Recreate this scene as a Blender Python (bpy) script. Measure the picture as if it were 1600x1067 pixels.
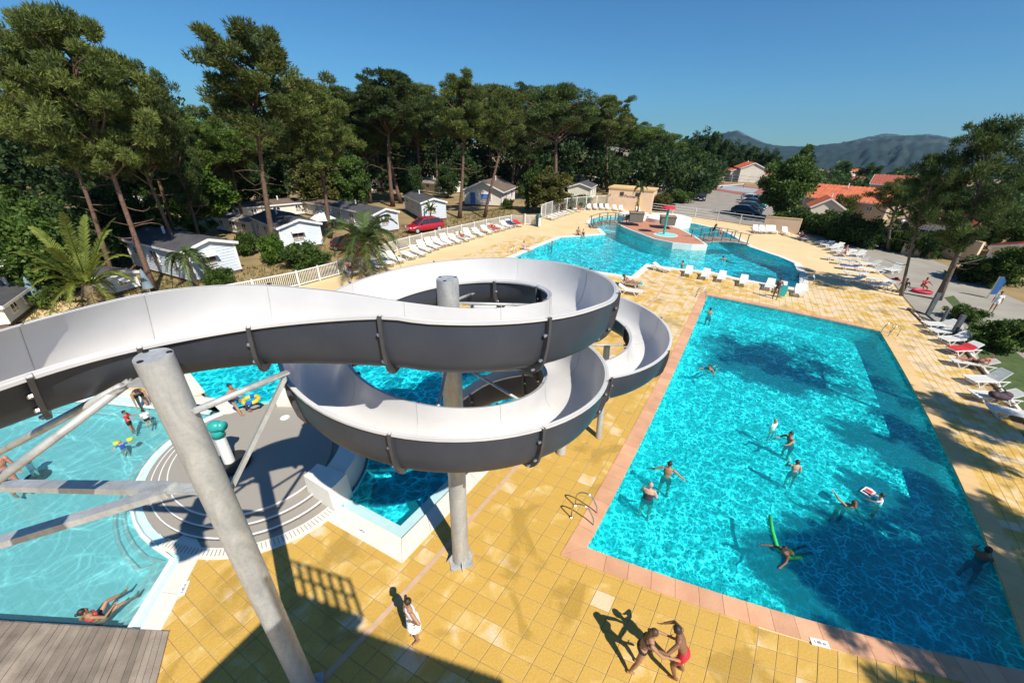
import bpy, bmesh, math, random
import numpy as np
from mathutils import Vector, Matrix
from mathutils.geometry import tessellate_polygon
for _o in list(bpy.data.objects): bpy.data.objects.remove(_o, do_unlink=True)
SC = bpy.context.scene
COL = SC.collection
PI = math.pi
# ---------------------------------------------------------------- camera, sky, sun, exposure
CAM_Z, YAW, FPX, HZ, ROLL = 9.76, -0.5, 610.0, 310.0, 0.017
PITCH = math.atan(HZ / FPX)
def _axes(yaw, pitch, roll):
    f = Vector((math.sin(yaw)*math.cos(pitch), math.cos(yaw)*math.cos(pitch), -math.sin(pitch)))
    r = Vector((math.cos(yaw), -math.sin(yaw), 0)); u = r.cross(f)
    return r*math.cos(roll)+u*math.sin(roll), u*math.cos(roll)-r*math.sin(roll), f
AX = _axes(YAW, PITCH, ROLL)
cam_data = bpy.data.cameras.new('camera')
cam = bpy.data.objects.new('camera', cam_data); COL.objects.link(cam)
cam_data.sensor_width = 36.0; cam_data.lens = 36.0*FPX/1600.0
cam_data.clip_start = 0.05; cam_data.clip_end = 12000
m3 = Matrix((AX[0], AX[1], -AX[2])).transposed()
cam.matrix_world = Matrix.Translation((0, 0, CAM_Z)) @ m3.to_4x4()
SC.camera = cam
SUN_AZ_VEC = Vector((0.906, -0.423, 0)).normalized()     # towards the sun, on the ground
SUN_EL = math.radians(47.5)
sun_dir = SUN_AZ_VEC*math.cos(SUN_EL)+Vector((0, 0, math.sin(SUN_EL)))
sd = bpy.data.lights.new('sun', 'SUN'); sd.energy = 5.0; sd.angle = math.radians(0.5); sd.color = (1.0, 0.945, 0.84)
sun = bpy.data.objects.new('sun', sd); COL.objects.link(sun)
sun.rotation_euler = sun_dir.to_track_quat('Z', 'Y').to_euler(); sun.location = (30, -20, 60)
world = bpy.data.worlds.new('World'); SC.world = world; world.use_nodes = True
wn = world.node_tree.nodes; wl = world.node_tree.links
sky = wn.new('ShaderNodeTexSky'); sky.sky_type = 'NISHITA'; sky.sun_disc = False
sky.sun_elevation = SUN_EL; sky.sun_rotation = math.atan2(SUN_AZ_VEC.x, SUN_AZ_VEC.y)
sky.altitude = 0; sky.air_density = 1.0; sky.dust_density = 0.0; sky.ozone_density = 3.0
wn['Background'].inputs['Strength'].default_value = 0.066
hsv = wn.new('ShaderNodeMix'); hsv.data_type = 'RGBA'; hsv.blend_type = 'MULTIPLY'; hsv.inputs['Factor'].default_value = 1.0; hsv.inputs['B'].default_value = (.42, .90, 1.22, 1)
wl.new(sky.outputs['Color'], hsv.inputs['A']); wl.new(hsv.outputs['Result'], wn['Background'].inputs['Color'])
SC.view_settings.view_transform = 'Standard'; SC.view_settings.look = 'None'
SC.view_settings.exposure = 0.35; SC.view_settings.gamma = 1.0; SC.view_settings.use_curve_mapping = False
SC.render.engine = 'CYCLES'
SC.cycles.max_bounces = 8; SC.cycles.transparent_max_bounces = 24; SC.cycles.diffuse_bounces = 3; SC.cycles.glossy_bounces = 3
SC.cycles.caustics_reflective = False; SC.cycles.caustics_refractive = False
SC.cycles.use_denoising = True
# ---------------------------------------------------------------- survey: where a thing seen in the photograph stands on the site
def g(u, v, z=0.0):
    """site point at height z that stands at photograph position (u, v) of the 1600 px wide frame"""
    d = AX[0]*((u-800)/FPX) + AX[1]*(-(v-533.5)/FPX) + AX[2]
    t = (z-CAM_Z)/d.z
    return Vector((d.x*t, d.y*t, z))
_LA = _axes(-0.5, 0.426, 0.017)
def tr(x, y, z=0.0):
    """plan survey (metres along the paving grid, measured through the wide lens) to site"""
    p = Vector((x, y, z-CAM_Z))
    a, b, c = p.dot(_LA[0]), p.dot(_LA[1]), p.dot(_LA[2])
    rr = math.hypot(a, b)+1e-9; th = math.atan2(rr, c)
    rad = 716.5*math.tan(0.502*th)/0.502
    return g(800+rad*a/rr, 533.5-rad*b/rr, z)
def px(p):
    d = Vector(p)-Vector((0, 0, CAM_Z)); c = d.dot(AX[2])
    if c < .05: return 800.0, -1e6
    return 800+FPX*d.dot(AX[0])/c, 533.5-FPX*d.dot(AX[1])/c
def col_h(base, vtop):
    """height of the upright whose foot is at site point base and whose top shows at row vtop"""
    lo, hi = 0.0, 80.0
    for _ in range(50):
        m = (lo+hi)/2
        if px(Vector(base)+Vector((0, 0, m)))[1] > vtop: lo = m
        else: hi = m
    return lo
def gscale(p):
    """metres per photograph pixel at site point p"""
    return (Vector(p)-Vector((0, 0, CAM_Z))).dot(AX[2])/FPX
def lscale(x, y):
    a = tr(x, y); b = tr(x+.5, y); c = tr(x, y+.5)
    return math.sqrt(abs((b-a).cross(c-a).z))/.5
# ---------------------------------------------------------------- helpers
def tag(o, label=None, cat=None, group=None, kind=None):
    if label: o['label'] = label
    if cat: o['category'] = cat
    if group: o['group'] = group
    if kind: o['kind'] = kind
    return o
def empty(name, loc=(0, 0, 0), rz=0.0, parent=None):
    o = bpy.data.objects.new(name, None); COL.objects.link(o); o.location = loc; o.rotation_euler = (0, 0, rz)
    o.empty_display_size = 0.1
    if parent: o.parent = parent
    return o
def thing(name, label, cat, loc=(0, 0, 0), rz=0.0, group=None):
    return tag(empty(name, loc, rz), label, cat, group)
def link(name, me, parent=None, loc=None, rz=None, sc=None):
    o = bpy.data.objects.new(name, me); COL.objects.link(o)
    if parent: o.parent = parent
    if loc is not None: o.location = loc
    if rz is not None: o.rotation_euler = (0, 0, rz)
    if sc is not None: o.scale = (sc, sc, sc)
    return o
def kids(o): return [c for c in bpy.data.objects if c.parent == o]
def copy_tree(o, parent=None, children=None):
    c = o.copy(); COL.objects.link(c); c.parent = parent
    for ch in (children[o] if children else o.children): copy_tree(ch, c, children)
    return c
class MB:
    """collects vertices and faces of one mesh"""
    def __init__(s): s.v = []; s.f = []; s.m = []
    def add(s, vs, fs, mi=0):
        n = len(s.v); s.v += [tuple(v) for v in vs]; s.f += [tuple(i+n for i in f) for f in fs]; s.m += [mi]*len(fs); return s
    def box(s, c, d, rz=0.0, mi=0, top=1.0, M=None):
        cx, cy, cz = c; x, y, z = d[0]/2, d[1]/2, d[2]/2; vs = []
        for k, (zz, t) in enumerate(((-z, 1.0), (z, top))):
            for (a, b) in ((-1, -1), (1, -1), (1, 1), (-1, 1)):
                p = Vector((a*x*t, b*y*t, zz))
                if rz: p.rotate(Matrix.Rotation(rz, 3, 'Z'))
                p = p+Vector((cx, cy, cz)); vs.append(M @ p if M else p)
        return s.add(vs, [(3, 2, 1, 0), (4, 5, 6, 7), (0, 1, 5, 4), (1, 2, 6, 5), (2, 3, 7, 6), (3, 0, 4, 7)], mi)
    def bar(s, a, b, w, h, mi=0, up=(0, 0, 1)):
        a, b = Vector(a), Vector(b); d = (b-a).normalized(); up = Vector(up)
        if abs(d.dot(up)) > .98: up = Vector((0, 1, 0))
        x = d.cross(up).normalized()*(w/2); z = x.cross(d).normalized()*(h/2)
        vs = [p+sx*x+sz*z for p in (a, b) for (sx, sz) in ((-1, -1), (1, -1), (1, 1), (-1, 1))]
        return s.add(vs, [(0, 1, 2, 3), (7, 6, 5, 4), (4, 5, 1, 0), (5, 6, 2, 1), (6, 7, 3, 2), (7, 4, 0, 3)], mi)
    def tube(s, pts, r, n=8, mi=0, caps=True):
        pts = [Vector(p) for p in pts]; rs = r if isinstance(r, (list, tuple)) else [r]*len(pts)
        up = Vector((0, 0, 1)); rings = []; px_ = None
        for i, p in enumerate(pts):
            d = (pts[min(i+1, len(pts)-1)]-pts[max(i-1, 0)])
            d = d.normalized() if d.length > 1e-9 else Vector((0, 0, 1))
            if px_ is None:
                q = up if abs(d.dot(up)) < .95 else Vector((1, 0, 0)); x = d.cross(q).normalized()
            else:
                x = (px_-d*px_.dot(d)); x = x.normalized() if x.length > 1e-6 else d.orthogonal().normalized()
            px_ = x; y = d.cross(x)
            rings.append([p+(x*math.cos(2*PI*k/n)+y*math.sin(2*PI*k/n))*rs[i] for k in range(n)])
        vs = [v for ring in rings for v in ring]; fs = []
        for i in range(len(pts)-1):
            for k in range(n): a = i*n+k; b = i*n+(k+1) % n; fs.append((a, b, b+n, a+n))
        if caps: fs.append(tuple(range(n-1, -1, -1))); fs.append(tuple((len(pts)-1)*n+k for k in range(n)))
        return s.add(vs, fs, mi)
    def lathe(s, prof, n=16, c=(0, 0, 0), mi=0, caps=True, a0=0.0, a1=2*PI):
        full = abs(a1-a0-2*PI) < 1e-6; m = n if full else n+1; vs = []; fs = []
        for (r, z) in prof:
            for k in range(m):
                t = a0+(a1-a0)*k/n; vs.append((c[0]+r*math.cos(t), c[1]+r*math.sin(t), c[2]+z))
        for i in range(len(prof)-1):
            for k in range(n): a = i*m+k; b = i*m+(k+1) % m; fs.append((a, b, b+m, a+m))
        if caps and full: fs.append(tuple(range(m-1, -1, -1))); fs.append(tuple((len(prof)-1)*m+k for k in range(m)))
        return s.add(vs, fs, mi)
    def prism(s, poly, z0, z1, mi=0, bottom=True):
        """poly: xy points (counter-clockwise)"""
        n = len(poly); area = sum(poly[i][0]*poly[(i+1) % n][1]-poly[(i+1) % n][0]*poly[i][1] for i in range(n))
        if area < 0: poly = poly[::-1]
        vs = [(p[0], p[1], z0) for p in poly]+[(p[0], p[1], z1) for p in poly]
        tri = tessellate_polygon([[Vector((p[0], p[1], 0)) for p in poly]])
        fs = []
        for t in tri:
            a, b, c = t
            if (poly[b][0]-poly[a][0])*(poly[c][1]-poly[a][1])-(poly[c][0]-poly[a][0])*(poly[b][1]-poly[a][1]) < 0: a, c = c, a
            fs.append((a+n, b+n, c+n))
            if bottom: fs.append((c, b, a))
        fs += [(i, (i+1) % n, (i+1) % n+n, i+n) for i in range(n)]
        return s.add(vs, fs, mi)
    def sheet(s, polys, z, mi=0):
        """flat sheet at height z; polys[0] is the outline, the others are holes"""
        flat = [p for poly in polys for p in poly]
        tri = tessellate_polygon([[Vector((p[0], p[1], 0)) for p in poly] for poly in polys]); fs = []
        for a, b, c in tri:
            if (flat[b][0]-flat[a][0])*(flat[c][1]-flat[a][1])-(flat[c][0]-flat[a][0])*(flat[b][1]-flat[a][1]) < 0: a, c = c, a
            fs.append((a, b, c))
        return s.add([(p[0], p[1], z) for p in flat], fs, mi)
    def ball(s, c, r, nu=10, nv=6, mi=0, M=None):
        rx, ry, rz = (r, r, r) if not isinstance(r, (tuple, list)) else r; vs = []; fs = []
        for j in range(nv+1):
            t = PI*j/nv
            for k in range(nu):
                a = 2*PI*k/nu; p = Vector((rx*math.sin(t)*math.cos(a), ry*math.sin(t)*math.sin(a), rz*math.cos(t)))
                if M: p = M @ p
                vs.append(p+Vector(c))
        for j in range(nv):
            for k in range(nu): a = j*nu+k; b = j*nu+(k+1) % nu; fs.append((a, a+nu, b+nu, b))
        return s.add(vs, fs, mi)
    def mesh(s, name, mats, smooth=False, angle=None):
        me = bpy.data.meshes.new(name); me.from_pydata(s.v, [], s.f)
        for m in (mats if isinstance(mats, (list, tuple)) else [mats]): me.materials.append(m)
        if any(s.m): me.polygons.foreach_set('material_index', s.m)
        if smooth:
            me.polygons.foreach_set('use_smooth', [True]*len(me.polygons))
            if angle is not None: me.set_sharp_from_angle(angle=math.radians(angle))
        me.update(); return me
    def build(s, name, mats, parent=None, smooth=False, angle=None, loc=None, rz=None):
        return link(name, s.mesh(name, mats, smooth, angle), parent, loc, rz)
def arc(cx, cy, r, a0, a1, n):
    return [(cx+r*math.cos(math.radians(a0+(a1-a0)*k/n)), cy+r*math.sin(math.radians(a0+(a1-a0)*k/n))) for k in range(n+1)]
def inside(p, poly):
    x, y = p[0], p[1]; c = False; n = len(poly); j = n-1
    for i in range(n):
        xi, yi = poly[i][0], poly[i][1]; xj, yj = poly[j][0], poly[j][1]
        if (yi > y) != (yj > y) and x < (xj-xi)*(y-yi)/(yj-yi)+xi: c = not c
        j = i
    return c
def offset_poly(poly, d):
    """outline moved outwards by d (counter-clockwise outline)"""
    n = len(poly); a = sum(poly[i][0]*poly[(i+1) % n][1]-poly[(i+1) % n][0]*poly[i][1] for i in range(n)); s = 1 if a > 0 else -1; out = []
    for i in range(n):
        p0, p1, p2 = Vector(poly[i-1][:2]), Vector(poly[i][:2]), Vector(poly[(i+1) % n][:2])
        e1, e2 = (p1-p0).normalized(), (p2-p1).normalized()
        n1, n2 = Vector((e1.y, -e1.x))*s, Vector((e2.y, -e2.x))*s
        b = (n1+n2); b = b.normalized() if b.length > 1e-6 else n1
        out.append(tuple(p1+b*(d/max(.45, b.dot(n1)))))
    return out
def resample(poly, step, closed=True):
    out = []; n = len(poly)
    for i in range(n if closed else n-1):
        a, b = Vector(poly[i][:2]), Vector(poly[(i+1) % n][:2]); k = max(1, round((b-a).length/step))
        out += [tuple(a+(b-a)*j/k) for j in range(k)]
    if not closed: out.append(tuple(poly[-1][:2]))
    return out
_ONES = 'zeroth first second third fourth fifth sixth seventh eighth ninth tenth eleventh twelfth thirteenth fourteenth fifteenth sixteenth seventeenth eighteenth nineteenth twentieth'.split()
def nth(n): return _ONES[n] if n <= 20 else (('twenty-' if n < 30 else 'thirty-' if n < 40 else 'forty-')+_ONES[n % 10] if n % 10 else {30: 'thirtieth', 40: 'fortieth'}[n])
# ---------------------------------------------------------------- materials
MAT = {}
def nodes_of(name):
    m = bpy.data.materials.new(name); m.use_nodes = True; MAT[name] = m
    nt = m.node_tree; b = nt.nodes['Principled BSDF']; return m, nt, b
def setin(n, k, v): n.inputs[k].default_value = v
def mk(name, c1, c2=None, rough=.6, scale=6.0, detail=4.0, metal=0.0, bump=0.0, bscale=None, spec=.5, coords='Object', random=0.0, sub=0.0, coat=0.0, lo=.3, hi=.7):
    m, nt, b = nodes_of(name); N = nt.nodes; L = nt.links
    setin(b, 'Roughness', rough); setin(b, 'Metallic', metal); setin(b, 'Specular IOR Level', spec); setin(b, 'Coat Weight', coat)
    tc = N.new('ShaderNodeTexCoord'); col = None
    if c2 is None: setin(b, 'Base Color', (*c1, 1)); col = None
    else:
        nz = N.new('ShaderNodeTexNoise'); setin(nz, 'Scale', scale); setin(nz, 'Detail', detail); L.new(tc.outputs[coords], nz.inputs['Vector'])
        mr = N.new('ShaderNodeMapRange'); setin(mr, 'From Min', lo); setin(mr, 'From Max', hi); L.new(nz.outputs['Fac'], mr.inputs['Value'])
        mx = N.new('ShaderNodeMix'); mx.data_type = 'RGBA'; L.new(mr.outputs['Result'], mx.inputs['Factor'])
        mx.inputs['A'].default_value = (*c1, 1); mx.inputs['B'].default_value = (*c2, 1); col = mx.outputs['Result']
        if random:
            oi = N.new('ShaderNodeObjectInfo'); hs = N.new('ShaderNodeHueSaturation'); r2 = N.new('ShaderNodeMapRange')
            setin(r2, 'To Min', 1-random); setin(r2, 'To Max', 1+random); L.new(oi.outputs['Random'], r2.inputs['Value'])
            L.new(r2.outputs['Result'], hs.inputs['Value']); L.new(col, hs.inputs['Color']); col = hs.outputs['Color']
        L.new(col, b.inputs['Base Color'])
    if bump:
        nb = N.new('ShaderNodeTexNoise'); setin(nb, 'Scale', bscale or scale*4); setin(nb, 'Detail', 5.0); L.new(tc.outputs[coords], nb.inputs['Vector'])
        bp = N.new('ShaderNodeBump'); setin(bp, 'Strength', bump); setin(bp, 'Distance', .02); L.new(nb.outputs['Fac'], bp.inputs['Height']); L.new(bp.outputs['Normal'], b.inputs['Normal'])
    return m
# ---------------------------------------------------------------- setting materials
def tile_mat(name, ca, cb, cc, bump=.5):
    m, nt, b = nodes_of(name); N = nt.nodes; L = nt.links
    at = N.new('ShaderNodeAttribute'); at.attribute_name = 'tone'
    tc = N.new('ShaderNodeNewGeometry')
    n1 = N.new('ShaderNodeTexNoise'); setin(n1, 'Scale', 1.6); setin(n1, 'Detail', 5.0); setin(n1, 'Distortion', .6); L.new(tc.outputs['Position'], n1.inputs['Vector'])
    n2 = N.new('ShaderNodeTexNoise'); setin(n2, 'Scale', .16); setin(n2, 'Detail', 3.0); L.new(tc.outputs['Position'], n2.inputs['Vector'])
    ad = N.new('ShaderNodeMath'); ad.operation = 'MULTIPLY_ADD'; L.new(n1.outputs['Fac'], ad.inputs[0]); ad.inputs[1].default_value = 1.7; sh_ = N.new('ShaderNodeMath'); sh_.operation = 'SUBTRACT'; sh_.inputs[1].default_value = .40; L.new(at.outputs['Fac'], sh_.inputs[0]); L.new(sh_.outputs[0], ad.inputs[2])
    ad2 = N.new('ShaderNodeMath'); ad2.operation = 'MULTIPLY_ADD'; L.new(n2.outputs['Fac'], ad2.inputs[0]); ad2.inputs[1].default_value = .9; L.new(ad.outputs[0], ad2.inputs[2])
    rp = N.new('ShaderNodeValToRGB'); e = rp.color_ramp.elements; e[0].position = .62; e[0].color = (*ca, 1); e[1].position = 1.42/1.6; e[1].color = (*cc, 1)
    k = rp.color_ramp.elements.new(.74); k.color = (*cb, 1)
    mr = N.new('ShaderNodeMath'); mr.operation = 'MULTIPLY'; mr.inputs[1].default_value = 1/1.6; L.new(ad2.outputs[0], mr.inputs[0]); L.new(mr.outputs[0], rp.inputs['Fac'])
    n3 = N.new('ShaderNodeTexNoise'); setin(n3, 'Scale', 22.0); setin(n3, 'Detail', 6.0); L.new(tc.outputs['Position'], n3.inputs['Vector'])
    mm = N.new('ShaderNodeMapRange'); setin(mm, 'From Min', .3); setin(mm, 'From Max', .7); setin(mm, 'To Min', .9); setin(mm, 'To Max', 1.06); L.new(n3.outputs['Fac'], mm.inputs['Value'])
    hs = N.new('ShaderNodeHueSaturation'); L.new(rp.outputs['Color'], hs.inputs['Color']); L.new(mm.outputs['Result'], hs.inputs['Value']); L.new(hs.outputs['Color'], b.inputs['Base Color'])
    n4 = N.new('ShaderNodeTexNoise'); setin(n4, 'Scale', .55); setin(n4, 'Detail', 6.0); setin(n4, 'Distortion', 1.0); L.new(tc.outputs['Position'], n4.inputs['Vector'])
    wr = N.new('ShaderNodeMapRange'); setin(wr, 'From Min', .56); setin(wr, 'From Max', .62); L.new(n4.outputs['Fac'], wr.inputs['Value'])
    rr = N.new('ShaderNodeMapRange'); setin(rr, 'To Min', .62); setin(rr, 'To Max', .34); L.new(wr.outputs['Result'], rr.inputs['Value']); L.new(rr.outputs['Result'], b.inputs['Roughness'])
    dk = N.new('ShaderNodeMapRange'); setin(dk, 'To Min', 1.0); setin(dk, 'To Max', .80); L.new(wr.outputs['Result'], dk.inputs['Value'])
    h2 = N.new('ShaderNodeHueSaturation'); L.new(hs.outputs['Color'], h2.inputs['Color']); L.new(dk.outputs['Result'], h2.inputs['Value']); L.new(h2.outputs['Color'], b.inputs['Base Color'])
    bp = N.new('ShaderNodeBump'); setin(bp, 'Strength', bump); setin(bp, 'Distance', .012); L.new(n3.outputs['Fac'], bp.inputs['Height']); L.new(bp.outputs['Normal'], b.inputs['Normal'])
    return m
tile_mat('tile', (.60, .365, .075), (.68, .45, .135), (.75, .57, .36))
mk('grout', (.40, .28, .12), (.56, .41, .20), .9, .8)
mk('slab', (.77, .58, .33), (.69, .50, .26), .8, .35, bump=.2, bscale=9)
mk('slab_path', (.72, .49, .24), (.62, .40, .17), .8, .5, bump=.2, bscale=9)
mk('coping', (.72, .40, .24), (.62, .32, .18), .6, 2.0, bump=.3, bscale=30, random=.12)
mk('white_coping', (.80, .77, .69), (.72, .68, .58), .5, 3.0, bump=.15, bscale=25)
mk('white_render', (.82, .78, .70), (.74, .70, .62), .7, 1.5)
mk('pale_tile', (.50, .70, .70), (.44, .64, .65), .4, 5.0)
mk('earth', (.36, .25, .12), (.22, .16, .07), .95, .35, detail=7, bump=.5, bscale=3, coords='Object')
mk('asphalt', (.33, .29, .25), (.25, .22, .19), .9, .5, detail=7, bump=.3, bscale=20)
mk('path', (.36, .33, .27), (.28, .25, .21), .9, .6, detail=7, bump=.3, bscale=20)
mk('court_red', (.36, .12, .10), (.30, .10, .085), .8, 1.0)
mk('court_grey', (.34, .37, .38), (.29, .32, .33), .8, 1.0)
mk('white_paint', (.80, .80, .78), (.74, .74, .72), .4, 4.0)
mk('lawn', (.085, .125, .03), (.045, .075, .018), .95, 2.0, bump=.6, bscale=40)
mk('wood', (.33, .27, .21), (.21, .165, .125), .75, 3.0, detail=6, bump=.4, bscale=30, random=.22)
mk('pebble', (.38, .345, .295), (.28, .25, .215), .8, 60.0, detail=3, bump=.4, bscale=90)
mk('terracotta_deck', (.55, .25, .15), (.46, .20, .12), .7, 2.0)
mk('drain_strip', (.62, .42, .27), (.54, .35, .21), .7, 4.0)
def floor_mat(name, c1, c2, scale):
    m, nt, b = nodes_of(name); N = nt.nodes; L = nt.links; gm = N.new('ShaderNodeNewGeometry')
    br = N.new('ShaderNodeTexBrick'); br.offset = 0; setin(br, 'Scale', 1.0); setin(br, 'Brick Width', .25); setin(br, 'Row Height', .25); setin(br, 'Mortar Size', .006)
    br.inputs['Color1'].default_value = (*c1, 1); br.inputs['Color2'].default_value = (*c2, 1); br.inputs['Mortar'].default_value = (*[c*.85 for c in c1], 1)
    L.new(gm.outputs['Position'], br.inputs['Vector']); L.new(br.outputs['Color'], b.inputs['Base Color']); setin(b, 'Roughness', .4); return m
floor_mat('basin', (.24, .84, .86), (.20, .80, .83), 4)
floor_mat('basin_kids', (.58, .87, .87), (.53, .83, .84), 4)
def water_mat(name, tint, scale, lines, base, gain, bump=.35, rough=.04, warp=.35, milk=(.02, .37, .40), turb=.22, glint=(.55, .55, .5)):
    """clear water with a net of sunlight lines painted into its transparent colour; mirrors the sky at its surface"""
    m = bpy.data.materials.new(name); m.use_nodes = True; MAT[name] = m; nt = m.node_tree; N = nt.nodes; L = nt.links
    N.remove(N['Principled BSDF']); gm = N.new('ShaderNodeNewGeometry')
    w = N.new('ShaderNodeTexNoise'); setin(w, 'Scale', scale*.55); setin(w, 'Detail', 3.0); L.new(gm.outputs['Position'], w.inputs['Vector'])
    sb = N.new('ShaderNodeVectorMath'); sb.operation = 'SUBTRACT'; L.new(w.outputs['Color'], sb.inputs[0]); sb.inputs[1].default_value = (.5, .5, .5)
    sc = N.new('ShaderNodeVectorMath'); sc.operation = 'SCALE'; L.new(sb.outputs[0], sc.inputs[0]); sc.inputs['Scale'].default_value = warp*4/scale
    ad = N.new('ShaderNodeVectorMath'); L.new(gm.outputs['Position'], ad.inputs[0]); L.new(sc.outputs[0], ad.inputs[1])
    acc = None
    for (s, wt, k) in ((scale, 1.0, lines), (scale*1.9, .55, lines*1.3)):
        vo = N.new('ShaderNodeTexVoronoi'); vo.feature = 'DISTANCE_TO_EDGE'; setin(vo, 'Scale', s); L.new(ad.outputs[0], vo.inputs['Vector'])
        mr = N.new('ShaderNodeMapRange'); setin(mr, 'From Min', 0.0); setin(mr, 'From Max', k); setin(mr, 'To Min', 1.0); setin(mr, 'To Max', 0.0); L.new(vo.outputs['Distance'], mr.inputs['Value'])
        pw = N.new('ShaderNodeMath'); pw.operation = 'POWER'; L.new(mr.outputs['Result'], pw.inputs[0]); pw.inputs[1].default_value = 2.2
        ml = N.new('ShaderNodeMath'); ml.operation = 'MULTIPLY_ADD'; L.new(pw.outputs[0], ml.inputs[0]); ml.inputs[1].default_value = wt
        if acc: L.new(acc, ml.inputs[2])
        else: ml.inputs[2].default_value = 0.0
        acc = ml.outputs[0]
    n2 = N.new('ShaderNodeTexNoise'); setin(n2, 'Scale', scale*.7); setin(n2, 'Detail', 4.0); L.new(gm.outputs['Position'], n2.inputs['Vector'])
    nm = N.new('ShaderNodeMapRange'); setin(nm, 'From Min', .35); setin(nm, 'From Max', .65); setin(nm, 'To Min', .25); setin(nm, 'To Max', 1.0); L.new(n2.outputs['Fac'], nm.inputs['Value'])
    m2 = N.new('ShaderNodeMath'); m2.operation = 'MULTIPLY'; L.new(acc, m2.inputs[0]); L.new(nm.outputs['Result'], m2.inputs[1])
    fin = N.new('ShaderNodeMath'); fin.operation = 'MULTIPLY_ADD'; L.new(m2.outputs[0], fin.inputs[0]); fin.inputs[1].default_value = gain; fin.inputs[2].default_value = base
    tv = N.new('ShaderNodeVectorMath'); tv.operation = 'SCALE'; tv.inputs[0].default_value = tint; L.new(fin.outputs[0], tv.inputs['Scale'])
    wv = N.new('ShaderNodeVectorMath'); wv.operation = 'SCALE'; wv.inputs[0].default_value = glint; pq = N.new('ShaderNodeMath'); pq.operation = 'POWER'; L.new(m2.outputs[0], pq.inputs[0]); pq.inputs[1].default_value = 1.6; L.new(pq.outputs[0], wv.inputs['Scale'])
    sm = N.new('ShaderNodeVectorMath'); L.new(tv.outputs[0], sm.inputs[0]); L.new(wv.outputs[0], sm.inputs[1])  # painted caustic light: cell-edge net plus whitened glint lines, used as transparent colour
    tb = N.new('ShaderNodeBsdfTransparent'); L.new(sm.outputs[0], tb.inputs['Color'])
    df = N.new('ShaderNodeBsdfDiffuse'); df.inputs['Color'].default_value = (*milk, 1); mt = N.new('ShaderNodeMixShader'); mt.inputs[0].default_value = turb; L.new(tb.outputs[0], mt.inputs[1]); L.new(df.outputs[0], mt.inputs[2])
    gl = N.new('ShaderNodeBsdfGlossy'); setin(gl, 'Roughness', rough); gl.inputs['Color'].default_value = (1, 1, 1, 1)
    bn = N.new('ShaderNodeTexNoise'); setin(bn, 'Scale', scale*1.3); setin(bn, 'Detail', 4.0); setin(bn, 'Roughness', .6); L.new(gm.outputs['Position'], bn.inputs['Vector'])
    bp = N.new('ShaderNodeBump'); setin(bp, 'Strength', bump); setin(bp, 'Distance', .15); L.new(bn.outputs['Fac'], bp.inputs['Height']); L.new(bp.outputs['Normal'], gl.inputs['Normal'])
    fr = N.new('ShaderNodeFresnel'); setin(fr, 'IOR', 1.33); L.new(bp.outputs['Normal'], fr.inputs['Normal'])
    mx = N.new('ShaderNodeMixShader'); L.new(fr.outputs[0], mx.inputs[0]); L.new(mt.outputs[0], mx.inputs[1]); L.new(gl.outputs[0], mx.inputs[2])
    L.new(mx.outputs[0], N['Material Output'].inputs['Surface']); return m
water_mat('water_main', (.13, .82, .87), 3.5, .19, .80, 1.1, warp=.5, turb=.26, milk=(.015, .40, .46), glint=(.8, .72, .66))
water_mat('water_lagoon', (.14, .83, .92), 2.0, .2, .68, 1.2, bump=.5, milk=(.015, .42, .50), glint=(.6, .6, .6))
water_mat('water_kids', (.56, .84, .87), .9, .07, .90, .35, bump=.12, milk=(.22, .45, .47), turb=.12, glint=(.15, .15, .15))
# ---------------------------------------------------------------- outlines
def gp(lst, z=0.0): return [tuple(g(u, v, z)[:2]) for u, v in lst]
def tp(lst): return [tuple(tr(x, y)[:2]) for x, y in lst]
WATER_Z = -0.13
main_T = resample([(-2.17, 8.22), (10.32, 8.22), (10.32, 33.25), (-2.17, 33.25)], 1.25)
main_pool = tp(main_T); main_cope_T = [(-2.62, 7.66), (10.9, 7.66), (10.9, 33.8), (-2.62, 33.8)]
main_cope = tp(resample(main_cope_T, 1.25))
lagoon = gp([(801, 402), (850, 411), (925, 423), (987, 432), (1010, 412.5), (1058, 419.5), (1109, 424), (1150, 434), (1194, 442.5), (1250, 451), (1250, 431), (1241, 411), (1220, 402), (1196, 394), (1172, 386),
             (1160, 378), (1143, 367), (1118, 357), (1085, 349.5), (1050, 344.5), (1010, 340.5), (975, 338), (948, 338.5), (930, 341), (921, 346), (925, 352), (938, 357.5), (946, 366), (912, 368.5), (877, 370.5), (840, 385)])
island_lagoon = gp([(968, 358), (975, 362), (995, 370), (1020, 380), (1050, 386.5), (1080, 389.5), (1104, 390), (1085, 376), (1062, 364), (1040, 357), (1010, 351), (985, 349.5), (970, 352)])
IC = (-13.1, 5.55); IR = 3.7
big_T = [(-6.55, 5.95), (-6.5, 16.5), (-20.0, 16.5), (-24.5, 11.0), (-24.0, 7.8), (-19.5, 7.0)] + arc(IC[0], IC[1], 4.15, 160, 8, 14)[:] + [(-8.9, 5.9)]
big_pool = tp(big_T)
kids_T = [(-9.75, -.35)] + [(-11.1, 1.7)] + arc(IC[0], IC[1], 3.9, -72, -196, 12) + [(-17.9, 6.75), (-24.5, 3.3), (-33.0, -3.5), (-33.0, -9.0), (-15, -9.0)]
kids_pool = tp(kids_T)
deck = gp([(300, 460), (468, 447), (530, 430), (575, 411), (621, 392.5), (700, 372), (760, 357.5), (799, 349.5), (842, 352.5), (846, 343), (862, 336), (885, 330.5), (915, 327), (948, 325.5), (1017, 331), (1080, 339), (1140, 348), (1190, 356.5), (1249, 364.5),
           (1262, 368), (1300, 385), (1345, 406), (1390, 436), (1415, 470), (1440, 500), (1472, 532), (1530, 596), (1600, 690), (1700, 830)]) + [(16, 4), (12, -9), (-42, -12), (-44, -4), (-42, 6.5)]
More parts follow.
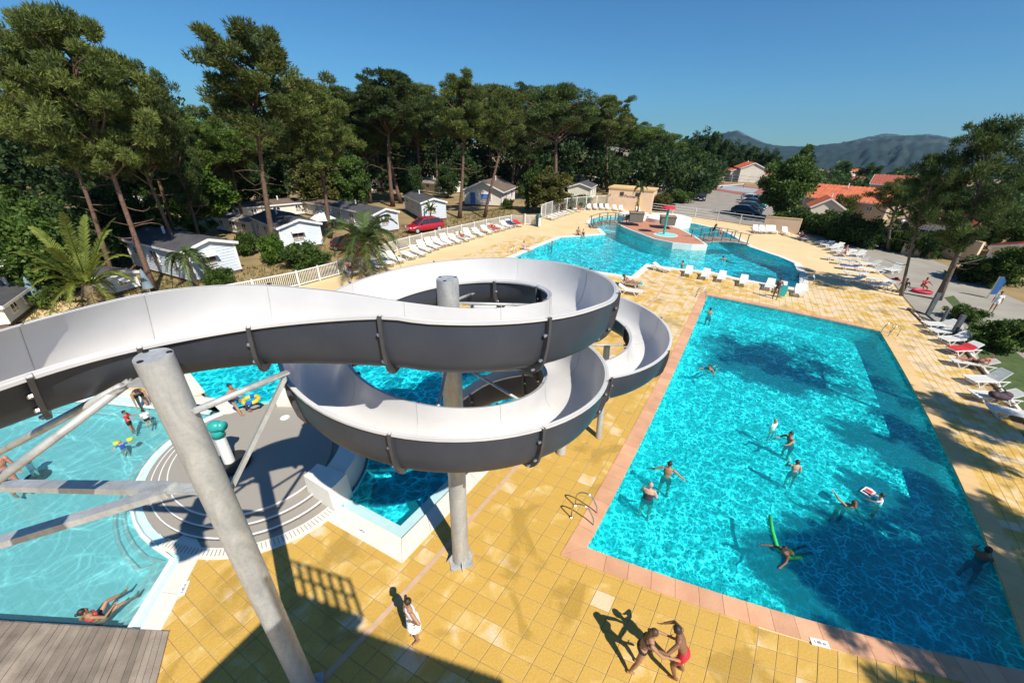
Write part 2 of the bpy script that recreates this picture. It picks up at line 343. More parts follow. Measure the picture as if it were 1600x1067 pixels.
pools = {'main': main_pool, 'lagoon': lagoon, 'big': big_pool, 'kids': kids_pool}
# ---------------------------------------------------------------- ground
def mesh_obj(name, mb, mat, kind='structure', **k): return tag(mb.build(name, mat, **k), kind=kind)
deck_o = offset_poly(deck, .0)
R_ = 3000
rim = [(-R_, -R_), (R_, -R_), (R_, R_), (-R_, R_)]
# ground: flat round the pools, falling away gently into the valley beyond the village
gm_ = MB()
ring0 = deck_o; cx0 = sum(p[0] for p in ring0)/len(ring0); cy0 = sum(p[1] for p in ring0)/len(ring0)
outer = [(cx0+150*math.cos(2*PI*k/96), cy0+150*math.sin(2*PI*k/96)) for k in range(96)]
gm_.sheet([outer, ring0[::-1]], -0.02)
vs, fs = [], []; radii = [150, 190, 260, 400, 700, 1400, 3000, 6000]
for j, r in enumerate(radii):
    for k in range(96):
        a = 2*PI*k/96; az = math.degrees(math.atan2(math.cos(a), math.sin(a)))
        drop = max(0.0, min(1.0, (az+40)/35)) if az < 120 else 0.0
        vs.append((cx0+r*math.cos(a), cy0+r*math.sin(a), -0.02-drop*max(0, r-150)*.055*(1 if r < 900 else 900/r)))
for j in range(len(radii)-1):
    for k in range(96): a = j*96+k; b = j*96+(k+1) % 96; fs.append((a, a+96, b+96, b))
gm_.add(vs, fs)
mesh_obj('ground', gm_, MAT['earth'], smooth=True)
mesh_obj('car_park', MB().sheet([gp([(1017, 329), (1190, 354), (1262, 362), (1245, 335), (1200, 312), (1130, 300), (1085, 291), (1040, 286), (1000, 285), (1030, 303)])], .0), MAT['asphalt'])
mesh_obj('path', MB().sheet([gp([(1247, 362), (1262, 368), (1300, 385), (1345, 406), (1392, 436), (1416, 468), (1468, 528), (1500, 545), (1560, 590), (1700, 700), (1800, 640), (1700, 520), (1560, 455), (1480, 415), (1400, 386), (1330, 372), (1275, 357)])], .002), MAT['path'])
mesh_obj('road', MB().sheet([gp([(940, 291), (1000, 289), (1060, 293), (1050, 286), (1000, 279), (930, 281)])], .004), MAT['asphalt'])
# slab under the paving, with the basins cut out
sl = MB().sheet([deck_o] + [p for p in (offset_poly(main_pool, .3), offset_poly(lagoon, .2), offset_poly(big_pool, .15), offset_poly(kids_pool, .15))], -0.012)
pool_deck = mesh_obj('pool_deck', sl, MAT['slab'])
# a paler band where the paving meets the far lagoon is the same slab; near it the tiles are laid one by one
def basin(name, poly, depth, matf, zf=None):
    mb = MB(); n = len(poly); a = sum(poly[i][0]*poly[(i+1) % n][1]-poly[(i+1) % n][0]*poly[i][1] for i in range(n))
    p = poly if a > 0 else poly[::-1]
    mb.add([(q[0], q[1], .0) for q in p]+[(q[0], q[1], -depth) for q in p], [(i, i+n, (i+1) % n+n, (i+1) % n) for i in range(n)])
    mb.sheet([p], -depth)
    return mesh_obj(name, mb, MAT[matf])
basin('pool_basin', main_pool, 1.05, 'basin'); basin('lagoon_basin', lagoon, 1.3, 'basin'); basin('landing_basin', big_pool, 1.3, 'basin'); basin('paddling_basin', kids_pool, .55, 'basin_kids')
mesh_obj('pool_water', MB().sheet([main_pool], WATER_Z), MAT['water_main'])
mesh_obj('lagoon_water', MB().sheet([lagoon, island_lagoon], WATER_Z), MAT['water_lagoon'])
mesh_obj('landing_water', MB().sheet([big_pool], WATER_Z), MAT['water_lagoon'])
mesh_obj('paddling_water', MB().sheet([kids_pool], WATER_Z), MAT['water_kids'])
# ---------------------------------------------------------------- copings, stone by stone
def coping(parent, inner, width, z0, z1, stone, mat, name='coping_stone', gap=.008, maxn=300, lip=.04, skip=()):
    pts = resample(inner, .01) if False else inner
    out_ = offset_poly(pts, width); inn = offset_poly(pts, -lip); n = len(pts); cnt = 0
    for i in range(n):
        if i in skip: continue
        j = (i+1) % n; a, b, c, d = Vector(inn[i]), Vector(inn[j]), Vector(out_[j]), Vector(out_[i])
        L = (b-a).length; k = max(1, round(L/stone))
        for q in range(k):
            t0 = q/k+gap/max(L, .1)*.5; t1 = (q+1)/k-gap/max(L, .1)*.5
            P = [a.lerp(b, t0), a.lerp(b, t1), d.lerp(c, t1), d.lerp(c, t0)]
            mb = MB().prism([tuple(x) for x in P], z0, z1+random.uniform(-.002, .002)); mb.build(name, mat, parent); cnt += 1
    return cnt
random.seed(4)
def corner_poly(T): return tp(T)
ring = empty('pool_coping'); tag(ring, kind='structure')
coping(ring, tp(resample([(-2.17, 8.22), (10.32, 8.22), (10.32, 33.25), (-2.17, 33.25)], .625)), .46, -.06, .014, .625, MAT['coping'])
for st_ in ring.children:
    q = st_.data.vertices[0].co; 
    if (Vector((q.x, q.y, 0))-g(1385, 523)).length < 40 and min((Vector((q.x, q.y, 0))-tr(10.45, 8.2+.5*j)).length for j in range(52)) < .6: st_.data.materials[0] = MAT['slab_path']
ring2 = tag(empty('lagoon_coping'), kind='structure'); coping(ring2, lagoon, .55, -.06, .016, 1.4, MAT['white_coping'])
ring3 = tag(empty('landing_coping'), kind='structure'); coping(ring3, big_pool, .5, -.06, .016, 1.0, MAT['white_coping'], skip=tuple(range(5, 21)))
ring4 = tag(empty('paddling_coping'), kind='structure'); coping(ring4, kids_pool, .42, -.06, .016, 1.0, MAT['white_coping'], skip=tuple(range(2, 14)))
# pale ledge inside the landing pool's near corner, steps inside the paddling pool
lt = [(-6.55, 5.95), (-6.55, 12.0), (-7.0, 12.0), (-7.0, 6.42), (-9.0, 6.38), (-8.9, 5.9)]
mesh_obj('landing_ledge', MB().prism(tp(lt), -1.2, -.1), MAT['pale_tile'])
for k, (o1, z) in enumerate(((0.38, -.10), (0.76, -.28), (1.14, -.42))):
    mb = MB(); line = MB()
    e = [(-9.75-o1, -.35-.1), (-11.1-o1*.75, 1.7+o1*.25-.3)]+arc(IC[0], IC[1], 3.9+o1, -80, -196, 12)
    o = [(-9.75, -.35), (-11.1, 1.7)]+arc(IC[0], IC[1], 3.85, -72, -196, 12)
    e[1] = (-11.1-o1*.8, 1.7-o1*.55)
    e[0] = (-9.4-o1, -1.2); o[0] = (-9.4, -1.2)
    n = len(e); T0 = [tr(*q) for q in o]; T1 = [tr(*q) for q in e]
    vs = [(p.x, p.y, z) for p in T0]+[(p.x, p.y, z) for p in T1]+[(p.x, p.y, -.56) for p in T1]
    mb.add(vs, [(i, i+1, i+1+n, i+n) for i in range(n-1)]+[(i+n, i+1+n, i+1+2*n, i+2*n) for i in range(n-1)])
    st = mesh_obj('paddling_step', mb, MAT['basin_kids'])
    line.tube([Vector((p.x, p.y, z+.012)) for p in T1], .06, 6); line.build('step_nosing', MAT['white_paint'], st)
far = [(-17.9, 6.75), (-24.5, 3.3), (-33.0, -3.5)]
for k, (o1, z) in enumerate(((0.5, -.10), (1.0, -.32))):
    mb = MB(); o = far; e = [(q[0]+o1*.45, q[1]-o1*.95) for q in far]; n = 3
    T0 = [tr(*q) for q in o]; T1 = [tr(*q) for q in e]
    mb.add([(p.x, p.y, z) for p in T0]+[(p.x, p.y, z) for p in T1]+[(p.x, p.y, -.56) for p in T1], [(i, i+n, i+1+n, i+1) for i in range(n-1)]+[(i+n, i+2*n, i+1+2*n, i+1+n) for i in range(n-1)])
    st = mesh_obj('paddling_step', mb, MAT['basin_kids'])
    MB().tube([Vector((p.x, p.y, z+.012)) for p in T1], .06, 6).build('step_nosing', MAT['white_paint'], st)
# ---------------------------------------------------------------- paving tiles
random.seed(11)
tiles = []
ban = [offset_poly(main_pool, .05), offset_poly(lagoon, .05), offset_poly(big_pool, .05), offset_poly(kids_pool, .05)]
cover = [offset_poly(main_pool, .5), offset_poly(lagoon, .5), offset_poly(big_pool, .45), offset_poly(kids_pool, .38)]
isl = tp(arc(IC[0], IC[1], 4.15, 0, 360, 40)[:-1])
for i in range(-46, 36):
    for j in range(-18, 74):
        x0 = .0985+.5*i; y0 = 7.61+.5*j
        if -5.6 < x0+.25 < -5.1: x0 += 0.0
        cs = [(x0+.009, y0+.009), (x0+.491, y0+.009), (x0+.491, y0+.491), (x0+.009, y0+.491)]
        P = [tr(*c) for c in cs]; c = (P[0]+P[2])/2
        if c.length > 47 or not inside(c, deck) or inside(c, isl): continue
        u, v = px(c)
        if not (-60 < u < 1700 and v < 1130): continue
        if any(inside(p, b) for b in ban for p in P): continue
        if any(all(inside(p, b) for p in P) for b in cover): continue
        if -5.52 < x0+.25 < -5.28 and False: continue
        dist = (c-Vector((0, 0, CAM_Z))).length
        vis = -5 < u < 1605 and v < 1072
        tiles.append((dist if vis else dist+100, P))
tiles.sort(key=lambda t: t[0])
def add_tile(mb, tones, P, ztop):
    dz = [ztop+random.uniform(-.003, .003) for _ in range(4)]; b = .012
    c = sum((Vector(p) for p in P), Vector())/4
    top = [Vector((p.x, p.y, 0)).lerp(Vector((c.x, c.y, 0)), .025) for p in P]
    vs = [(p.x, p.y, -.02) for p in P]+[(p.x, p.y, z-.004) for p, z in zip(P, dz)]+[(p.x, p.y, z) for p, z in zip(top, dz)]
    mb.add(vs, [(8, 9, 10, 11)]+[(a, (a+1) % 4, (a+1) % 4+4, a+4) for a in range(4)]+[(a+4, (a+1) % 4+4, (a+1) % 4+8, a+8) for a in range(4)])
    gq = [Vector((p.x, p.y, 0))+(Vector((p.x, p.y, 0))-Vector((c.x, c.y, 0)))*.045 for p in P]
    mb.add([(p.x, p.y, -.0075) for p in gq], [(0, 1, 2, 3)], 1)
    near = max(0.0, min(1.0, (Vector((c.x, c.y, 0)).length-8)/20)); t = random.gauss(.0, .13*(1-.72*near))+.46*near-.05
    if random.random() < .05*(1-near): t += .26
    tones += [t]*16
def with_tone(me, tones):
    a = me.attributes.new('tone', 'FLOAT', 'POINT'); a.data.foreach_set('value', np.array(tones, dtype=np.float32)); return me
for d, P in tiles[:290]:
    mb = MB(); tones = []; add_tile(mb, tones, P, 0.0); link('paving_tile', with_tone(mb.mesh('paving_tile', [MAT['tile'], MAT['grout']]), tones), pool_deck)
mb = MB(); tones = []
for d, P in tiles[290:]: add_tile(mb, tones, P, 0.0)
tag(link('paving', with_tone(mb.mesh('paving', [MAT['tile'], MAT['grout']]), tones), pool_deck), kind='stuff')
for P_ in ([(-5.47, 1.0), (-5.33, 1.0), (-5.33, 35.0), (-5.47, 35.0)],):
    a = tp(resample([P_[1], P_[2]], 1.0, False)); b = tp(resample([P_[0], P_[3]], 1.0, False))
    n = len(a); tag(MB().add([(p[0], p[1], .006) for p in a]+[(p[0], p[1], .006) for p in b], [(i, i+1, i+1+n, i+n) for i in range(n-1)]).build('drain_strip', MAT['drain_strip'], pool_deck))
# ---------------------------------------------------------------- timber deck (bottom left)
random.seed(5)
wd = empty('timber_deck'); tag(wd, kind='structure')
A, B = g(264, 986, .03), g(-40, 968, .03); C_, D_ = g(238, 1090, .03), g(-160, 1090, .03)
nb = 34
for k in range(nb):
    t0, t1 = k/nb, (k+.94)/nb
    a, b = A.lerp(B, t0), A.lerp(B, t1); c, d = C_.lerp(D_, t0), C_.lerp(D_, t1)
    z = .04+random.uniform(-.006, .006)
    MB().prism([tuple(q[:2]) for q in (a, b, d, c)], -.1, z).build('plank', MAT['wood'], wd)
mesh_obj('timber_deck_frame', MB().bar(A-Vector((0, 0, .12)), B-Vector((0, 0, .12)), .06, .2), MAT['wood'])
# ---------------------------------------------------------------- water slide
mk('gelcoat_white', (.66, .645, .635), (.50, .485, .485), .38, .8, detail=10, spec=.45, lo=.38, hi=.9, coat=.25)
mk('shell_grey', (.030, .036, .052), (.050, .057, .076), .48, 1.2, detail=6, bump=.12, bscale=60, spec=.4)
mk('flange_dark', (.045, .046, .052), (.07, .07, .078), .45, 6.0)
mk('bolt_steel', (.62, .62, .62), None, .3, metal=.9)
def galv(name):
    m, nt, b = nodes_of(name); N = nt.nodes; L = nt.links; tc = N.new('ShaderNodeTexCoord')
    mp = N.new('ShaderNodeMapping'); mp.inputs['Scale'].default_value = (1, 1, .35); L.new(tc.outputs['Object'], mp.inputs['Vector'])
    n1 = N.new('ShaderNodeTexNoise'); setin(n1, 'Scale', 3.0); setin(n1, 'Detail', 8.0); setin(n1, 'Roughness', .65); setin(n1, 'Distortion', 1.2); L.new(mp.outputs['Vector'], n1.inputs['Vector'])
    vo = N.new('ShaderNodeTexVoronoi'); setin(vo, 'Scale', 26.0); L.new(tc.outputs['Object'], vo.inputs['Vector'])
    a = N.new('ShaderNodeMath'); a.operation = 'MULTIPLY_ADD'; L.new(vo.outputs['Color'], a.inputs[0]); a.inputs[1].default_value = .12; L.new(n1.outputs['Fac'], a.inputs[2])
    rp = N.new('ShaderNodeValToRGB'); e = rp.color_ramp.elements; e[0].position = .36; e[0].color = (.36, .37, .375, 1); e[1].position = .72; e[1].color = (.58, .585, .58, 1); L.new(a.outputs[0], rp.inputs['Fac'])
    L.new(rp.outputs['Color'], b.inputs['Base Color']); setin(b, 'Metallic', .35); setin(b, 'Roughness', .5)
    bp = N.new('ShaderNodeBump'); setin(bp, 'Strength', .15); setin(bp, 'Distance', .01); L.new(n1.outputs['Fac'], bp.inputs['Height']); L.new(bp.outputs['Normal'], b.inputs['Normal']); return m
galv('galvanised'); mk('hole_black', (.01, .01, .01), None, .8)
slide = thing('water_slide', 'white and dark grey spiral water slide on galvanised steel pillars', 'water slide', tr(-4.84, 6.29))
SO = Vector(slide.location)
def loc(p): return Vector(p)-SO
# course of the flume on the survey plan: x, y, rim height, bank (+ lifts the wall on the right of the ride)
HC = (-4.84, 6.29); HR = 2.46; C3 = (-4.43, 11.72); R3 = 2.34
course = [(-6.2, -6.0, 8.25, -.05), (-6.75, -3.6, 8.15, -.1), (-6.95, -1.5, 8.05, -.14), (-6.9, -.1, 7.98, -.15), (-6.72, .95, 7.94, -.15), (-6.32, 1.9, 7.92, -.15), (-5.68, 2.78, 7.88, -.10), (-4.95, 3.42, 7.82, -.01)]
for th in range(-68, 441, 12):
    course.append((HC[0]+HR*math.cos(math.radians(th)), HC[1]+HR*math.sin(math.radians(th)), 7.42-1.62*th/360+(.03 if th < 0 else 0), .11))
for th in range(244, -100, -12):
    course.append((C3[0]+R3*math.cos(math.radians(th)), C3[1]+R3*math.sin(math.radians(th)), 4.55+.95*th/360, -.10))
course += [(-5.7, 9.25, 3.75, -.05), (-6.9, 8.95, 2.7, 0), (-7.8, 8.75, 1.75, 0), (-8.6, 8.6, 1.15, 0), (-9.5, 8.5, .95, 0)]
def catmull(P, step):
    P = [np.array(p, float) for p in P]; out = []
    for i in range(len(P)-1):
        p0, p1, p2, p3 = P[max(i-1, 0)], P[i], P[i+1], P[min(i+2, len(P)-1)]
        k = max(2, int(np.linalg.norm((p2-p1)[:3])/step))
        for j in range(k):
            t = j/k; out.append(.5*((2*p1)+(-p0+p2)*t+(2*p0-5*p1+4*p2-p3)*t*t+(-p0+3*p1-3*p2+p3)*t**3))
    out.append(P[-1]); return out
path = catmull(course, .16)
HW, DP = .53, .74
def profile(off, lip):
    """cross-section from left rim to right rim: (sideways, height)"""
    pts = []
    for k in range(15):
        a = PI*k/14; c, s = math.cos(a), math.sin(a)
        pts.append((-(HW+off)*math.copysign(abs(c)**.62, c), -(DP+off)*abs(s)**.8))
    return [(-HW-lip, -.012-off*.3)]+pts+[(HW+lip, -.012-off*.3)] if lip else pts
frames = []
s_acc = 0.0; S_ = []
for i, p in enumerate(path):
    q0, q1 = path[max(i-1, 0)], path[min(i+1, len(path)-1)]
    d = np.array([q1[0]-q0[0], q1[1]-q0[1]]); d /= np.linalg.norm(d)+1e-9
    frames.append((p, d)); 
    if i: s_acc += float(np.linalg.norm((p-path[i-1])[:3]))
    S_.append(s_acc)
def sect(i, prof):
    p, d = frames[i]; rx, ry = d[1], -d[0]; out = []
    for (a, h) in prof:
        bank = p[3]*(a/HW)*(1.0 if h > -.5 else .5)
        out.append(loc(tr(p[0]+rx*a, p[1]+ry*a, p[2]+h+bank)))
    return out
def loft(rings, flip=False, closed=False):
    n = len(rings[0]); vs = [v for r in rings for v in r]; fs = []
    for i in range(len(rings)-1):
        for k in range(n-(0 if closed else 1)):
            a = i*n+k; b = i*n+(k+1) % n; f = (a, b, b+n, a+n); fs.append(f[::-1] if flip else f)
    return vs, fs
IN = profile(0, .075); OUT = profile(.03, 0)
FL0 = profile(.028, 0); FL1 = profile(.115, 0)
# joints along the ride
cuts = [0]; last = 0.0; i_pre = next(i for i, p in enumerate(path) if p[0] > -5.0 and p[1] > 3.3)
for i in range(len(path)):
    step = 1.45 if i < i_pre else 1.72
    if S_[i]-last >= step: cuts.append(i); last = S_[i]
if len(path)-1-cuts[-1] > 2: cuts.append(len(path)-1)
else: cuts[-1] = len(path)-1
bolt_me = MB().lathe([(.0, -.012), (.026, -.012), (.026, .02), (.016, .034), (.0, .034)], 6, caps=False).mesh('bolt', MAT['bolt_steel'])
for a, b in zip(cuts[:-1], cuts[1:]):
    ro = [sect(i, OUT) for i in range(a, b+1)]; ri = [sect(i, IN) for i in range(a, b+1)]
    mb = MB(); mb.add(*loft(ro)); sec = mb.build('flume_section', MAT['shell_grey'], slide, smooth=True)
    lipb = [[r[0], r[0]-Vector((0, 0, .035)), o[0]] for r, o in zip(ri, ro)]; lipb2 = [[o[-1], r[-1]-Vector((0, 0, .035)), r[-1]] for r, o in zip(ri, ro)]
    ml = MB(); ml.add(*loft(ri, True)); ml.add(*loft(lipb)); ml.add(*loft(lipb2))
    if b < len(path)-1: ml2 = None
    lin = ml.build('lining', MAT['gelcoat_white'], sec, smooth=True, angle=50)
    # thin dark joint line across the lining
    i0 = b
    if b < len(path)-1:
        mf = MB(); r0 = sect(b, FL0); r1 = sect(b, FL1); t = Vector((frames[b][1][0], frames[b][1][1], 0))*.022
        rings = [[p-t, p2-t, p2+t, p+t] for p, p2 in zip(r0, r1)]
        mf.add(*loft(rings, closed=True)); fl = mf.build('flange', MAT['flange_dark'], sec)
        for k in (1, 3, 5, 9, 11, 13):
            c = (r0[k]+r1[k])/2; bo = link('bolt', bolt_me, sec); dirv = -t.normalized(); bo.matrix_local = Matrix.Translation(c+dirv*.03) @ dirv.to_track_quat('Z', 'Y').to_matrix().to_4x4()
        js = sect(b, profile(-.004, 0)); MB().tube(js, .0035, 4).build('joint_line', MAT['galvanised'], sec)
# pillars
def pillar(base, top, r, r2=None, n=32):
    b, t = loc(base), loc(top); d = (t-b).normalized(); r2 = r2 or r
    mb = MB().tube([b, b.lerp(t, .5), t-d*.05, t], [r, (r+r2)/2, r2, r2*.985], n); o = mb.build('pillar', MAT['galvanised'], slide, smooth=True, angle=40)
    MB().tube([t+d*.001, t+d*.012], r2*.93, n).build('cap_plate', MAT['galvanised'], o, smooth=True, angle=40)
    for a in (.3, 2.4, 4.3):
        x = d.orthogonal().normalized(); y = d.cross(x); p = t+d*.013+(x*math.cos(a)+y*math.sin(a))*r2*.8
        MB().tube([p, p+d*.004], .03, 8).build('drain_hole', MAT['hole_black'], o)
    return o
P1b, P1t = tr(-5.46, 1.49, 0), tr(-5.46, 1.49, 7.72); P2b, P2t = g(720, 873), g(699, 436, 7.6)
R1 = 25.5*gscale(P1t); R2_ = 17.5*gscale(P2t); pl1 = pillar(P1b, P1t, R1*1.05, R1); pl2 = pillar(P2b, P2t, R2_*1.05, R2_)
for P, r, pl in ((P1b, R1*1.05, pl1), (P2b, R2_*1.05, pl2)):
    MB().lathe([(r+.2, .012), (r+.2, .03)], 4, c=loc(P)).build('base_plate', MAT['galvanised'], pl)
    for k in range(4):
        a = PI/4+PI/2*k; c = loc(P)+Vector((math.cos(a), math.sin(a), 0))*r*.98
        e = Vector((math.cos(a), math.sin(a), 0)); s = Vector((-math.sin(a), math.cos(a), 0))*.008
        vs = [c-s, c+e*.17-s, c+Vector((0, 0, .24))-s, c+s, c+e*.17+s, c+Vector((0, 0, .24))+s]
        MB().add([v+Vector((0, 0, .03)) for v in vs], [(0, 1, 2), (5, 4, 3), (0, 3, 4, 1), (1, 4, 5, 2), (2, 5, 3, 0)]).build('gusset', MAT['galvanised'], pl)
P3b = tr(-3.6, 13.2, 0); pl3 = pillar(P3b, tr(-3.7, 13.2, 3.6), .11)
P3c = tr(-4.43, 11.72, 0); pl4 = pillar(P3c, tr(-4.43, 11.72, 5.2), .16)
def on_axis(b, t, z): b, t = Vector(b), Vector(t); return b.lerp(t, (z-b.z)/(t.z-b.z))
def brace(a, b, r=.04, flat=None):
    a, b = loc(a), loc(b); mb = MB()
    if flat: mb.bar(a, b, flat[0], flat[1]); 
    else: mb.tube([a, b], r, 12)
    o = mb.build('brace', MAT['galvanised'], slide, smooth=not flat)
    d = (b-a).normalized()
    if flat: MB().bar(a+Vector((0, 0, -flat[1]/2-.005)), b+Vector((0, 0, -flat[1]/2-.005)), flat[0]*.9, .012).build('brace_leg', MAT['galvanised'], o)
    for e in ((a, 1), (b, -1)):
        MB().bar(e[0]-d*.02*e[1], e[0]+d*.26*e[1], .09, .02).build('end_plate', MAT['galvanised'], o)
    return o
def ax1(v):   # point on the axis of the near pillar that shows at row v
    lo, hi = 0.0, 7.7
    for _ in range(40):
        m = (lo+hi)/2
        if px(on_axis(P1b, P1t, m))[1] > v: lo = m
        else: hi = m
    return on_axis(P1b, P1t, lo)
z1 = ax1(600).z; z2 = ax1(765).z; z3 = ax1(640).z
toL = Vector((-.86, .02, 0)); 
brace(g(203, 596, z1), g(-60, 792, 6.55), .045); brace(g(190, 604, z1+.02), g(-60, 738, 5.6), .045)
brace(g(268, 763, z2), g(-70, 757, 4.6), flat=(.16, .10)); brace(g(266, 766, z2-.02), g(-70, 868, 5.05), flat=(.16, .09))
brace(g(304, 642, z3), g(448, 582, 7.0), .04)
brace(g(352, 782, 5.25), g(445, 590, 6.95), flat=(.12, .05))
for (u, v, z) in ((205, 597, z1), (268, 763, z2)):
    p = loc(g(u, v, z)); ax = loc(on_axis(P1b, P1t, z)); MB().bar(ax, p, .16, .025).build('bracket', MAT['galvanised'], pl1)
# brackets from the pillar to the shell of the incoming flume and struts inside the spiral
def near_idx(x, y, z): return min(range(len(path)), key=lambda i: (path[i][0]-x)**2+(path[i][1]-y)**2+4*(path[i][2]-z)**2)
def under(i, side=0.0): p, d = frames[i]; rx, ry = d[1], -d[0]; return tr(p[0]+rx*side, p[1]+ry*side, p[2]-DP-.06)
i = near_idx(-6.5, 1.6, 7.9); brace(on_axis(P1b, P1t, 7.0), under(i), .05)
for th in (-35, 35, 110, 175):
    t = math.radians(th); i = near_idx(HC[0]+HR*math.cos(t), HC[1]+HR*math.sin(t), 7.42-1.62*th/360)
    e = under(i, -HW-.05); e.z += .42
    brace(on_axis(P2b, P2t, 7.15 if th in (35, 110) else 6.3), e, .028)
for th in (-60, -5, 60, 150, 215):
    t = math.radians(th+360); i = near_idx(HC[0]+HR*math.cos(t), HC[1]+HR*math.sin(t), 7.42-1.62*(th+360)/360)
    e = under(i, -HW-.05); e.z += .42; brace(on_axis(P2b, P2t, e.z+.55), e, .03)
for th in (20, 110, 200):
    t = math.radians(th); i = near_idx(C3[0]+R3*math.cos(t), C3[1]+R3*math.sin(t), 4.55+.95*th/360)
    e = under(i, HW+.05); e.z += .42; brace(Vector((P3c.x, P3c.y, e.z+.1)), e, .028)
# ---------------------------------------------------------------- splash island beside the slide
def tlathe(prof, a0, a1, n, closed=False):
    vs = []; fs = []; m = n+1
    for r, z in prof:
        for k in range(m):
            t = math.radians(a0+(a1-a0)*k/n); vs.append(tr(IC[0]+r*math.cos(t), IC[1]+r*math.sin(t), z))
    q = len(prof)
    for i in range(q-1 if not closed else q):
        for k in range(n): a = i*m+k; c = ((i+1) % q)*m+k; fs.append((a, a+1, c+1, c))
    if closed: fs.append(tuple(i*m for i in range(q))); fs.append(tuple(i*m+n for i in range(q-1, -1, -1)))
    return vs, fs
isl_ = thing('splash_island', 'round grey pebble-surfaced splash island with white step edges', 'splash island', tr(IC[0], IC[1]))
IO = Vector(isl_.location)
def ibuild(name, prof, a0, a1, n, mat, closed=False, par=None):
    vs, fs = tlathe(prof, a0, a1, n, closed); return MB().add([v-IO for v in vs], fs).build(name, mat, par or isl_, smooth=True, angle=35)
ibuild('island_floor', [(0.02, .30), (2.9, .30)], 0, 360, 64, MAT['pebble'])
lowz = -.56
for k, (r0, r1, z) in enumerate(((2.9, 3.25, .20), (3.25, 3.6, .10), (3.6, 3.9, .0))):
    st = ibuild('island_step', [(r0, z+.10), (r0, z), (r1, z), (r1, z-.10 if k < 2 else lowz)], 0, 360, 64, MAT['pebble'])
    ibuild('step_nosing', [(r0-.035, z+.099), (r0-.035, z+.105), (r0+.012, z+.105), (r0+.012, z+.08)], -178 if k < 2 else -170, 12, 40, MAT['white_paint'], par=st)
ibuild('bench_wall', [(3.3, -.5), (3.3, .72), (3.95, .66), (4.15, -1.3)], 8, 128, 40, MAT['white_render'], closed=True)
ibuild('bench_end', [(3.05, -.5), (3.05, .85), (4.1, .76), (4.25, -1.3)], 2, 14, 6, MAT['white_render'], closed=True)
ibuild('gutter', [(3.88, .004), (3.88, .02), (4.3, .02), (4.3, .004)], -76, 2, 30, MAT['white_coping'])
for k in range(46):
    a = math.radians(-75+77*k/45); p0, p1 = tr(IC[0]+3.94*math.cos(a), IC[1]+3.94*math.sin(a), .026), tr(IC[0]+4.18*math.cos(a), IC[1]+4.18*math.sin(a), .026)
    MB().bar(p0-IO, p1-IO, .018, .008).build('grille_bar', MAT['pebble'], isl_)
p_ = g(445, 652, .306)-IO; MB().lathe([(.0, 0), (.16, 0), (.17, -.01)], 16, p_, caps=False).build('drain_cover', MAT['white_paint'], isl_)
# ---------------------------------------------------------------- things round the pools
mk('plastic_white', (.82, .81, .77), (.74, .73, .69), .38, 3.0, spec=.5)
mk('fence_white', (.80, .79, .74), (.70, .69, .64), .5, 1.5)
mk('steel', (.55, .55, .55), None, .22, metal=.95)
mk('post_dark', (.07, .09, .11), (.11, .13, .15), .5, 4.0)
mk('planter_grey', (.20, .18, .15), (.15, .135, .115), .8, 6.0, bump=.3)
mk('teal_paint', (.02, .33, .30), (.03, .38, .34), .3, 3.0)
mk('red_canvas', (.62, .03, .07), (.52, .025, .055), .5, 2.0)
mk('wall_beige', (.80, .60, .42), (.74, .54, .37), .85, .8, bump=.15, bscale=30)
mk('dark_glass', (.03, .035, .045), None, .12, spec=.6)
mk('black_rubber', (.015, .015, .016), (.03, .03, .03), .8, 5.0)
mk('text_ink', (.02, .02, .025), None, .6)
ORD = ['', 'first', 'second', 'third', 'fourth', 'fifth', 'sixth', 'seventh', 'eighth', 'ninth', 'tenth', 'eleventh', 'twelfth', 'thirteenth', 'fourteenth', 'fifteenth', 'sixteenth', 'seventeenth', 'eighteenth', 'nineteenth', 'twentieth', 'twenty-first', 'twenty-second']
def text_mesh(name, s, size, mat):
    cu = bpy.data.curves.new(name, 'FONT'); cu.body = s; cu.size = size; cu.extrude = .002; cu.align_x = 'CENTER'; cu.align_y = 'CENTER'; cu.resolution_u = 2
    o = bpy.data.objects.new(name, cu); COL.objects.link(o); dg = bpy.context.evaluated_depsgraph_get()
    me = bpy.data.meshes.new_from_object(o.evaluated_get(dg)); bpy.data.objects.remove(o, do_unlink=True); me.materials.clear(); me.materials.append(mat); return me
depth_txt = text_mesh('lettering', '1.40 m', .085, MAT['text_ink'])
for (u, v, du, dv, where) in ((565, 829, 15, 8.5, 'by the landing pool corner'), (1281, 1004, 16, 4, 'on the pink coping of the rectangular pool'), (287, 919, 5, -12, 'by the paddling pool edge')):
    p = g(u, v, .022); q = g(u+du, v+dv, .022); rz = math.atan2(q.y-p.y, q.x-p.x)
    t = thing('depth_sign', 'small white depth plate reading 1.40 m '+where, 'sign', (p.x, p.y, .018), rz)
    MB().box((0, 0, .004), (.36, .16, .008)).build('plate', MAT['plastic_white'], t); link('lettering', depth_txt, t, (0, 0, .0105))
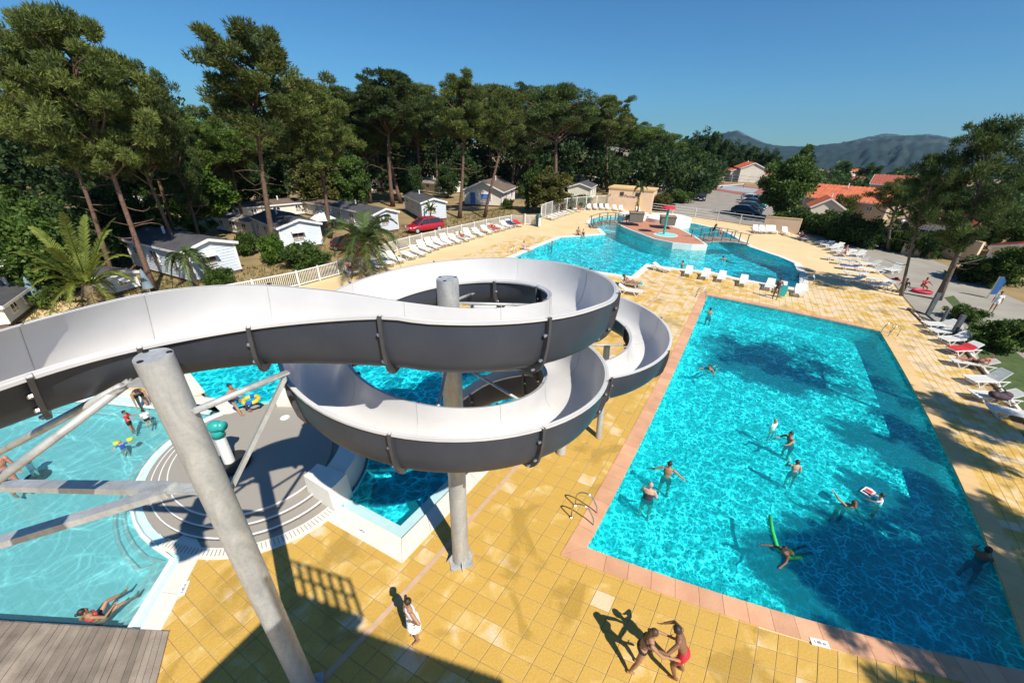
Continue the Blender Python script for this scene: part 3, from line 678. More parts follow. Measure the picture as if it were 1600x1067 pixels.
# --- loungers
def lounger_meshes(back):
    """white plastic chaise: y runs from foot (-) to head (+)"""
    W = .64; hz = .36; L0, Lh, L1 = -1.0, .28, .95
    seat = MB()
    for s in (-1, 1): seat.bar((s*W/2, L0, hz), (s*W/2, Lh, hz), .055, .06)
    n = 12
    for k in range(n):
        y = L0+.04+(Lh-L0-.06)*k/(n-1); seat.box((0, y, hz+.012), (W-.02, .085, .02))
    bk = MB(); a = math.radians(back); ca, sa = math.cos(a), math.sin(a); BL = .72
    def bp(x, t, o=0.0): return Vector((x, Lh+t*ca-o*sa, hz+.015+t*sa+o*ca))
    for s in (-1, 1): bk.bar(bp(s*W/2*.97, 0), bp(s*W/2*.85, BL), .055, .045)
    for k in range(7):
        t = .05+(BL-.08)*k/6; w = W*(.96-.12*k/6); bk.bar(bp(-w/2, t, .01), bp(w/2, t, .01), .09, .02, up=(0, -sa, ca))
    legs = []
    for (y, d) in ((-.82, 1), (-.30, -1), (.30, 1), (.80, -1)):
        m = MB()
        for s in (-1, 1): m.bar((s*W/2, y, hz-.02), (s*(W/2+.02), y+d*.24, .0), .05, .045)
        m.bar((-W/2-.01, y+d*.2, .06), (W/2+.01, y+d*.2, .06), .035, .035); legs.append(m.mesh('leg', MAT['plastic_white']))
    arm = MB()
    for s in (-1, 1): arm.bar((s*W/2, Lh, hz+.01), (s*W/2, .9, hz), .05, .05)
    return seat.mesh('seat', MAT['plastic_white']), bk.mesh('backrest', MAT['plastic_white']), legs, arm.mesh('rail', MAT['plastic_white'])
LM = {b: lounger_meshes(b) for b in (4, 28, 48)}
LOUNGERS = []
def lounger(foot, head, back, label, group, size=None, drop=0.0):
    f, h = g(*foot), g(*head); c = (f+h)/2; d = h-f; L = d.length
    s = size or max(.72, min(1.14, L/1.95)); rz = math.atan2(d.y, d.x)-PI/2
    t = thing('sun_lounger', label, 'sun lounger', (c.x, c.y, drop), rz, group); t.scale = (s, s, s)
    se, bk, lg, ar = LM[back]; link('seat', se, t); link('backrest', bk, t); link('rail', ar, t)
    for m in lg: link('leg', m, t)
    LOUNGERS.append(t); return t
FENCE_ROW = [((563, 437), (533, 420), 48), ((574, 430), (556, 414), 48), ((600, 429), (582, 411), 4), ((616, 422), (592, 408), 28), ((633, 416), (604, 404), 28), ((651, 410), (625, 398), 4), ((670, 406), (637, 394), 28), ((679, 400), (648, 388), 48),
             ((691, 395), (660, 384), 48), ((700, 390.5), (673, 380), 28), ((711, 388.5), (685, 377), 48), ((725, 386), (697, 374), 28), ((739, 382.5), (709, 371), 28), ((748, 379), (719, 367), 48), ((761, 375), (734, 364), 28), ((775, 370.5), (747, 360), 28),
             ((786, 367), (758, 357), 28), ((793, 364), (769, 355.5), 4), ((802, 361), (779, 353), 28), ((809, 359), (787, 350.5), 28), ((817, 357), (799, 350), 4)]
for k, (f, h, b) in enumerate(FENCE_ROW):
    extra = {0: ' under a sunbather'}.get(k, '')
    lounger(f, h, b, f'white plastic lounger, {ORD[k+1]} from the near end of the fence row{extra}', 'loungers along the picket fence')
CURVE = [((873, 347), (849, 340)), ((878, 344.5), (855, 338)), ((884, 342.5), (861, 336)), ((889, 340), (867, 334.5)), ((895, 338), (873, 332.5)), ((902, 335.5), (882, 330.5)), ((909, 334), (893, 328))]
for k, (f, h) in enumerate(CURVE): lounger(f, h, 4, f'flat white lounger, {ORD[k+1]} beyond the pool gate', 'flat loungers by the curved fence', .95)
UPR = [((925, 332), (916, 324)), ((935, 331.5), (926, 324)), ((945, 331), (935, 324.5)), ((954, 331), (944, 325.5)), ((966, 332), (956, 327)), ((976, 333), (966, 328)), ((1003, 335), (993, 331))]
for k, (f, h) in enumerate(UPR): lounger(f, h, 48, f'white lounger with raised back, {ORD[k+1]} in front of the pump house', 'raised loungers by the pump house', .95)
MID = [((1052, 429), (1014, 419), 28), ((1073, 439), (1077, 421), 28), ((1097, 443), (1105, 426), 28), ((1123, 447), (1129, 430), 28), ((1160, 454), (1161, 436.5), 28), ((1197, 462), (1205, 441), 28), ((1217, 465), (1222, 447), 28), ((1248, 470), (1246, 452), 28)]
for k, (f, h, b) in enumerate(MID): lounger(f, h, b, f'white lounger between the two pools, {ORD[k+1]} from the slide', 'loungers between the pools', .86)
lounger((1010, 452), (962, 444), 28, 'white lounger beyond the slide with a couple lying on it', 'loungers beyond the slide', .9)
lounger((1001, 462), (966, 457), 28, 'empty white lounger just beyond the outer bend of the slide', 'loungers beyond the slide', .9)
NE = [((1188, 369), (1173, 359)), ((1198, 369), (1183, 360)), ((1207, 369), (1193, 360)), ((1216, 369.5), (1200, 360)), ((1235, 371), (1218, 363))]
for k, (f, h) in enumerate(NE): lounger(f, h, 48, f'white lounger below the beige wall, {ORD[k+1]} from the railing', 'loungers below the beige wall', .95)
RIGHT = [((1266, 381), (1241, 370), 48), ((1270, 385), (1292, 380), 4), ((1279, 388), (1303, 384.5), 28), ((1288, 392.5), (1311, 389), 28), ((1294, 398), (1320, 393.5), 4), ((1305, 403), (1331, 398), 28), ((1286, 405), (1322, 409), 4), ((1322, 407), (1357, 411.5), 28), ((1335, 415), (1378, 418), 28),
         ((1306, 419), (1350, 424), 4), ((1313, 429), (1358, 434), 4), ((1304, 440), (1356, 443), 28), ((1347, 441), (1392, 444), 4), ((1353, 449), (1395, 452), 28), ((1380, 428), (1405, 424), 48), ((1296, 391), (1318, 387), 28), ((1312, 398), (1338, 395), 4), ((1328, 403), (1350, 400), 28), ((1300, 411), (1338, 416), 28), ((1345, 425), (1380, 428), 28)]
for k, (f, h, b) in enumerate(RIGHT): lounger(f, h, b, f'white lounger beside the grey path, {ORD[k+1]} counted from the beige wall', 'loungers beside the path', .86)
EAST = [((1443, 512), (1487, 515), 28), ((1455, 523), (1495, 525), 28), ((1466, 537), (1509, 535), 28), ((1481, 553), (1520, 551), 28), ((1493, 571), (1538, 578), 28), ((1508, 600), (1565, 601), 48), ((1520, 624), (1580, 630), 28), ((1550, 647), (1612, 661), 4)]
for k, (f, h, b) in enumerate(EAST): lounger(f, h, b, f'white lounger along the lawn edge, {ORD[k+1]} from the dark gate', 'loungers along the lawn', .86)
# --- pool ladders
def ladder(p, rz, label, s=1.0):
    t = thing('pool_ladder', label, 'ladder', p, rz); t.scale = (s, s, s)
    for x in (-.25, .25):
        pts = [(x, -.55, 0), (x, -.55, .45)]+[(x, -.55+.3-.3*math.cos(a), .45+.28*math.sin(a)) for a in (.4, .8, 1.2, 1.57, 2.0, 2.5)]+[(x, .15, .3), (x, .22, -.2), (x, .22, -1.1)]
        MB().tube(pts, .022, 8).build('rail', MAT['steel'], t, smooth=True)
        MB().lathe([(.05, 0), (.05, .02), (.025, .04)], 10, (x, -.55, .012)).build('foot_cap', MAT['steel'], t, smooth=True, angle=30)
    for z in (-.35, -.65, -.95): MB().box((0, .24, z), (.5, .09, .03)).build('tread', MAT['steel'], t)
def face(a, b): d = Vector(b)-Vector(a); return math.atan2(d.y, d.x)-PI/2
a, b = g(905, 806), g(952, 832)
ladder(g(921, 808)*1.0, face(tr(-2.6, 9.2), tr(-1.5, 9.2)), 'chrome ladder at the near corner of the rectangular pool', .9)
ladder(tr(-2.35, 32.4), face(tr(-2.6, 32.4), tr(-1.5, 32.4)), 'chrome ladder at the far corner of the rectangular pool by the loungers', .9)
ladder(g(1385, 523), face(g(1400, 520), g(1370, 522)), 'chrome ladder at the far corner of the rectangular pool by the dark gate', .9)
ladder(g(802, 396), face(g(790, 394), g(820, 402)), 'chrome ladder at the lagoon edge beyond the slide', .95)
ladder(g(1258, 442), face(g(1275, 447), g(1235, 440)), 'chrome ladder at the lagoon edge beside the last lounger', .95)
# --- lagoon island, planters, water toy, bridges
isl2 = thing('lagoon_island', 'curved white walled island with terracotta top in the lagoon pool', 'island', g(1040, 372))
LO = Vector(isl2.location)
mb = MB(); n = len(island_lagoon)
top = offset_poly(island_lagoon, -.05)
def rel(P, O): return [(p[0]-O.x, p[1]-O.y) for p in P]
mb.prism(rel(island_lagoon, LO), -1.3, .5); mb.build('wall', MAT['white_render'], isl2)
MB().prism(rel(offset_poly(island_lagoon, -.22), LO), .45, .52).build('walkway', MAT['terracotta_deck'], isl2)
pc = g(1040, 367, .52)
MB().lathe([(1.35, 0), (1.35, .012), (1.2, .014), (1.18, .004)], 24, (pc.x-LO.x, pc.y-LO.y, .52)).build('basin_rim', MAT['white_coping'], isl2)
MB().lathe([(0.01, 0), (1.2, 0)], 24, (pc.x-LO.x, pc.y-LO.y, .53), caps=False).build('splash_basin', MAT['basin'], isl2)
for (u, v, r, w) in ((993, 346, 2.6, 'west'), (1040, 350, 3.2, 'east')):
    p = g(u, v, 0); q = p-LO
    MB().lathe([(r, -1.2), (r, .95), (r-.1, 1.0), (r-.5, 1.0), (.05, .98)], 28, (q.x, q.y, 0), caps=False).build('round_bed', MAT['white_render'], isl2, smooth=True, angle=30)
def planter(u, v, z, w, h, label):
    p = g(u, v, z); t = thing('planter_box', label, 'planter', p, .3)
    MB().box((0, 0, h/2), (w*.92, w*.92, h), top=1.08).build('box', MAT['planter_grey'], t); MB().box((0, 0, h+.02), (w*1.06, w*1.06, .05)).build('rim', MAT['planter_grey'], t); MB().box((0, 0, h+.02), (w*.85, w*.85, .06)).build('soil', MAT['earth'], t)
    return p
PL1 = planter(993, 346, 1.0, 1.75, 1.1, 'grey planter box with a young palm beside the footbridge'); PL2 = planter(1042, 350.5, 1.0, 1.75, .95, 'low grey planter box behind the red water umbrella')
um = thing('water_umbrella', 'red umbrella-shaped water toy on a tall teal pole', 'water toy', g(1037, 366, .53))
hh = col_h(g(1037, 366, 0), 321)-.5
MB().tube([(0, 0, 0), (0, 0, hh)], .13, 12).build('pole', MAT['teal_paint'], um, smooth=True, angle=40)
R_u = 10.5*gscale(g(1037, 366))
cm = MB()
for k in range(8):
    a0, a1 = 2*PI*k/8, 2*PI*(k+1)/8; am = (a0+a1)/2
    P = [(0, 0, hh+.35)]; rings = []
    for (r, z) in ((.35, .33), (.7, .2), (1.0, -.12)):
        rings.append([(R_u*r*math.cos(t)*f, R_u*r*math.sin(t)*f, hh+z*R_u*.8+zz) for t, f, zz in ((a0, 1, 0), (am, .97, .12*r), (a1, 1, 0))])
    vs = [(0, 0, hh+.42*R_u*.8)]+[v for r in rings for v in r]
    cm.add(vs, [(0, 1, 2), (0, 2, 3)]+[(1+3*i+j, 1+3*(i+1)+j, 2+3*(i+1)+j, 2+3*i+j) for i in range(2) for j in range(2)])
cm.build('canopy', MAT['red_canvas'], um, smooth=True)
def footbridge(a, b, width, label, npost, h=1.05, rise=.45):
    a, b = Vector(a), Vector(b); d = (b-a); L = d.length; d.normalize(); s = Vector((-d.y, d.x, 0))
    t = thing('footbridge', label, 'bridge', a)
    def P(k, side, z=0.0): return d*(L*k)+s*side+Vector((0, 0, .05+rise*math.sin(PI*k)+z))
    n = max(8, int(L/.35)); 
    for k in range(n): MB().bar((P((k+.03)/n, -width/2)+P((k+.97)/n, -width/2))/2, (P((k+.03)/n, width/2)+P((k+.97)/n, width/2))/2, L/n*.93, .06).build('plank', MAT['wood'], t)
    for sd in (-width/2, width/2):
        MB().tube([P(k/12, sd, -.08) for k in range(13)], .07, 6).build('beam', MAT['wood'], t)
        for k in range(npost): MB().bar(P((k+.3)/(npost-.4), sd, -.2), P((k+.3)/(npost-.4), sd, h), .1, .1).build('post', MAT['post_dark'], t)
        MB().tube([P(k/12, sd, h-.03) for k in range(13)], .045, 6).build('handrail', MAT['wood'], t, smooth=True)
footbridge(g(921, 354), g(979, 352, .3), 2.4, 'small arched footbridge with dark posts by the pump house', 5)
footbridge(g(1084, 377, .3), g(1160, 379), 2.2, 'small arched footbridge with dark posts and two people on it', 6, rise=.3)
# --- white picket fence (with its gate) along the west side
pk = MB().box((0, 0, .5), (.032, .02, 1.0)).mesh('picket', MAT['fence_white'])
def fence(base_px, label, h=1.15, pitch=.125, post=2.1, maxp=290, name='picket_fence'):
    P = [g(*q) for q in base_px]; O = P[0]; t = thing(name, label, 'fence', O); total = 0.0; pickets = []; segs = []
    for a, b in zip(P[:-1], P[1:]):
        L = (b-a).length; segs.append((a, b, L)); d = (b-a)/L; rz = math.atan2(d.y, d.x)
        k = int(L/pitch)
        for i in range(k): pickets.append((a+d*(L*(i+.5)/k), rz))
        for z in (.12, h-.06): MB().bar(a-O+Vector((0, 0, z)), b-O+Vector((0, 0, z)), .045, .07).build('rail', MAT['fence_white'], t)
        m = max(1, round(L/post))
        for i in range(m+(1 if b == P[-1] else 0)):
            p = a+d*(L*i/m)-O; MB().box((p.x, p.y, (h+.06)/2), (.085, .085, h+.06), rz).build('post', MAT['fence_white'], t)
    for p, rz in pickets[:maxp]: o = link('picket', pk, t, p-O+Vector((0, 0, .06)), rz); o.scale = (1, 1, h-.1)
    if len(pickets) > maxp:
        mb = MB()
        for p, rz in pickets[maxp:]: q = p-O; mb.box((q.x, q.y, h/2), (.032, .02, h-.1), rz)
        tag(mb.build('pickets', MAT['fence_white'], t), kind='stuff')
    return t
fence([(330, 476), (400, 462), (468, 447), (530, 430), (575, 411.5), (621, 392.5), (660, 382), (700, 372), (760, 357.5), (799, 349.5)], 'long white picket fence behind the row of loungers')
fence([(799, 349.5), (819, 351)], 'short white fence panel next to the pool gate', name='fence_panel')
gt = thing('pool_gate', 'white picket gate at the end of the long fence', 'gate', g(820, 351.5))
a, b = g(820, 351.5), g(842, 352.5); O = a; d = (b-a)
for k in range(11): q = d*(k+.5)/11; MB().box((q.x, q.y, .65), (.07, .05, 1.2), math.atan2(d.y, d.x)).build('bar', MAT['fence_white'], gt)
for z in (.12, 1.25): MB().bar(Vector((0, 0, z)), d+Vector((0, 0, z)), .06, .09).build('rail', MAT['fence_white'], gt)
for q in (Vector(), d): MB().box((q.x, q.y, .72), (.14, .14, 1.45)).build('post', MAT['fence_white'], gt)
fence([(845, 347), (846, 343), (852, 340), (862, 336), (873, 333), (885, 330.5), (900, 328.5), (915, 327), (931, 326), (946, 325.5)], 'tall white fence curving from the gate to the pump house', h=2.05, pitch=.2, name='curved_fence')
# low metal railing by the car park
rl = thing('metal_railing', 'low white tube railing between the lagoon and the car park', 'railing', g(1017, 333)); P = [g(*q) for q in ((1017, 333), (1050, 337.5), (1085, 342), (1120, 347), (1155, 352.5), (1190, 358))]; O = P[0]
for a, b in zip(P[:-1], P[1:]):
    L = (b-a).length; m = max(1, round(L/2.6))
    for i in range(m): q = a+(b-a)*i/m-O; MB().tube([q, q+Vector((0, 0, 1.5))], .06, 6).build('post', MAT['fence_white'], rl)
    for z in (.35, .75, 1.12, 1.48): MB().tube([a-O+Vector((0, 0, z)), b-O+Vector((0, 0, z))], .035, 6).build('rail', MAT['fence_white'], rl)
# --- pump house and garden walls
def wallbox(name, label, cat, pts, h, mat, thick=None, roof=None):
    t = thing(name, label, cat, g(*pts[0])); return t
def house_box(a, b, depth, h):
    """foot corners a-b of the visible front; returns origin, direction, depth vector"""
    a, b = Vector(a), Vector(b); d = b-a; n = Vector((-d.y, d.x, 0)).normalized()
    if n.dot(Vector((0, 0, 0))-a) > 0: n = -n
    return a, d, n*depth
a, d, nrm = house_box(g(948, 326), g(1016, 331.5), 4.5, 3); hL = col_h(g(948, 326), 294); hR = col_h(g(1016, 331.5), 299.5)
ph = thing('pump_house', 'flat-roofed beige pump house with lettering and two small windows', 'building', a)
vs = [Vector(), d, d+nrm, nrm]; tops = [hL, hR, hR, hL]
MB().add(vs+[v+Vector((0, 0, t)) for v, t in zip(vs, tops)], [(0, 1, 5, 4), (1, 2, 6, 5), (2, 3, 7, 6), (3, 0, 4, 7)]).build('wall', MAT['wall_beige'], ph)
e = d.normalized(); nn = nrm.normalized()
rv = [-e*.15-nn*.12, d+e*.15-nn*.12, d+nrm+e*.15+nn*.1, nrm-e*.15+nn*.1]
MB().add([v+Vector((0, 0, t)) for v, t in zip(rv, tops)]+[v+Vector((0, 0, t+.22)) for v, t in zip(rv, tops)], [(3, 2, 1, 0), (4, 5, 6, 7), (0, 1, 5, 4), (1, 2, 6, 5), (2, 3, 7, 6), (3, 0, 4, 7)]).build('roof', MAT['slab_path'], ph)
for k, hgt in ((.31, .76), (.66, .77)):
    c = d*k-nn*.01+Vector((0, 0, hL*hgt)); w = MB().bar(c-e*.32, c+e*.32, .06, .62).build('window', MAT['dark_glass'], ph); MB().bar(c-e*.36-Vector((0, 0, .36)), c+e*.36-Vector((0, 0, .36)), .1, .06).build('sill', MAT['slab_path'], w)
MB().bar(d*.05-nn*.05+Vector((0, 0, hL*.68)), d*.05-nn*.05+Vector((0, 0, hL*.72)), .12, .2).build('wall_lamp', MAT['post_dark'], ph)
lt = link('lettering', text_mesh('lettering', 'Piscine', .62, MAT['text_ink']), ph); lt.matrix_local = Matrix.Translation(d*.49-nn*.02+Vector((0, 0, hL*.66))) @ Matrix((e, Vector((0, 0, 1)), -nn)).transposed().to_4x4()
MB().bar(d*.735-nn*.03+Vector((0, 0, .1)), d*.735-nn*.03+Vector((0, 0, 2.0)), .12, .55, up=nn).build('slide_board', mk('yellow', (.75, .55, .05), (.7, .5, .04), .5), ph)
def wall(pts, h, th, label, mat=None, name='garden_wall'):
    P = [g(*q) for q in pts]; t = thing(name, label, 'wall', P[0]); O = P[0]
    hs = h if isinstance(h, (list, tuple)) else [h]*len(P)
    mb = MB()
    n = len(P); nrm = []
    for i in range(n):
        dd = (P[min(i+1, n-1)]-P[max(i-1, 0)]).normalized(); nrm.append(Vector((-dd.y, dd.x, 0))*th/2)
    vs = []
    for p, q, hh_ in zip(P, nrm, hs): vs += [p-O-q, p-O+q, p-O+q+Vector((0, 0, hh_)), p-O-q+Vector((0, 0, hh_))]
    fs = [(0, 1, 2, 3), tuple(4*(n-1)+k for k in (3, 2, 1, 0))]
    for i in range(n-1):
        for k in range(4): a, b = 4*i+k, 4*i+(k+1) % 4; fs.append((a, a+4, b+4, b))
    mb.add(vs, fs).build('wall', mat or MAT['wall_beige'], t); 
    cp = MB()
    for i in range(n-1): cp.bar(P[i]-O+Vector((0, 0, hs[i]+.03)), P[i+1]-O+Vector((0, 0, hs[i+1]+.03)), th*1.2, .06)
    cp.build('capping', MAT['slab_path'], t); return t
wall([(1191, 359), (1246, 366)], [col_h(g(1191, 359), 338.5), col_h(g(1246, 366), 343)], .35, 'blank beige rendered wall beside the lagoon lounger row')
wall([(1393, 375), (1409, 394.5)], [1.6, 1.7], .3, 'beige wall running back from the gate pier'); wall([(1408, 396), (1424, 399)], [col_h(g(1408, 396), 380)]*2, .5, 'lit beige gate pier beside the lamp post')
wall([(1441, 400), (1454, 404)], [col_h(g(1441, 400), 386)]*2, .5, 'lit beige gate pier beside the pine trunk'); wall([(1421, 397.5), (1432, 401)], .7, .5, 'low beige wall between the gate piers')
wall([(1466, 400), (1520, 412)], 2.0, .3, 'shaded beige wall behind the large pine')
# --- litter bin, bollard toys, lamp post
bn = thing('litter_bin', 'dark green litter bin with white front beside the gate', 'bin', g(841, 354))
MB().lathe([(.3, 0), (.34, .1), (.36, 1.1), (.33, 1.2)], 16).build('body', mk('bin_green', (.02, .07, .06), (.03, .09, .08), .5), bn, smooth=True, angle=30); MB().lathe([(.40, 1.2), (.40, 1.28), (.28, 1.48), (.05, 1.56)], 16).build('lid', MAT['bin_green'], bn, smooth=True, angle=30); MB().box((.28, -.24, .6), (.3, .2, 1.1), .6).build('front_panel', MAT['plastic_white'], bn)
def spout(u, v, vtop, label, rz=0.0, z=0.0, floor=None):
    p = g(u, v, z); h = col_h(g(u, v, 0), vtop)-z if z >= 0 else col_h(p, vtop)
    k = h/1.9; t = thing('water_cannon', label, 'water toy', p, rz); t.scale = (k, k, k)
    MB().lathe([(.62, .0), (.62, .12), (.5, .16), (.12, .17)], 20).build('base', MAT['black_rubber'], t, smooth=True, angle=30)
    MB().tube([(0, 0, .15), (0, 0, 1.3)], [.17, .16], 14).build('post', MAT['plastic_white'], t, smooth=True, angle=40)
    MB().tube([(0, 0, 1.28), (0, 0, 1.5), (.03, .02, 1.62)], [.2, .19, .12], 12).build('collar', MAT['teal_paint'], t, smooth=True)
    MB().ball((.05, .03, 1.72), (.2, .24, .2), 12, 8).build('head', MAT['teal_paint'], t, smooth=True)
    MB().tube([(0, .1, 1.7), (.1, .3, 1.74)], [.14, .16], 12).build('nozzle', MAT['teal_paint'], t, smooth=True)
    MB().tube([(-.16, 0, 1.35), (-.24, -.02, 1.1)], [.05, .04], 8).build('handle', MAT['teal_paint'], t, smooth=True)
spout(361, 726, 648, 'teal and white water cannon on a black base on the splash island', -.9, .30)
spout(59, 745, 712, 'teal and white water cannon standing in the paddling pool', -.6, -.5)
lp = thing('lamp_post', 'slim grey lamp post with a round white globe by the pine trunks', 'street lamp', g(1389, 390)); hh = col_h(g(1389, 390), 349)
MB().tube([(0, 0, 0), (0, 0, hh)], [.08, .05], 10).build('pole', MAT['post_dark'], lp, smooth=True); MB().ball((0, 0, hh+.2), .3, 14, 10).build('globe', MAT['plastic_white'], lp, smooth=True); MB().lathe([(.16, 0), (.16, .25), (.1, .3)], 12).build('base', MAT['post_dark'], lp)
# dark gate by the lawn
P = [g(1417, 483), g(1443, 500), g(1475, 530)]; gd = thing('pool_barrier', 'dark metal gate frame with clear panels beside the lawn', 'gate', P[0]); O = P[0]
A_, B_ = g(1450, 493), g(1488, 524)
for (u, v, vt, w) in ((1449, 492, 458, .26), (1486, 527, 492, .24), (1468, 508, 482, .1)):
    p = g(u, v)-O; MB().box((p.x, p.y, col_h(g(u, v), vt)/2), (w, .14, col_h(g(u, v), vt)), .4).build('post', MAT['post_dark'], gd)
for (a, b) in (((1418, 482), (1449, 493)), ((1418, 482), (1445, 508)), ((1436, 495), (1462, 505)), ((1449, 493), (1474, 514))):
    MB().bar(g(*a)-O+Vector((0, 0, .05)), g(*b)-O+Vector((0, 0, .05)), .06, .05).build('rail', MAT['post_dark'], gd)
kb = thing('lawn_kerb', 'pale kerb rail between lawn and lounger row', 'kerb', g(1510, 548)); O = Vector(kb.location)
MB().bar(g(1508, 546)-O+Vector((0, 0, .06)), g(1640, 700)-O+Vector((0, 0, .06)), .12, .12).build('stone', MAT['white_coping'], kb)
kb['kind'] = 'structure'
mesh_obj('lawn', MB().sheet([gp([(1475, 465), (1510, 500), (1530, 560), (1600, 655), (1700, 790), (1800, 720), (1700, 600), (1600, 560), (1530, 505), (1490, 462)])], .008), MAT['lawn'])
# banner and its stand far right, clothes bench under the wall are seen as: flag
fl = thing('advert_flag', 'tall blue feather banner standing by the shrubs', 'banner', g(1542, 466)); hh = col_h(g(1542, 466), 432)
MB().tube([(0, 0, 0), (0, 0, hh)], .03, 6).build('pole', MAT['steel'], fl); MB().add([(0, 0, .3), (.42, .12, .35), (.5, .14, hh*.8), (.28, .1, hh), (0, 0, hh)], [(0, 1, 2, 3, 4)]).build('cloth', mk('flag_blue', (.02, .12, .32), (.02, .09, .25), .7), fl)
# ---------------------------------------------------------------- people
def skin_mat(name, c): return mk(name, c, tuple(x*.86 for x in c), .5, 8.0, spec=.35)
skin_mat('skin_tan', (.42, .215, .125)); skin_mat('skin_light', (.62, .36, .25)); skin_mat('skin_brown', (.24, .115, .065)); skin_mat('skin_red', (.56, .24, .16))
for n_, c_ in dict(black=(.012, .012, .014), navy=(.02, .03, .09), red=(.5, .02, .03), white=(.8, .79, .77), plum=(.055, .03, .045), blue=(.02, .07, .35), teal=(.02, .38, .38), pink=(.55, .06, .25), patterned=(.45, .35, .5), lime=(.45, .65, .05)).items():
    mk('cloth_'+n_, c_, tuple(min(1, x*1.25+.004) for x in c_), .75, 7.0)
mk('hair_dark', (.022, .014, .010), (.04, .026, .018), .55, 30.0); mk('hair_brown', (.085, .045, .022), (.06, .03, .015), .55, 30.0); mk('hair_grey', (.42, .40, .37), (.32, .3, .28), .6, 30.0); mk('hair_red', (.2, .055, .02), (.15, .04, .015), .55, 30.0); mk('hair_fair', (.4, .25, .11), (.32, .2, .09), .55, 30.0)
mk('eye_dark', (.02, .015, .012), None, .2); mk('lip', (.35, .1, .08), None, .5)
D_, F_, U_ = Vector((0, 0, -1)), Vector((0, 1, 0)), Vector((0, 0, 1))
def vec(*a): return Vector(a).normalized()
def cone(mb, a, b, ra, rb, n=10):
    a, b = Vector(a), Vector(b); d = (b-a); L = d.length; d = d/L if L > 1e-6 else U_
    mb.tube([a-d*ra*.92, a-d*ra*.55, a, b, b+d*rb*.55, b+d*rb*.92], [ra*.35, ra*.82, ra, rb, rb*.82, rb*.35], n)
def skeleton(tilt=0, arms=None, legs=None, twist=0, headtilt=0, turn=0, female=False):
    """joint positions of a 1.70 m adult, pelvis at the origin, facing +y"""
    t = math.radians(tilt); sp = Vector((0, math.sin(t), math.cos(t))); fw = Vector((0, math.cos(t), -math.sin(t)))
    lat = Vector((math.cos(math.radians(twist)), math.sin(math.radians(twist)), 0))
    J = dict(pel=Vector(), waist=sp*.17, chest=sp*.34, neck=sp*.49, sp=sp, fw=fw, lat=lat)
    h = math.radians(tilt*.55+headtilt); hs = Vector((0, math.sin(h), math.cos(h))); J['hs'] = hs
    tf = math.radians(turn); J['hf'] = (Vector((0, math.cos(h), -math.sin(h)))*math.cos(tf)+Vector((1, 0, 0))*math.sin(tf)).normalized()
    J['head'] = J['neck']+hs*.165
    sw = .165 if female else .185; hw = .095 if female else .088
    arms = arms or [(vec(-.18, 0, -1), vec(-.08, .12, -1)), (vec(.18, 0, -1), vec(.08, .12, -1))]
    legs = legs or [(vec(-.03, .02, -1), vec(0, -.02, -1)), (vec(.03, .02, -1), vec(0, -.02, -1))]
    for k, s in enumerate((-1, 1)):
        sh = sp*.44+lat*(s*sw); el = sh+arms[k][0]*.285; wr = el+arms[k][1]*.245; J['sh%d' % k] = sh; J['el%d' % k] = el; J['wr%d' % k] = wr; J['hd%d' % k] = arms[k][1]
        hp = Vector((s*hw, 0, -.02)); kn = hp+legs[k][0]*.43; an = kn+legs[k][1]*.41; J['hp%d' % k] = hp; J['kn%d' % k] = kn; J['an%d' % k] = an
        sd = legs[k][1]; f = F_-sd*F_.dot(sd); f = f.normalized() if f.length > .2 else U_; 
        if len(legs[k]) > 2: f = legs[k][2]
        J['ft%d' % k] = f
    return J
def rotm(J): return Matrix((J['lat'], J['fw'], J['sp'])).transposed()
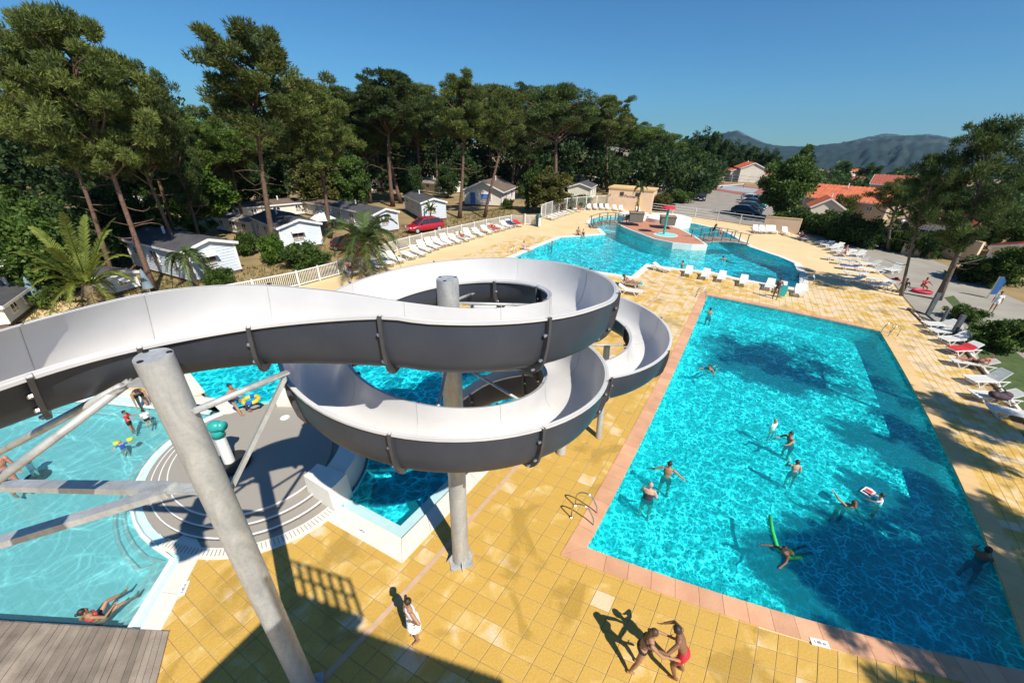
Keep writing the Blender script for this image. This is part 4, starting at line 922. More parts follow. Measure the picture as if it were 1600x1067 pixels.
def body_mb(J, female, fat, hands, child):
    mb = MB(); M = rotm(J); k = fat
    mb.ball(J['chest'], (.158*k, .108*k, .175), 14, 10, M=M); mb.ball(J['waist'], (.128*k, .098*k, .16), 14, 10, M=M)
    mb.ball(J['pel'], ((.165 if female else .150)*k, .118*k, .125), 14, 10, M=M); mb.ball(J['sp']*.44, (.165*k, .085*k, .07), 14, 8, M=M)
    if female:
        for s in (-1, 1): mb.ball(J['chest']+J['lat']*(.07*s)+J['fw']*.085*k+J['sp']*.02, (.058, .05, .055), 10, 8)
    cone(mb, J['neck']-J['sp']*.03, J['head']-J['hs']*.06, .056, .05)
    HM = Matrix((J['hf'].cross(J['hs']).normalized(), J['hf'], J['hs'])).transposed(); hk = 1.16 if child else 1.0
    mb.ball(J['head']+J['hs']*.02, (.077*hk, .095*hk, .105*hk), 14, 10, M=HM); mb.ball(J['head']-J['hs']*.055+J['hf']*.03, (.055, .062, .062), 10, 8, M=HM)
    cone(mb, J['head']+J['hf']*.088*hk+J['hs']*.005, J['head']+J['hf']*.108*hk-J['hs']*.028, .01, .016, 6)
    for s in (-1, 1): mb.ball(J['head']+HM @ Vector((s*.08*hk, -.005, -.005)), (.014, .025, .032), 8, 6, M=HM)
    for i in (0, 1):
        cone(mb, J['sh%d' % i], J['el%d' % i], .052*k, .040*k); cone(mb, J['el%d' % i], J['wr%d' % i], .040*k, .027)
        cone(mb, J['hp%d' % i], J['kn%d' % i], .085*k, .055*k); cone(mb, J['kn%d' % i], J['kn%d' % i].lerp(J['an%d' % i], .35), .053*k, .056*k); cone(mb, J['kn%d' % i].lerp(J['an%d' % i], .35), J['an%d' % i], .056*k, .034)
        f = J['ft%d' % i]; sd = (J['an%d' % i]-J['kn%d' % i]).normalized(); heel = J['an%d' % i]+sd*.035-f*.03
        cone(mb, heel, J['an%d' % i]+sd*.045+f*.13, .036, .030); cone(mb, J['an%d' % i], J['an%d' % i]+sd*.03+f*.05, .036, .036)
        d = J['hd%d' % i]; w = J['wr%d' % i]; x = d.cross(J['fw'])
        x = x.normalized() if x.length > .1 else J['lat']; y = x.cross(d)
        pc = w+d*.05; mb.ball(pc, (.038, .018, .05), 8, 6, M=Matrix((x, y, d)).transposed())
        s = 1 if i else -1
        for q, (o, L) in enumerate(((-.027, .062), (-.009, .074), (.009, .07), (.026, .055))):
            b = pc+d*.04+x*o; m = b+d*L*.55+y*.008; cone(mb, b, m, .0092, .0085, 6); cone(mb, m, m+(d*.8+y*.45).normalized()*L*.5, .0085, .0075, 6)
        tb = w+d*.025+x*.03; tm = tb+(d*.6+x*.7).normalized()*.042; cone(mb, tb, tm, .0115, .010, 6); cone(mb, tm, tm+(d*.9+x*.25).normalized()*.035, .010, .0085, 6)
    return mb, HM, hk
def remeshed(name, mb, mat, parent, vox):
    o = mb.build(name, mat, parent); m = o.modifiers.new('skin', 'REMESH'); m.mode = 'VOXEL'; m.voxel_size = vox; m.use_smooth_shade = True
    s = o.modifiers.new('soft', 'SMOOTH'); s.iterations = 2; s.factor = .5; return o
def person(label, pos, heading, s, J, skin='skin_tan', hair='hair_dark', style='short', wear=('trunks', 'navy'), female=False, fat=1.0, vox=.024, child=False, group=None, pelz=None, wear2=None):
    """pos: site point of the pelvis"""
    t = thing('person', label, 'person', pos, heading, group); t.scale = (s, s, s)
    mb, HM, hk = body_mb(J, female, fat, True, child); remeshed('body', mb, MAT[skin], t, vox); M = rotm(J); v2 = max(vox, .014)
    H = MB(); hc = J['head']+J['hs']*.03-J['hf']*.016
    if style != 'bald':
        H.ball(hc+J['hs']*.012, (.086*hk, .095*hk, .105*hk), 14, 10, M=HM)
        if style == 'long': cone(H, hc-J['hf']*.06, J['neck']-J['fw']*.09-J['sp']*.16, .07, .045)
        if style == 'bun': H.ball(hc-J['hf']*.095+J['hs']*.05, (.045, .045, .045), 10, 8)
        H.build('hair', MAT[hair], t, smooth=True)
    if vox < .016:
        for sgn in (-1, 1): MB().ball(J['head']+HM @ Vector((sgn*.031*hk, .085*hk, .015)), .0115, 8, 6).build('eye', MAT['eye_dark'], t, smooth=True)
        MB().ball(J['head']+HM @ Vector((0, .088, -.062)), (.024, .008, .008), 8, 6, M=HM).build('mouth', MAT['lip'], t, smooth=True)
    for (kind, colr) in ([wear] if not wear2 else [wear, wear2]):
        C = MB(); mat = MAT['cloth_'+colr]
        if kind in ('trunks', 'brief', 'onepiece'):
            C.ball(J['pel'], ((.178 if female else .163)*fat, .13*fat, .12 if kind != 'brief' else .10), 14, 10, M=M)
        if kind == 'trunks':
            for i in (0, 1): cone(C, J['hp%d' % i], J['hp%d' % i].lerp(J['kn%d' % i], .42), .096*fat, .090*fat)
        if kind == 'onepiece':
            C.ball(J['waist'], (.139*fat, .109*fat, .17), 14, 10, M=M); C.ball(J['chest']-J['sp']*.03, (.166*fat, .117*fat, .12), 14, 10, M=M)
            for s_ in (-1, 1): cone(C, J['chest']+J['lat']*.075*s_+J['fw']*.088*fat, J['sp']*.475+J['lat']*.08*s_, .05, .018); cone(C, J['sp']*.475+J['lat']*.08*s_, J['chest']+J['lat']*.05*s_-J['fw']*.1*fat, .018, .02)
        if kind == 'top':
            for k in range(16):
                a0, a1 = 2*PI*k/16, 2*PI*(k+1)/16; P_ = [J['chest']+M @ Vector((.166*fat*math.cos(a), .116*fat*math.sin(a), .0)) for a in (a0, a1)]; cone(C, P_[0], P_[1], .022, .022, 6)
            for s_ in (-1, 1): C.ball(J['chest']+J['lat']*(.07*s_)+J['fw']*.09*fat+J['sp']*.02, (.062, .056, .058), 10, 8)
        if kind in ('shirt', 'dress'):
            C.ball(J['waist'], (.145*fat, .115*fat, .18), 14, 10, M=M); C.ball(J['chest'], (.172*fat, .122*fat, .175), 14, 10, M=M)
            if kind == 'shirt':
                C.ball(J['pel']+J['sp']*.06, (.17*fat, .13*fat, .1), 14, 10, M=M)
                for i in (0, 1): cone(C, J['sh%d' % i], J['sh%d' % i].lerp(J['el%d' % i], .55), .062*fat, .058*fat)
            else:
                for (z, r) in ((0, .185), (-.12, .195), (-.25, .20), (-.38, .21)): C.ball((0, 0, z), (r, r*.85, .1), 16, 8)
        o = remeshed({'trunks': 'swim_trunks', 'brief': 'swim_brief', 'onepiece': 'swimsuit', 'top': 'bikini_top', 'shirt': 'shirt', 'dress': 'dress'}[kind], C, mat, t, max(.014, vox))
    return t
def at_feet(u, v, s, J, z=0.0):
    p = g(u, v, z); low = min((J['an%d' % i]+(J['an%d' % i]-J['kn%d' % i]).normalized()*.07).z for i in (0, 1)); return Vector((p.x, p.y, z-low*s))
def toward(a, b): d = g(*b)-g(*a); return math.atan2(d.y, d.x)-PI/2
SPREAD = [(vec(-.9, -.1, -.55), vec(-.75, .3, -.6)), (vec(.9, -.1, -.55), vec(.75, .3, -.6))]
HIPS = [(vec(-.85, -.25, -.55), vec(.75, .35, -.45)), (vec(.85, -.25, -.55), vec(-.75, .35, -.45))]
REACH = [(vec(-.25, .85, -.35), vec(.1, .95, -.2)), (vec(.25, .85, -.35), vec(-.1, .95, -.2))]
SITL = [(vec(-.12, 1, .05), vec(0, .15, -1)), (vec(.12, 1, .05), vec(0, .2, -1))]
LIEL = [(vec(-.08, 1, -.02), vec(0, 1, -.06), U_), (vec(.1, 1, -.02), vec(0, 1, -.06), U_)]
LIEK = [(vec(-.08, .8, .55), vec(0, .7, -.7)), (vec(.1, 1, -.02), vec(0, 1, -.06), U_)]
SWIML = [(vec(-.1, -1, -.1), vec(0, -1, -.05), vec(0, -.6, -.8)), (vec(.1, -1, -.15), vec(0, -1, .1), vec(0, -.6, -.8))]
WATERL = [(vec(-.1, .12, -1), vec(0, -.12, -1)), (vec(.14, .1, -1), vec(0, -.12, -1))]
# near couple on the tiles
J = skeleton(16, [(vec(-.25, .75, -.45), vec(.2, .9, -.1)), (vec(.3, .7, -.5), vec(.05, .95, .0))], [(vec(-.08, .25, -1), vec(0, -.2, -1)), (vec(.1, -.15, -1), vec(0, -.3, -1))], female=True)
person('woman with long brown hair in a black bikini bending towards a man on the tiles', at_feet(994, 1042, .86, J), toward((1000, 1040), (1060, 1050)), .86, J, 'skin_tan', 'hair_brown', 'long', ('brief', 'black'), True, vox=.009, wear2=('top', 'black'))
J = skeleton(24, [(vec(-.75, .45, -.35), vec(-.3, .95, .1)), (vec(.6, .55, -.5), vec(-.3, .7, -.5))], [(vec(-.12, .35, -1), vec(0, -.35, -1)), (vec(.15, .1, -1), vec(0, -.3, -1))], headtilt=10, turn=35)
person('tanned man in red trunks leaning towards the woman in a black bikini', at_feet(1056, 1052, .9, J), toward((1045, 1050), (1000, 1020)), .9, J, 'skin_brown', 'hair_dark', 'short', ('trunks', 'red'), vox=.009)
J = skeleton(6, HIPS, [(vec(-.05, .05, -1), vec(0, -.05, -1)), (vec(.05, -.05, -1), vec(0, -.05, -1))], female=True)
person('barefoot person with dark hair in a white beach dress holding its hem out', at_feet(650, 996, .86, J), toward((650, 996), (560, 1060)), .86, J, 'skin_tan', 'hair_dark', 'short', ('dress', 'white'), True, vox=.009)
# standing with towel between the pools
J = skeleton(4, [(vec(-.2, .25, -.9), vec(.3, .7, -.4)), (vec(.3, .3, -.9), vec(.1, .8, -.3))], [(vec(-.08, .15, -1), vec(0, -.1, -1)), (vec(.12, -.2, -1), vec(0, -.2, -1))], female=True)
pw = person('woman in dark bikini standing between the pools with a turquoise towel', at_feet(1210, 467, .95, J), toward((1212, 467), (1225, 440)), .95, J, 'skin_brown', 'hair_dark', 'bun', ('onepiece', 'plum'), True, vox=.018)
# standing in the rectangular pool
def wader(u, v, face_to, label, J, s=.92, z=WATER_Z, lift=.02, **k):
    s *= .93; lift -= .17; p = g(u, v, z); return person(label, Vector((p.x, p.y, z+lift*s)), toward((u, v), face_to), s, J, **k)
wader(1042, 743, (1052, 690), 'man seen from behind wading with arms spread in the rectangular pool', skeleton(5, SPREAD, WATERL), 1.0, skin='skin_tan', wear=('trunks', 'black'), vox=.0115, lift=.03)
wader(1012, 778, (1020, 730), 'grey-haired person in a plum swimsuit wading near the chrome ladder', skeleton(8, [(vec(-.3, .5, -.8), vec(.2, .8, -.3)), (vec(.35, .1, -.9), vec(.1, .5, -.7))], WATERL, female=True), .97, skin='skin_light', hair='hair_grey', wear=('onepiece', 'plum'), female=True, fat=1.25, vox=.0115, lift=.06)
wader(1208, 668, (1225, 680), 'small child in white held in front of a man in the rectangular pool', skeleton(0, None, WATERL), .66, skin='skin_light', hair='hair_fair', wear=('shirt', 'white'), child=True, vox=.018, lift=.02)
wader(1238, 687, (1212, 690), 'man with cropped hair reaching out to a small child in the pool', skeleton(20, REACH, WATERL), .95, wear=('trunks', 'navy'), vox=.0135, lift=-.12)
wader(1241, 735, (1232, 715), 'boy with dark hair standing alone mid pool, hand to his face', skeleton(4, [(vec(-.4, .4, -.6), vec(.4, .4, .9)), (vec(.25, 0, -.9), vec(.1, .3, -.8))], WATERL), .78, skin='skin_light', hair='hair_brown', wear=('trunks', 'navy'), vox=.0135, child=True, lift=.0)
wader(1320, 782, (1336, 800), 'red-haired person leaning forward with outstretched arms beside a child', skeleton(35, [(vec(-.3, .6, -.7), vec(0, .9, -.4)), (vec(.3, -.3, .2), vec(.1, -.8, .3))], WATERL, female=True), .9, skin='skin_tan', hair='hair_red', wear=('onepiece', 'teal'), female=True, vox=.0135, lift=-.15)
wader(1376, 785, (1350, 776), 'child in a white and dark top holding a swim board', skeleton(10, REACH, WATERL), .68, skin='skin_light', hair='hair_dark', wear=('shirt', 'white'), child=True, vox=.016, lift=-.05)
wader(1236, 862, (1215, 868), 'swimmer with dark hair paddling with a green foam noodle', skeleton(62, [(vec(-.5, .8, -.1), vec(-.2, .9, -.1)), (vec(.5, .7, -.1), vec(.5, .8, -.2))], SWIML, headtilt=-30), .8, skin='skin_brown', hair='hair_dark', wear=('brief', 'lime'), vox=.0125, lift=.09)
wader(1113, 575, (1090, 590), 'swimmer on his own near the slide side of the pool', skeleton(66, [(vec(-.7, .6, -.2), vec(-.3, .8, -.2)), (vec(.7, .6, -.2), vec(.3, .8, -.2))], SWIML, headtilt=-35), .9, wear=('trunks', 'navy'), vox=.018, lift=.06)
wader(1109, 489, (1100, 470), 'bather holding the pool edge beside the far chrome ladder', skeleton(5, REACH, WATERL), .95, lift=-.2, wear=('trunks', 'black'), vox=.02)
wader(1532, 872, (1560, 850), 'bather in deep shade holding the right edge of the rectangular pool', skeleton(10, REACH, WATERL), .95, skin='skin_brown', lift=-.15, wear=('trunks', 'red'), vox=.018)
# lagoon
wader(1066, 416, (1060, 405), 'bather standing in the lagoon beside the loungers', skeleton(4, REACH, WATERL), 1.0, lift=-.05, wear=('trunks', 'navy'), vox=.022)
wader(1136, 407, (1100, 398), 'swimmer doing a front crawl across the lagoon', skeleton(75, REACH, SWIML, headtilt=-35), 1.0, lift=.12, wear=('trunks', 'navy'), vox=.022)
wader(862, 381, (880, 382), 'bather resting arms on the lagoon edge', skeleton(5, SPREAD, WATERL), 1.0, skin='skin_tan', lift=-.28, wear=('trunks', 'blue'), vox=.022)
wader(1246, 431, (1262, 428), 'bald sunburnt bather leaning on the white lagoon corner', skeleton(15, REACH, WATERL), .95, skin='skin_red', style='bald', lift=-.3, wear=('trunks', 'navy'), vox=.022)
def sitter(u, v, face_to, label, J, s, zseat, **k): p = g(u, v, zseat); return person(label, Vector((p.x, p.y, zseat+.1*s)), toward((u, v), face_to), s, J, **k)
sitter(820, 390, (850, 396), 'person sitting on the lagoon edge by the chrome ladder, legs out', skeleton(-8, [(vec(-.3, -.4, -.85), vec(-.1, -.3, -.9)), (vec(.3, -.4, -.85), vec(.1, -.3, -.9))], [(vec(-.1, 1, -.1), vec(0, 1, -.35)), (vec(.1, 1, -.1), vec(0, 1, -.35))], female=True), .98, .02, skin='skin_light', hair='hair_brown', style='bun', female=True, wear=('onepiece', 'patterned'), vox=.02)
sitter(903, 367, (905, 378), 'person with back turned sitting on the lagoon edge, taller of a pair', skeleton(2, None, SITL), 1.05, .02, wear=('trunks', 'black'), vox=.022)
sitter(911, 368, (914, 378), 'smaller person of the pair sitting on the lagoon edge', skeleton(6, None, SITL, female=True), .9, .02, skin='skin_light', hair='hair_brown', style='long', wear=('onepiece', 'black'), female=True, vox=.022)
J = skeleton(20, REACH, None, female=True); p = g(1112, 370, .55); person('dark-haired person leaning on the handrail of the footbridge', Vector((p.x, p.y, .35+.92)), toward((1112, 370), (1130, 372)), .98, J, 'skin_brown', 'hair_dark', 'long', ('onepiece', 'black'), True, vox=.022)
J = skeleton(2); p = g(1125, 370, .5); person('small child in red trunks on the footbridge', Vector((p.x, p.y, .35+.6)), toward((1125, 370), (1110, 385)), .62, J, 'skin_light', 'hair_fair', 'short', ('trunks', 'red'), vox=.022, child=True)
# sunbathers
def lying(i, label, J, s=.88, **k):
    t = LOUNGERS[i]; M = t.matrix_basis; ls = t.scale[0]; rz = t.rotation_euler.z
    pos = Vector(t.location)+Matrix.Rotation(rz, 3, 'Z') @ Vector((0, .16, .49))*ls
    return person(label, pos, rz+PI, s, J, **k)
BK = {48: -46, 28: -64, 4: -84}
NF = len(FENCE_ROW); iM = NF+len(CURVE)+len(UPR); iC = iM+len(MID); iNE = iC+2; iR = iNE+len(NE); iE = iR+len(RIGHT)
ARML = [(vec(-.35, .3, -.6), vec(.2, .95, -.1)), (vec(.35, .3, -.6), vec(-.1, .95, -.1))]
lying(0, 'sunburnt sunbather lying on the near lounger by the picket fence', skeleton(-50, ARML, LIEL), .95, skin='skin_red', hair='hair_fair', wear=('trunks', 'red'), vox=.016)
lying(12, 'tanned sunbather lying on a lounger beside the raised backrest', skeleton(-66, ARML, LIEK), .92, wear=('trunks', 'red'), vox=.022)
lying(16, 'sunbather on a red towel near the end of the fence row', skeleton(-60, ARML, LIEK, female=True), .92, skin='skin_light', hair='hair_dark', wear=('onepiece', 'red'), female=True, vox=.022)
lying(iC, 'sunbather in purple patterned shorts lying beyond the slide', skeleton(-64, ARML, LIEL), .92, wear=('trunks', 'patterned'), vox=.018)
p = LOUNGERS[iC].location+Vector((-.15, -.45, .46)); person('woman in a dark bikini reclining beside the man in patterned shorts', p, LOUNGERS[iC].rotation_euler.z+PI, .86, skeleton(-40, ARML, LIEK, female=True), 'skin_tan', 'hair_dark', 'long', ('brief', 'black'), True, vox=.018, wear2=('top', 'black'))
lying(iR, 'sunbather reclining on the first lounger beside the path', skeleton(-46, ARML, LIEK), .92, skin='skin_red', wear=('trunks', 'black'), vox=.022)
J = skeleton(8, [(vec(-.3, .4, -.8), vec(.2, .8, .2)), (vec(.3, .4, -.8), vec(-.2, .8, .2))], SITL, female=True)
p = g(1318, 401); person('person sitting upright sideways on a lounger beside the path', Vector((p.x, p.y, .46)), toward((1318, 401), (1300, 415)), .95, J, 'skin_red', 'hair_brown', 'long', ('onepiece', 'white'), True, vox=.022)
lying(iE+4, 'sunbather with a red towel on the lounger row by the lawn', skeleton(-60, ARML, LIEK), .86, skin='skin_red', hair='hair_brown', wear=('trunks', 'black'), vox=.018)
J = skeleton(25, ARML, SITL); p = g(1410, 455); person('person in a red sun hat hunched on a lounger under the pine', Vector((p.x, p.y, .42)), toward((1410, 455), (1390, 470)), .9, J, 'skin_brown', 'hair_dark', 'short', ('shirt', 'plum'), vox=.022)
J = skeleton(15, REACH, SITL); p = g(1439, 452); person('person in a red top sitting beside the pine trunk', Vector((p.x, p.y, .3)), toward((1439, 452), (1455, 460)), .9, J, 'skin_tan', 'hair_dark', 'short', ('shirt', 'red'), vox=.022)
J = skeleton(3); person('pedestrian in white clothes walking behind the lawn', at_feet(1548, 487, .85, J), toward((1548, 487), (1560, 500)), .85, J, 'skin_tan', 'hair_dark', 'short', ('shirt', 'white'), vox=.024, wear2=('trunks', 'white'))
J = skeleton(3); person('person in dark clothes standing by the curved white fence', at_feet(879, 333, 1.0, J), toward((879, 333), (860, 345)), 1.0, J, 'skin_brown', 'hair_dark', 'short', ('shirt', 'plum'), vox=.03, wear2=('trunks', 'plum'))
J = skeleton(-60, ARML, LIEK); p = g(905, 332); person('sunbather in red lying by the curved white fence', Vector((p.x, p.y, .5)), toward((905, 332), (920, 334)), .95, J, 'skin_red', 'hair_dark', 'short', ('shirt', 'red'), vox=.03)
# paddling pool and splash island
J = skeleton(14, [(vec(-.2, .5, -.85), vec(.35, .8, -.2)), (vec(.3, .45, -.85), vec(-.4, .8, .3))], [(vec(-.1, .95, -.3), vec(0, .35, -.95)), (vec(.25, .95, -.25), vec(.1, .45, -.9))], female=True)
p = g(364, 626, .70); person('tanned woman with tied hair in dark shorts sitting on the white bench wall', Vector((p.x, p.y, .79)), toward((366, 650), (430, 668)), .92, J, 'skin_tan', 'hair_dark', 'bun', ('trunks', 'navy'), True, vox=.011, wear2=('top', 'plum'))
J = skeleton(3, [(vec(-.3, .4, -.8), vec(.2, .8, .1)), (vec(.3, .5, -.8), vec(0, .9, 0))]); person('small boy in a red swim shirt standing in the paddling pool', at_feet(210, 676, .6, J, -.3), toward((208, 676), (240, 670)), .6, J, 'skin_tan', 'hair_dark', 'short', ('shirt', 'red'), child=True, vox=.014, wear2=('trunks', 'black'))
wader(192, 699, (180, 670), 'fair-haired toddler in a blue float vest with yellow armbands', skeleton(0, SPREAD, WATERL), .5, skin='skin_light', hair='hair_fair', wear=('shirt', 'blue'), child=True, vox=.014, lift=.05)
J = skeleton(5); person('bare-chested man standing at the far edge of the paddling pool', at_feet(32, 772, 1.0, J, -.3), toward((32, 760), (90, 780)), 1.0, J, 'skin_red', 'hair_grey', 'short', ('brief', 'black'), fat=1.1, vox=.013)
J = skeleton(70, [(vec(-.1, .3, -1), vec(0, .2, -1)), (vec(.1, .3, -1), vec(0, .2, -1))], headtilt=10); person('adult bending down to a toddler half hidden by the near pillar', at_feet(228, 640, .95, J, -.2), toward((222, 640), (238, 672)), .95, J, 'skin_tan', 'hair_dark', 'short', ('trunks', 'black'), vox=.016)
J = skeleton(4); person('toddler in a white shirt and dark shorts beside the near pillar', at_feet(236, 668, .5, J, -.3), toward((236, 668), (220, 650)), .5, J, 'skin_light', 'hair_dark', 'short', ('shirt', 'white'), child=True, vox=.014, wear2=('trunks', 'black'))
J = skeleton(-14, [(vec(-.5, -.35, -.75), vec(-.1, .3, -.9)), (vec(.4, .5, -.6), vec(-.3, .8, .1))], [(vec(-.15, .75, .62), vec(0, .8, -.35), vec(0, .6, .7)), (vec(.25, .85, .45), vec(.1, .85, -.3), vec(0, .6, .7))], female=True)
p = g(156, 968, -.25); person('dark-haired person in a red bikini reclining in the water at the timber deck', Vector((p.x, p.y, -.25)), toward((158, 970), (188, 945)), .8, J, 'skin_tan', 'hair_dark', 'bun', ('brief', 'red'), True, vox=.010, wear2=('top', 'red'))
# --- small things people brought along
def towel(i, label, mat, off=0.0, w=.62, L=1.5):
    t = LOUNGERS[i]; o = MB(); n = 10
    for k in range(n): pass
    vs = []; ps = [(-.95+off, .40), (-.4+off, .405), (.2+off, .405), (.26+off, .42), (.6+off, .62 if i < NF else .56)]
    for y, z in ps:
        for x in (-w/2-.01, -w/6, w/6, w/2+.01): vs.append((x+random.uniform(-.02, .02), y, z+random.uniform(0, .02)))
    fs = [(4*a+b, 4*a+b+1, 4*a+b+5, 4*a+b+4) for a in range(len(ps)-1) for b in range(3)]
    q = tag(o.add(vs, fs).build('towel', MAT[mat]), label, 'towel'); m = q.modifiers.new('thick', 'SOLIDIFY'); m.thickness = .02
    q.location = t.location; q.rotation_euler = t.rotation_euler; q.scale = t.scale; return q
random.seed(3)
towel(16, 'crimson towel under a sunbather on the fence row', 'cloth_red'); towel(19, 'purple towel on a lounger near the end of the fence row', 'cloth_navy'); towel(20, 'red towel on the last lounger before the gate', 'cloth_red')
towel(iC, 'turquoise towel on the lounger beyond the slide', 'cloth_teal'); towel(iE+3, 'bright red towel on a lounger by the lawn', 'cloth_red'); towel(iR+9, 'pale blue towel on a shaded lounger beside the path', 'cloth_blue')
tw = MB(); P = [(-.28, 0, .95), (.25, .1, .98), (.3, .16, .55), (.22, .2, .12), (-.2, .12, .1), (-.3, .05, .5)]
q = tag(tw.add(P, [(0, 1, 2, 5), (5, 2, 3, 4)]).build('towel', MAT['cloth_teal']), 'turquoise towel held by the woman standing between the pools', 'towel'); q.modifiers.new('thick', 'SOLIDIFY').thickness = .03; q.location = g(1219, 466)
nd = thing('pool_noodle', 'bright green foam noodle floating on the rectangular pool', 'pool noodle', g(1208, 830, WATER_Z))
mk('foam_green', (.04, .55, .12), (.05, .62, .15), .6); pa, pb, pc_ = g(1203, 806, WATER_Z+.05), g(1207, 830, WATER_Z+.05), g(1215, 856, WATER_Z+.02)
MB().tube([pa-nd.location, pb-nd.location, pc_-nd.location, g(1235, 872, WATER_Z+.02)-nd.location, g(1252, 871, WATER_Z+.02)-nd.location], .05, 10).build('foam', MAT['foam_green'], nd, smooth=True)
sb = thing('swim_board', 'white swim board with red and dark print held by a child', 'swim board', g(1356, 769, WATER_Z+.03), 1.0); sb.scale = (.7, .7, .7); MB().prism([(-.3, -.2), (.25, -.2), (.34, 0), (.25, .2), (-.3, .2)], 0, .06).build('board', MAT['plastic_white'], sb); MB().box((.05, 0, .064), (.22, .26, .006)).build('print', MAT['cloth_red'], sb); MB().box((-.16, 0, .064), (.14, .3, .006)).build('stripe', MAT['cloth_navy'], sb)
def ring_float(u, v, z, R, r, label, mats):
    t = thing('swim_ring', label, 'swim ring', g(u, v, z), .4)
    for k in range(8):
        mb = MB(); a0, a1 = 2*PI*k/8, 2*PI*(k+1)/8; mb.tube([(R*math.cos(a0+(a1-a0)*j/4), R*math.sin(a0+(a1-a0)*j/4), r) for j in range(5)], r, 10, caps=False); mb.build('panel', MAT[mats[k % len(mats)]], t, smooth=True)
ring_float(393, 627, .73, .25, .075, 'yellow and blue swim ring lying on the white bench wall', ['yellow', 'yellow', 'cloth_blue', 'yellow'])
for (u, v, dx) in ((183, 694, -1), (204, 688, 1)):
    t = thing('arm_band', 'yellow swimming armband on the toddler, '+('nearer the deck side' if dx < 0 else 'nearer the splash island'), 'armband', g(u, v, .05)); MB().tube([(0, 0, 0), (.0, .0, .05), (0, 0, .12)], [.07, .10, .08], 12).build('cuff', MAT['cloth_lime'], t, smooth=True)
bg = thing('beach_bag', 'dark rucksack heaped on a lounger by the lawn', 'bag', g(1560, 622, .38)); MB().ball((0, 0, .12), (.36, .2, .15), 14, 8, M=Matrix.Rotation(.5, 3, 'X')).ball((.2, .08, .2), (.2, .16, .14), 12, 8).ball((-.22, -.05, .16), (.16, .2, .12), 12, 8).build('body', MAT['cloth_plum'], bg, smooth=True); MB().tube([(-.3, 0, .35), (-.1, 0, .52), (.1, 0, .35)], .03, 6).build('strap', MAT['cloth_black'], bg)
hat = thing('sun_hat', 'wide red sun hat worn under the pine', 'hat', g(1400, 437, 1.05)); MB().lathe([(.30, 0), (.28, .03), (.13, .05), (.11, .16), (.02, .18)], 18).build('brim', MAT['cloth_red'], hat, smooth=True)
rt = thing('inflatable_boat', 'red inflatable toy boat lying beside the pine trunk', 'inflatable', g(1440, 457, .02)); 
for k in range(1): MB().tube([(.55*math.cos(2*PI*j/16), .32*math.sin(2*PI*j/16), .1) for j in range(17)], .1, 8, caps=False).build('tube', MAT['red_canvas'], rt, smooth=True)
MB().lathe([(.0, .04), (.3, .04)], 16, caps=False).build('floor', MAT['cloth_teal'], rt)
# ---------------------------------------------------------------- mobile homes, houses, cars
mk('siding_blue', (.62, .67, .72), (.56, .61, .66), .6, 1.5, random=.08); mk('siding_cream', (.78, .75, .66), (.72, .68, .58), .6, 1.5); mk('render_white', (.78, .72, .62), (.68, .62, .52), .8, .6); mk('render_tan', (.60, .46, .30), (.52, .39, .25), .8, .6)
mk('roof_dark', (.055, .055, .062), (.085, .083, .088), .8, 1.2, bump=.3, bscale=12); mk('roof_brown', (.17, .12, .09), (.12, .085, .065), .8, 1.2, bump=.3, bscale=12); mk('roof_grey', (.30, .27, .24), (.24, .215, .19), .8, 1.2, bump=.3)
mk('roof_red', (.60, .17, .075), (.46, .115, .05), .8, 1.5, bump=.5, bscale=14, random=.15); mk('roof_dkred', (.40, .10, .06), (.32, .08, .05), .8, 1.5, bump=.5, bscale=14)
mk('trim_white', (.80, .79, .76), None, .5); mk('shutter_blue', (.08, .17, .42), (.10, .2, .47), .6); mk('curtain', (.55, .45, .40), (.35, .3, .27), .8, 12.0); mk('teal_door', (.03, .28, .26), None, .6)
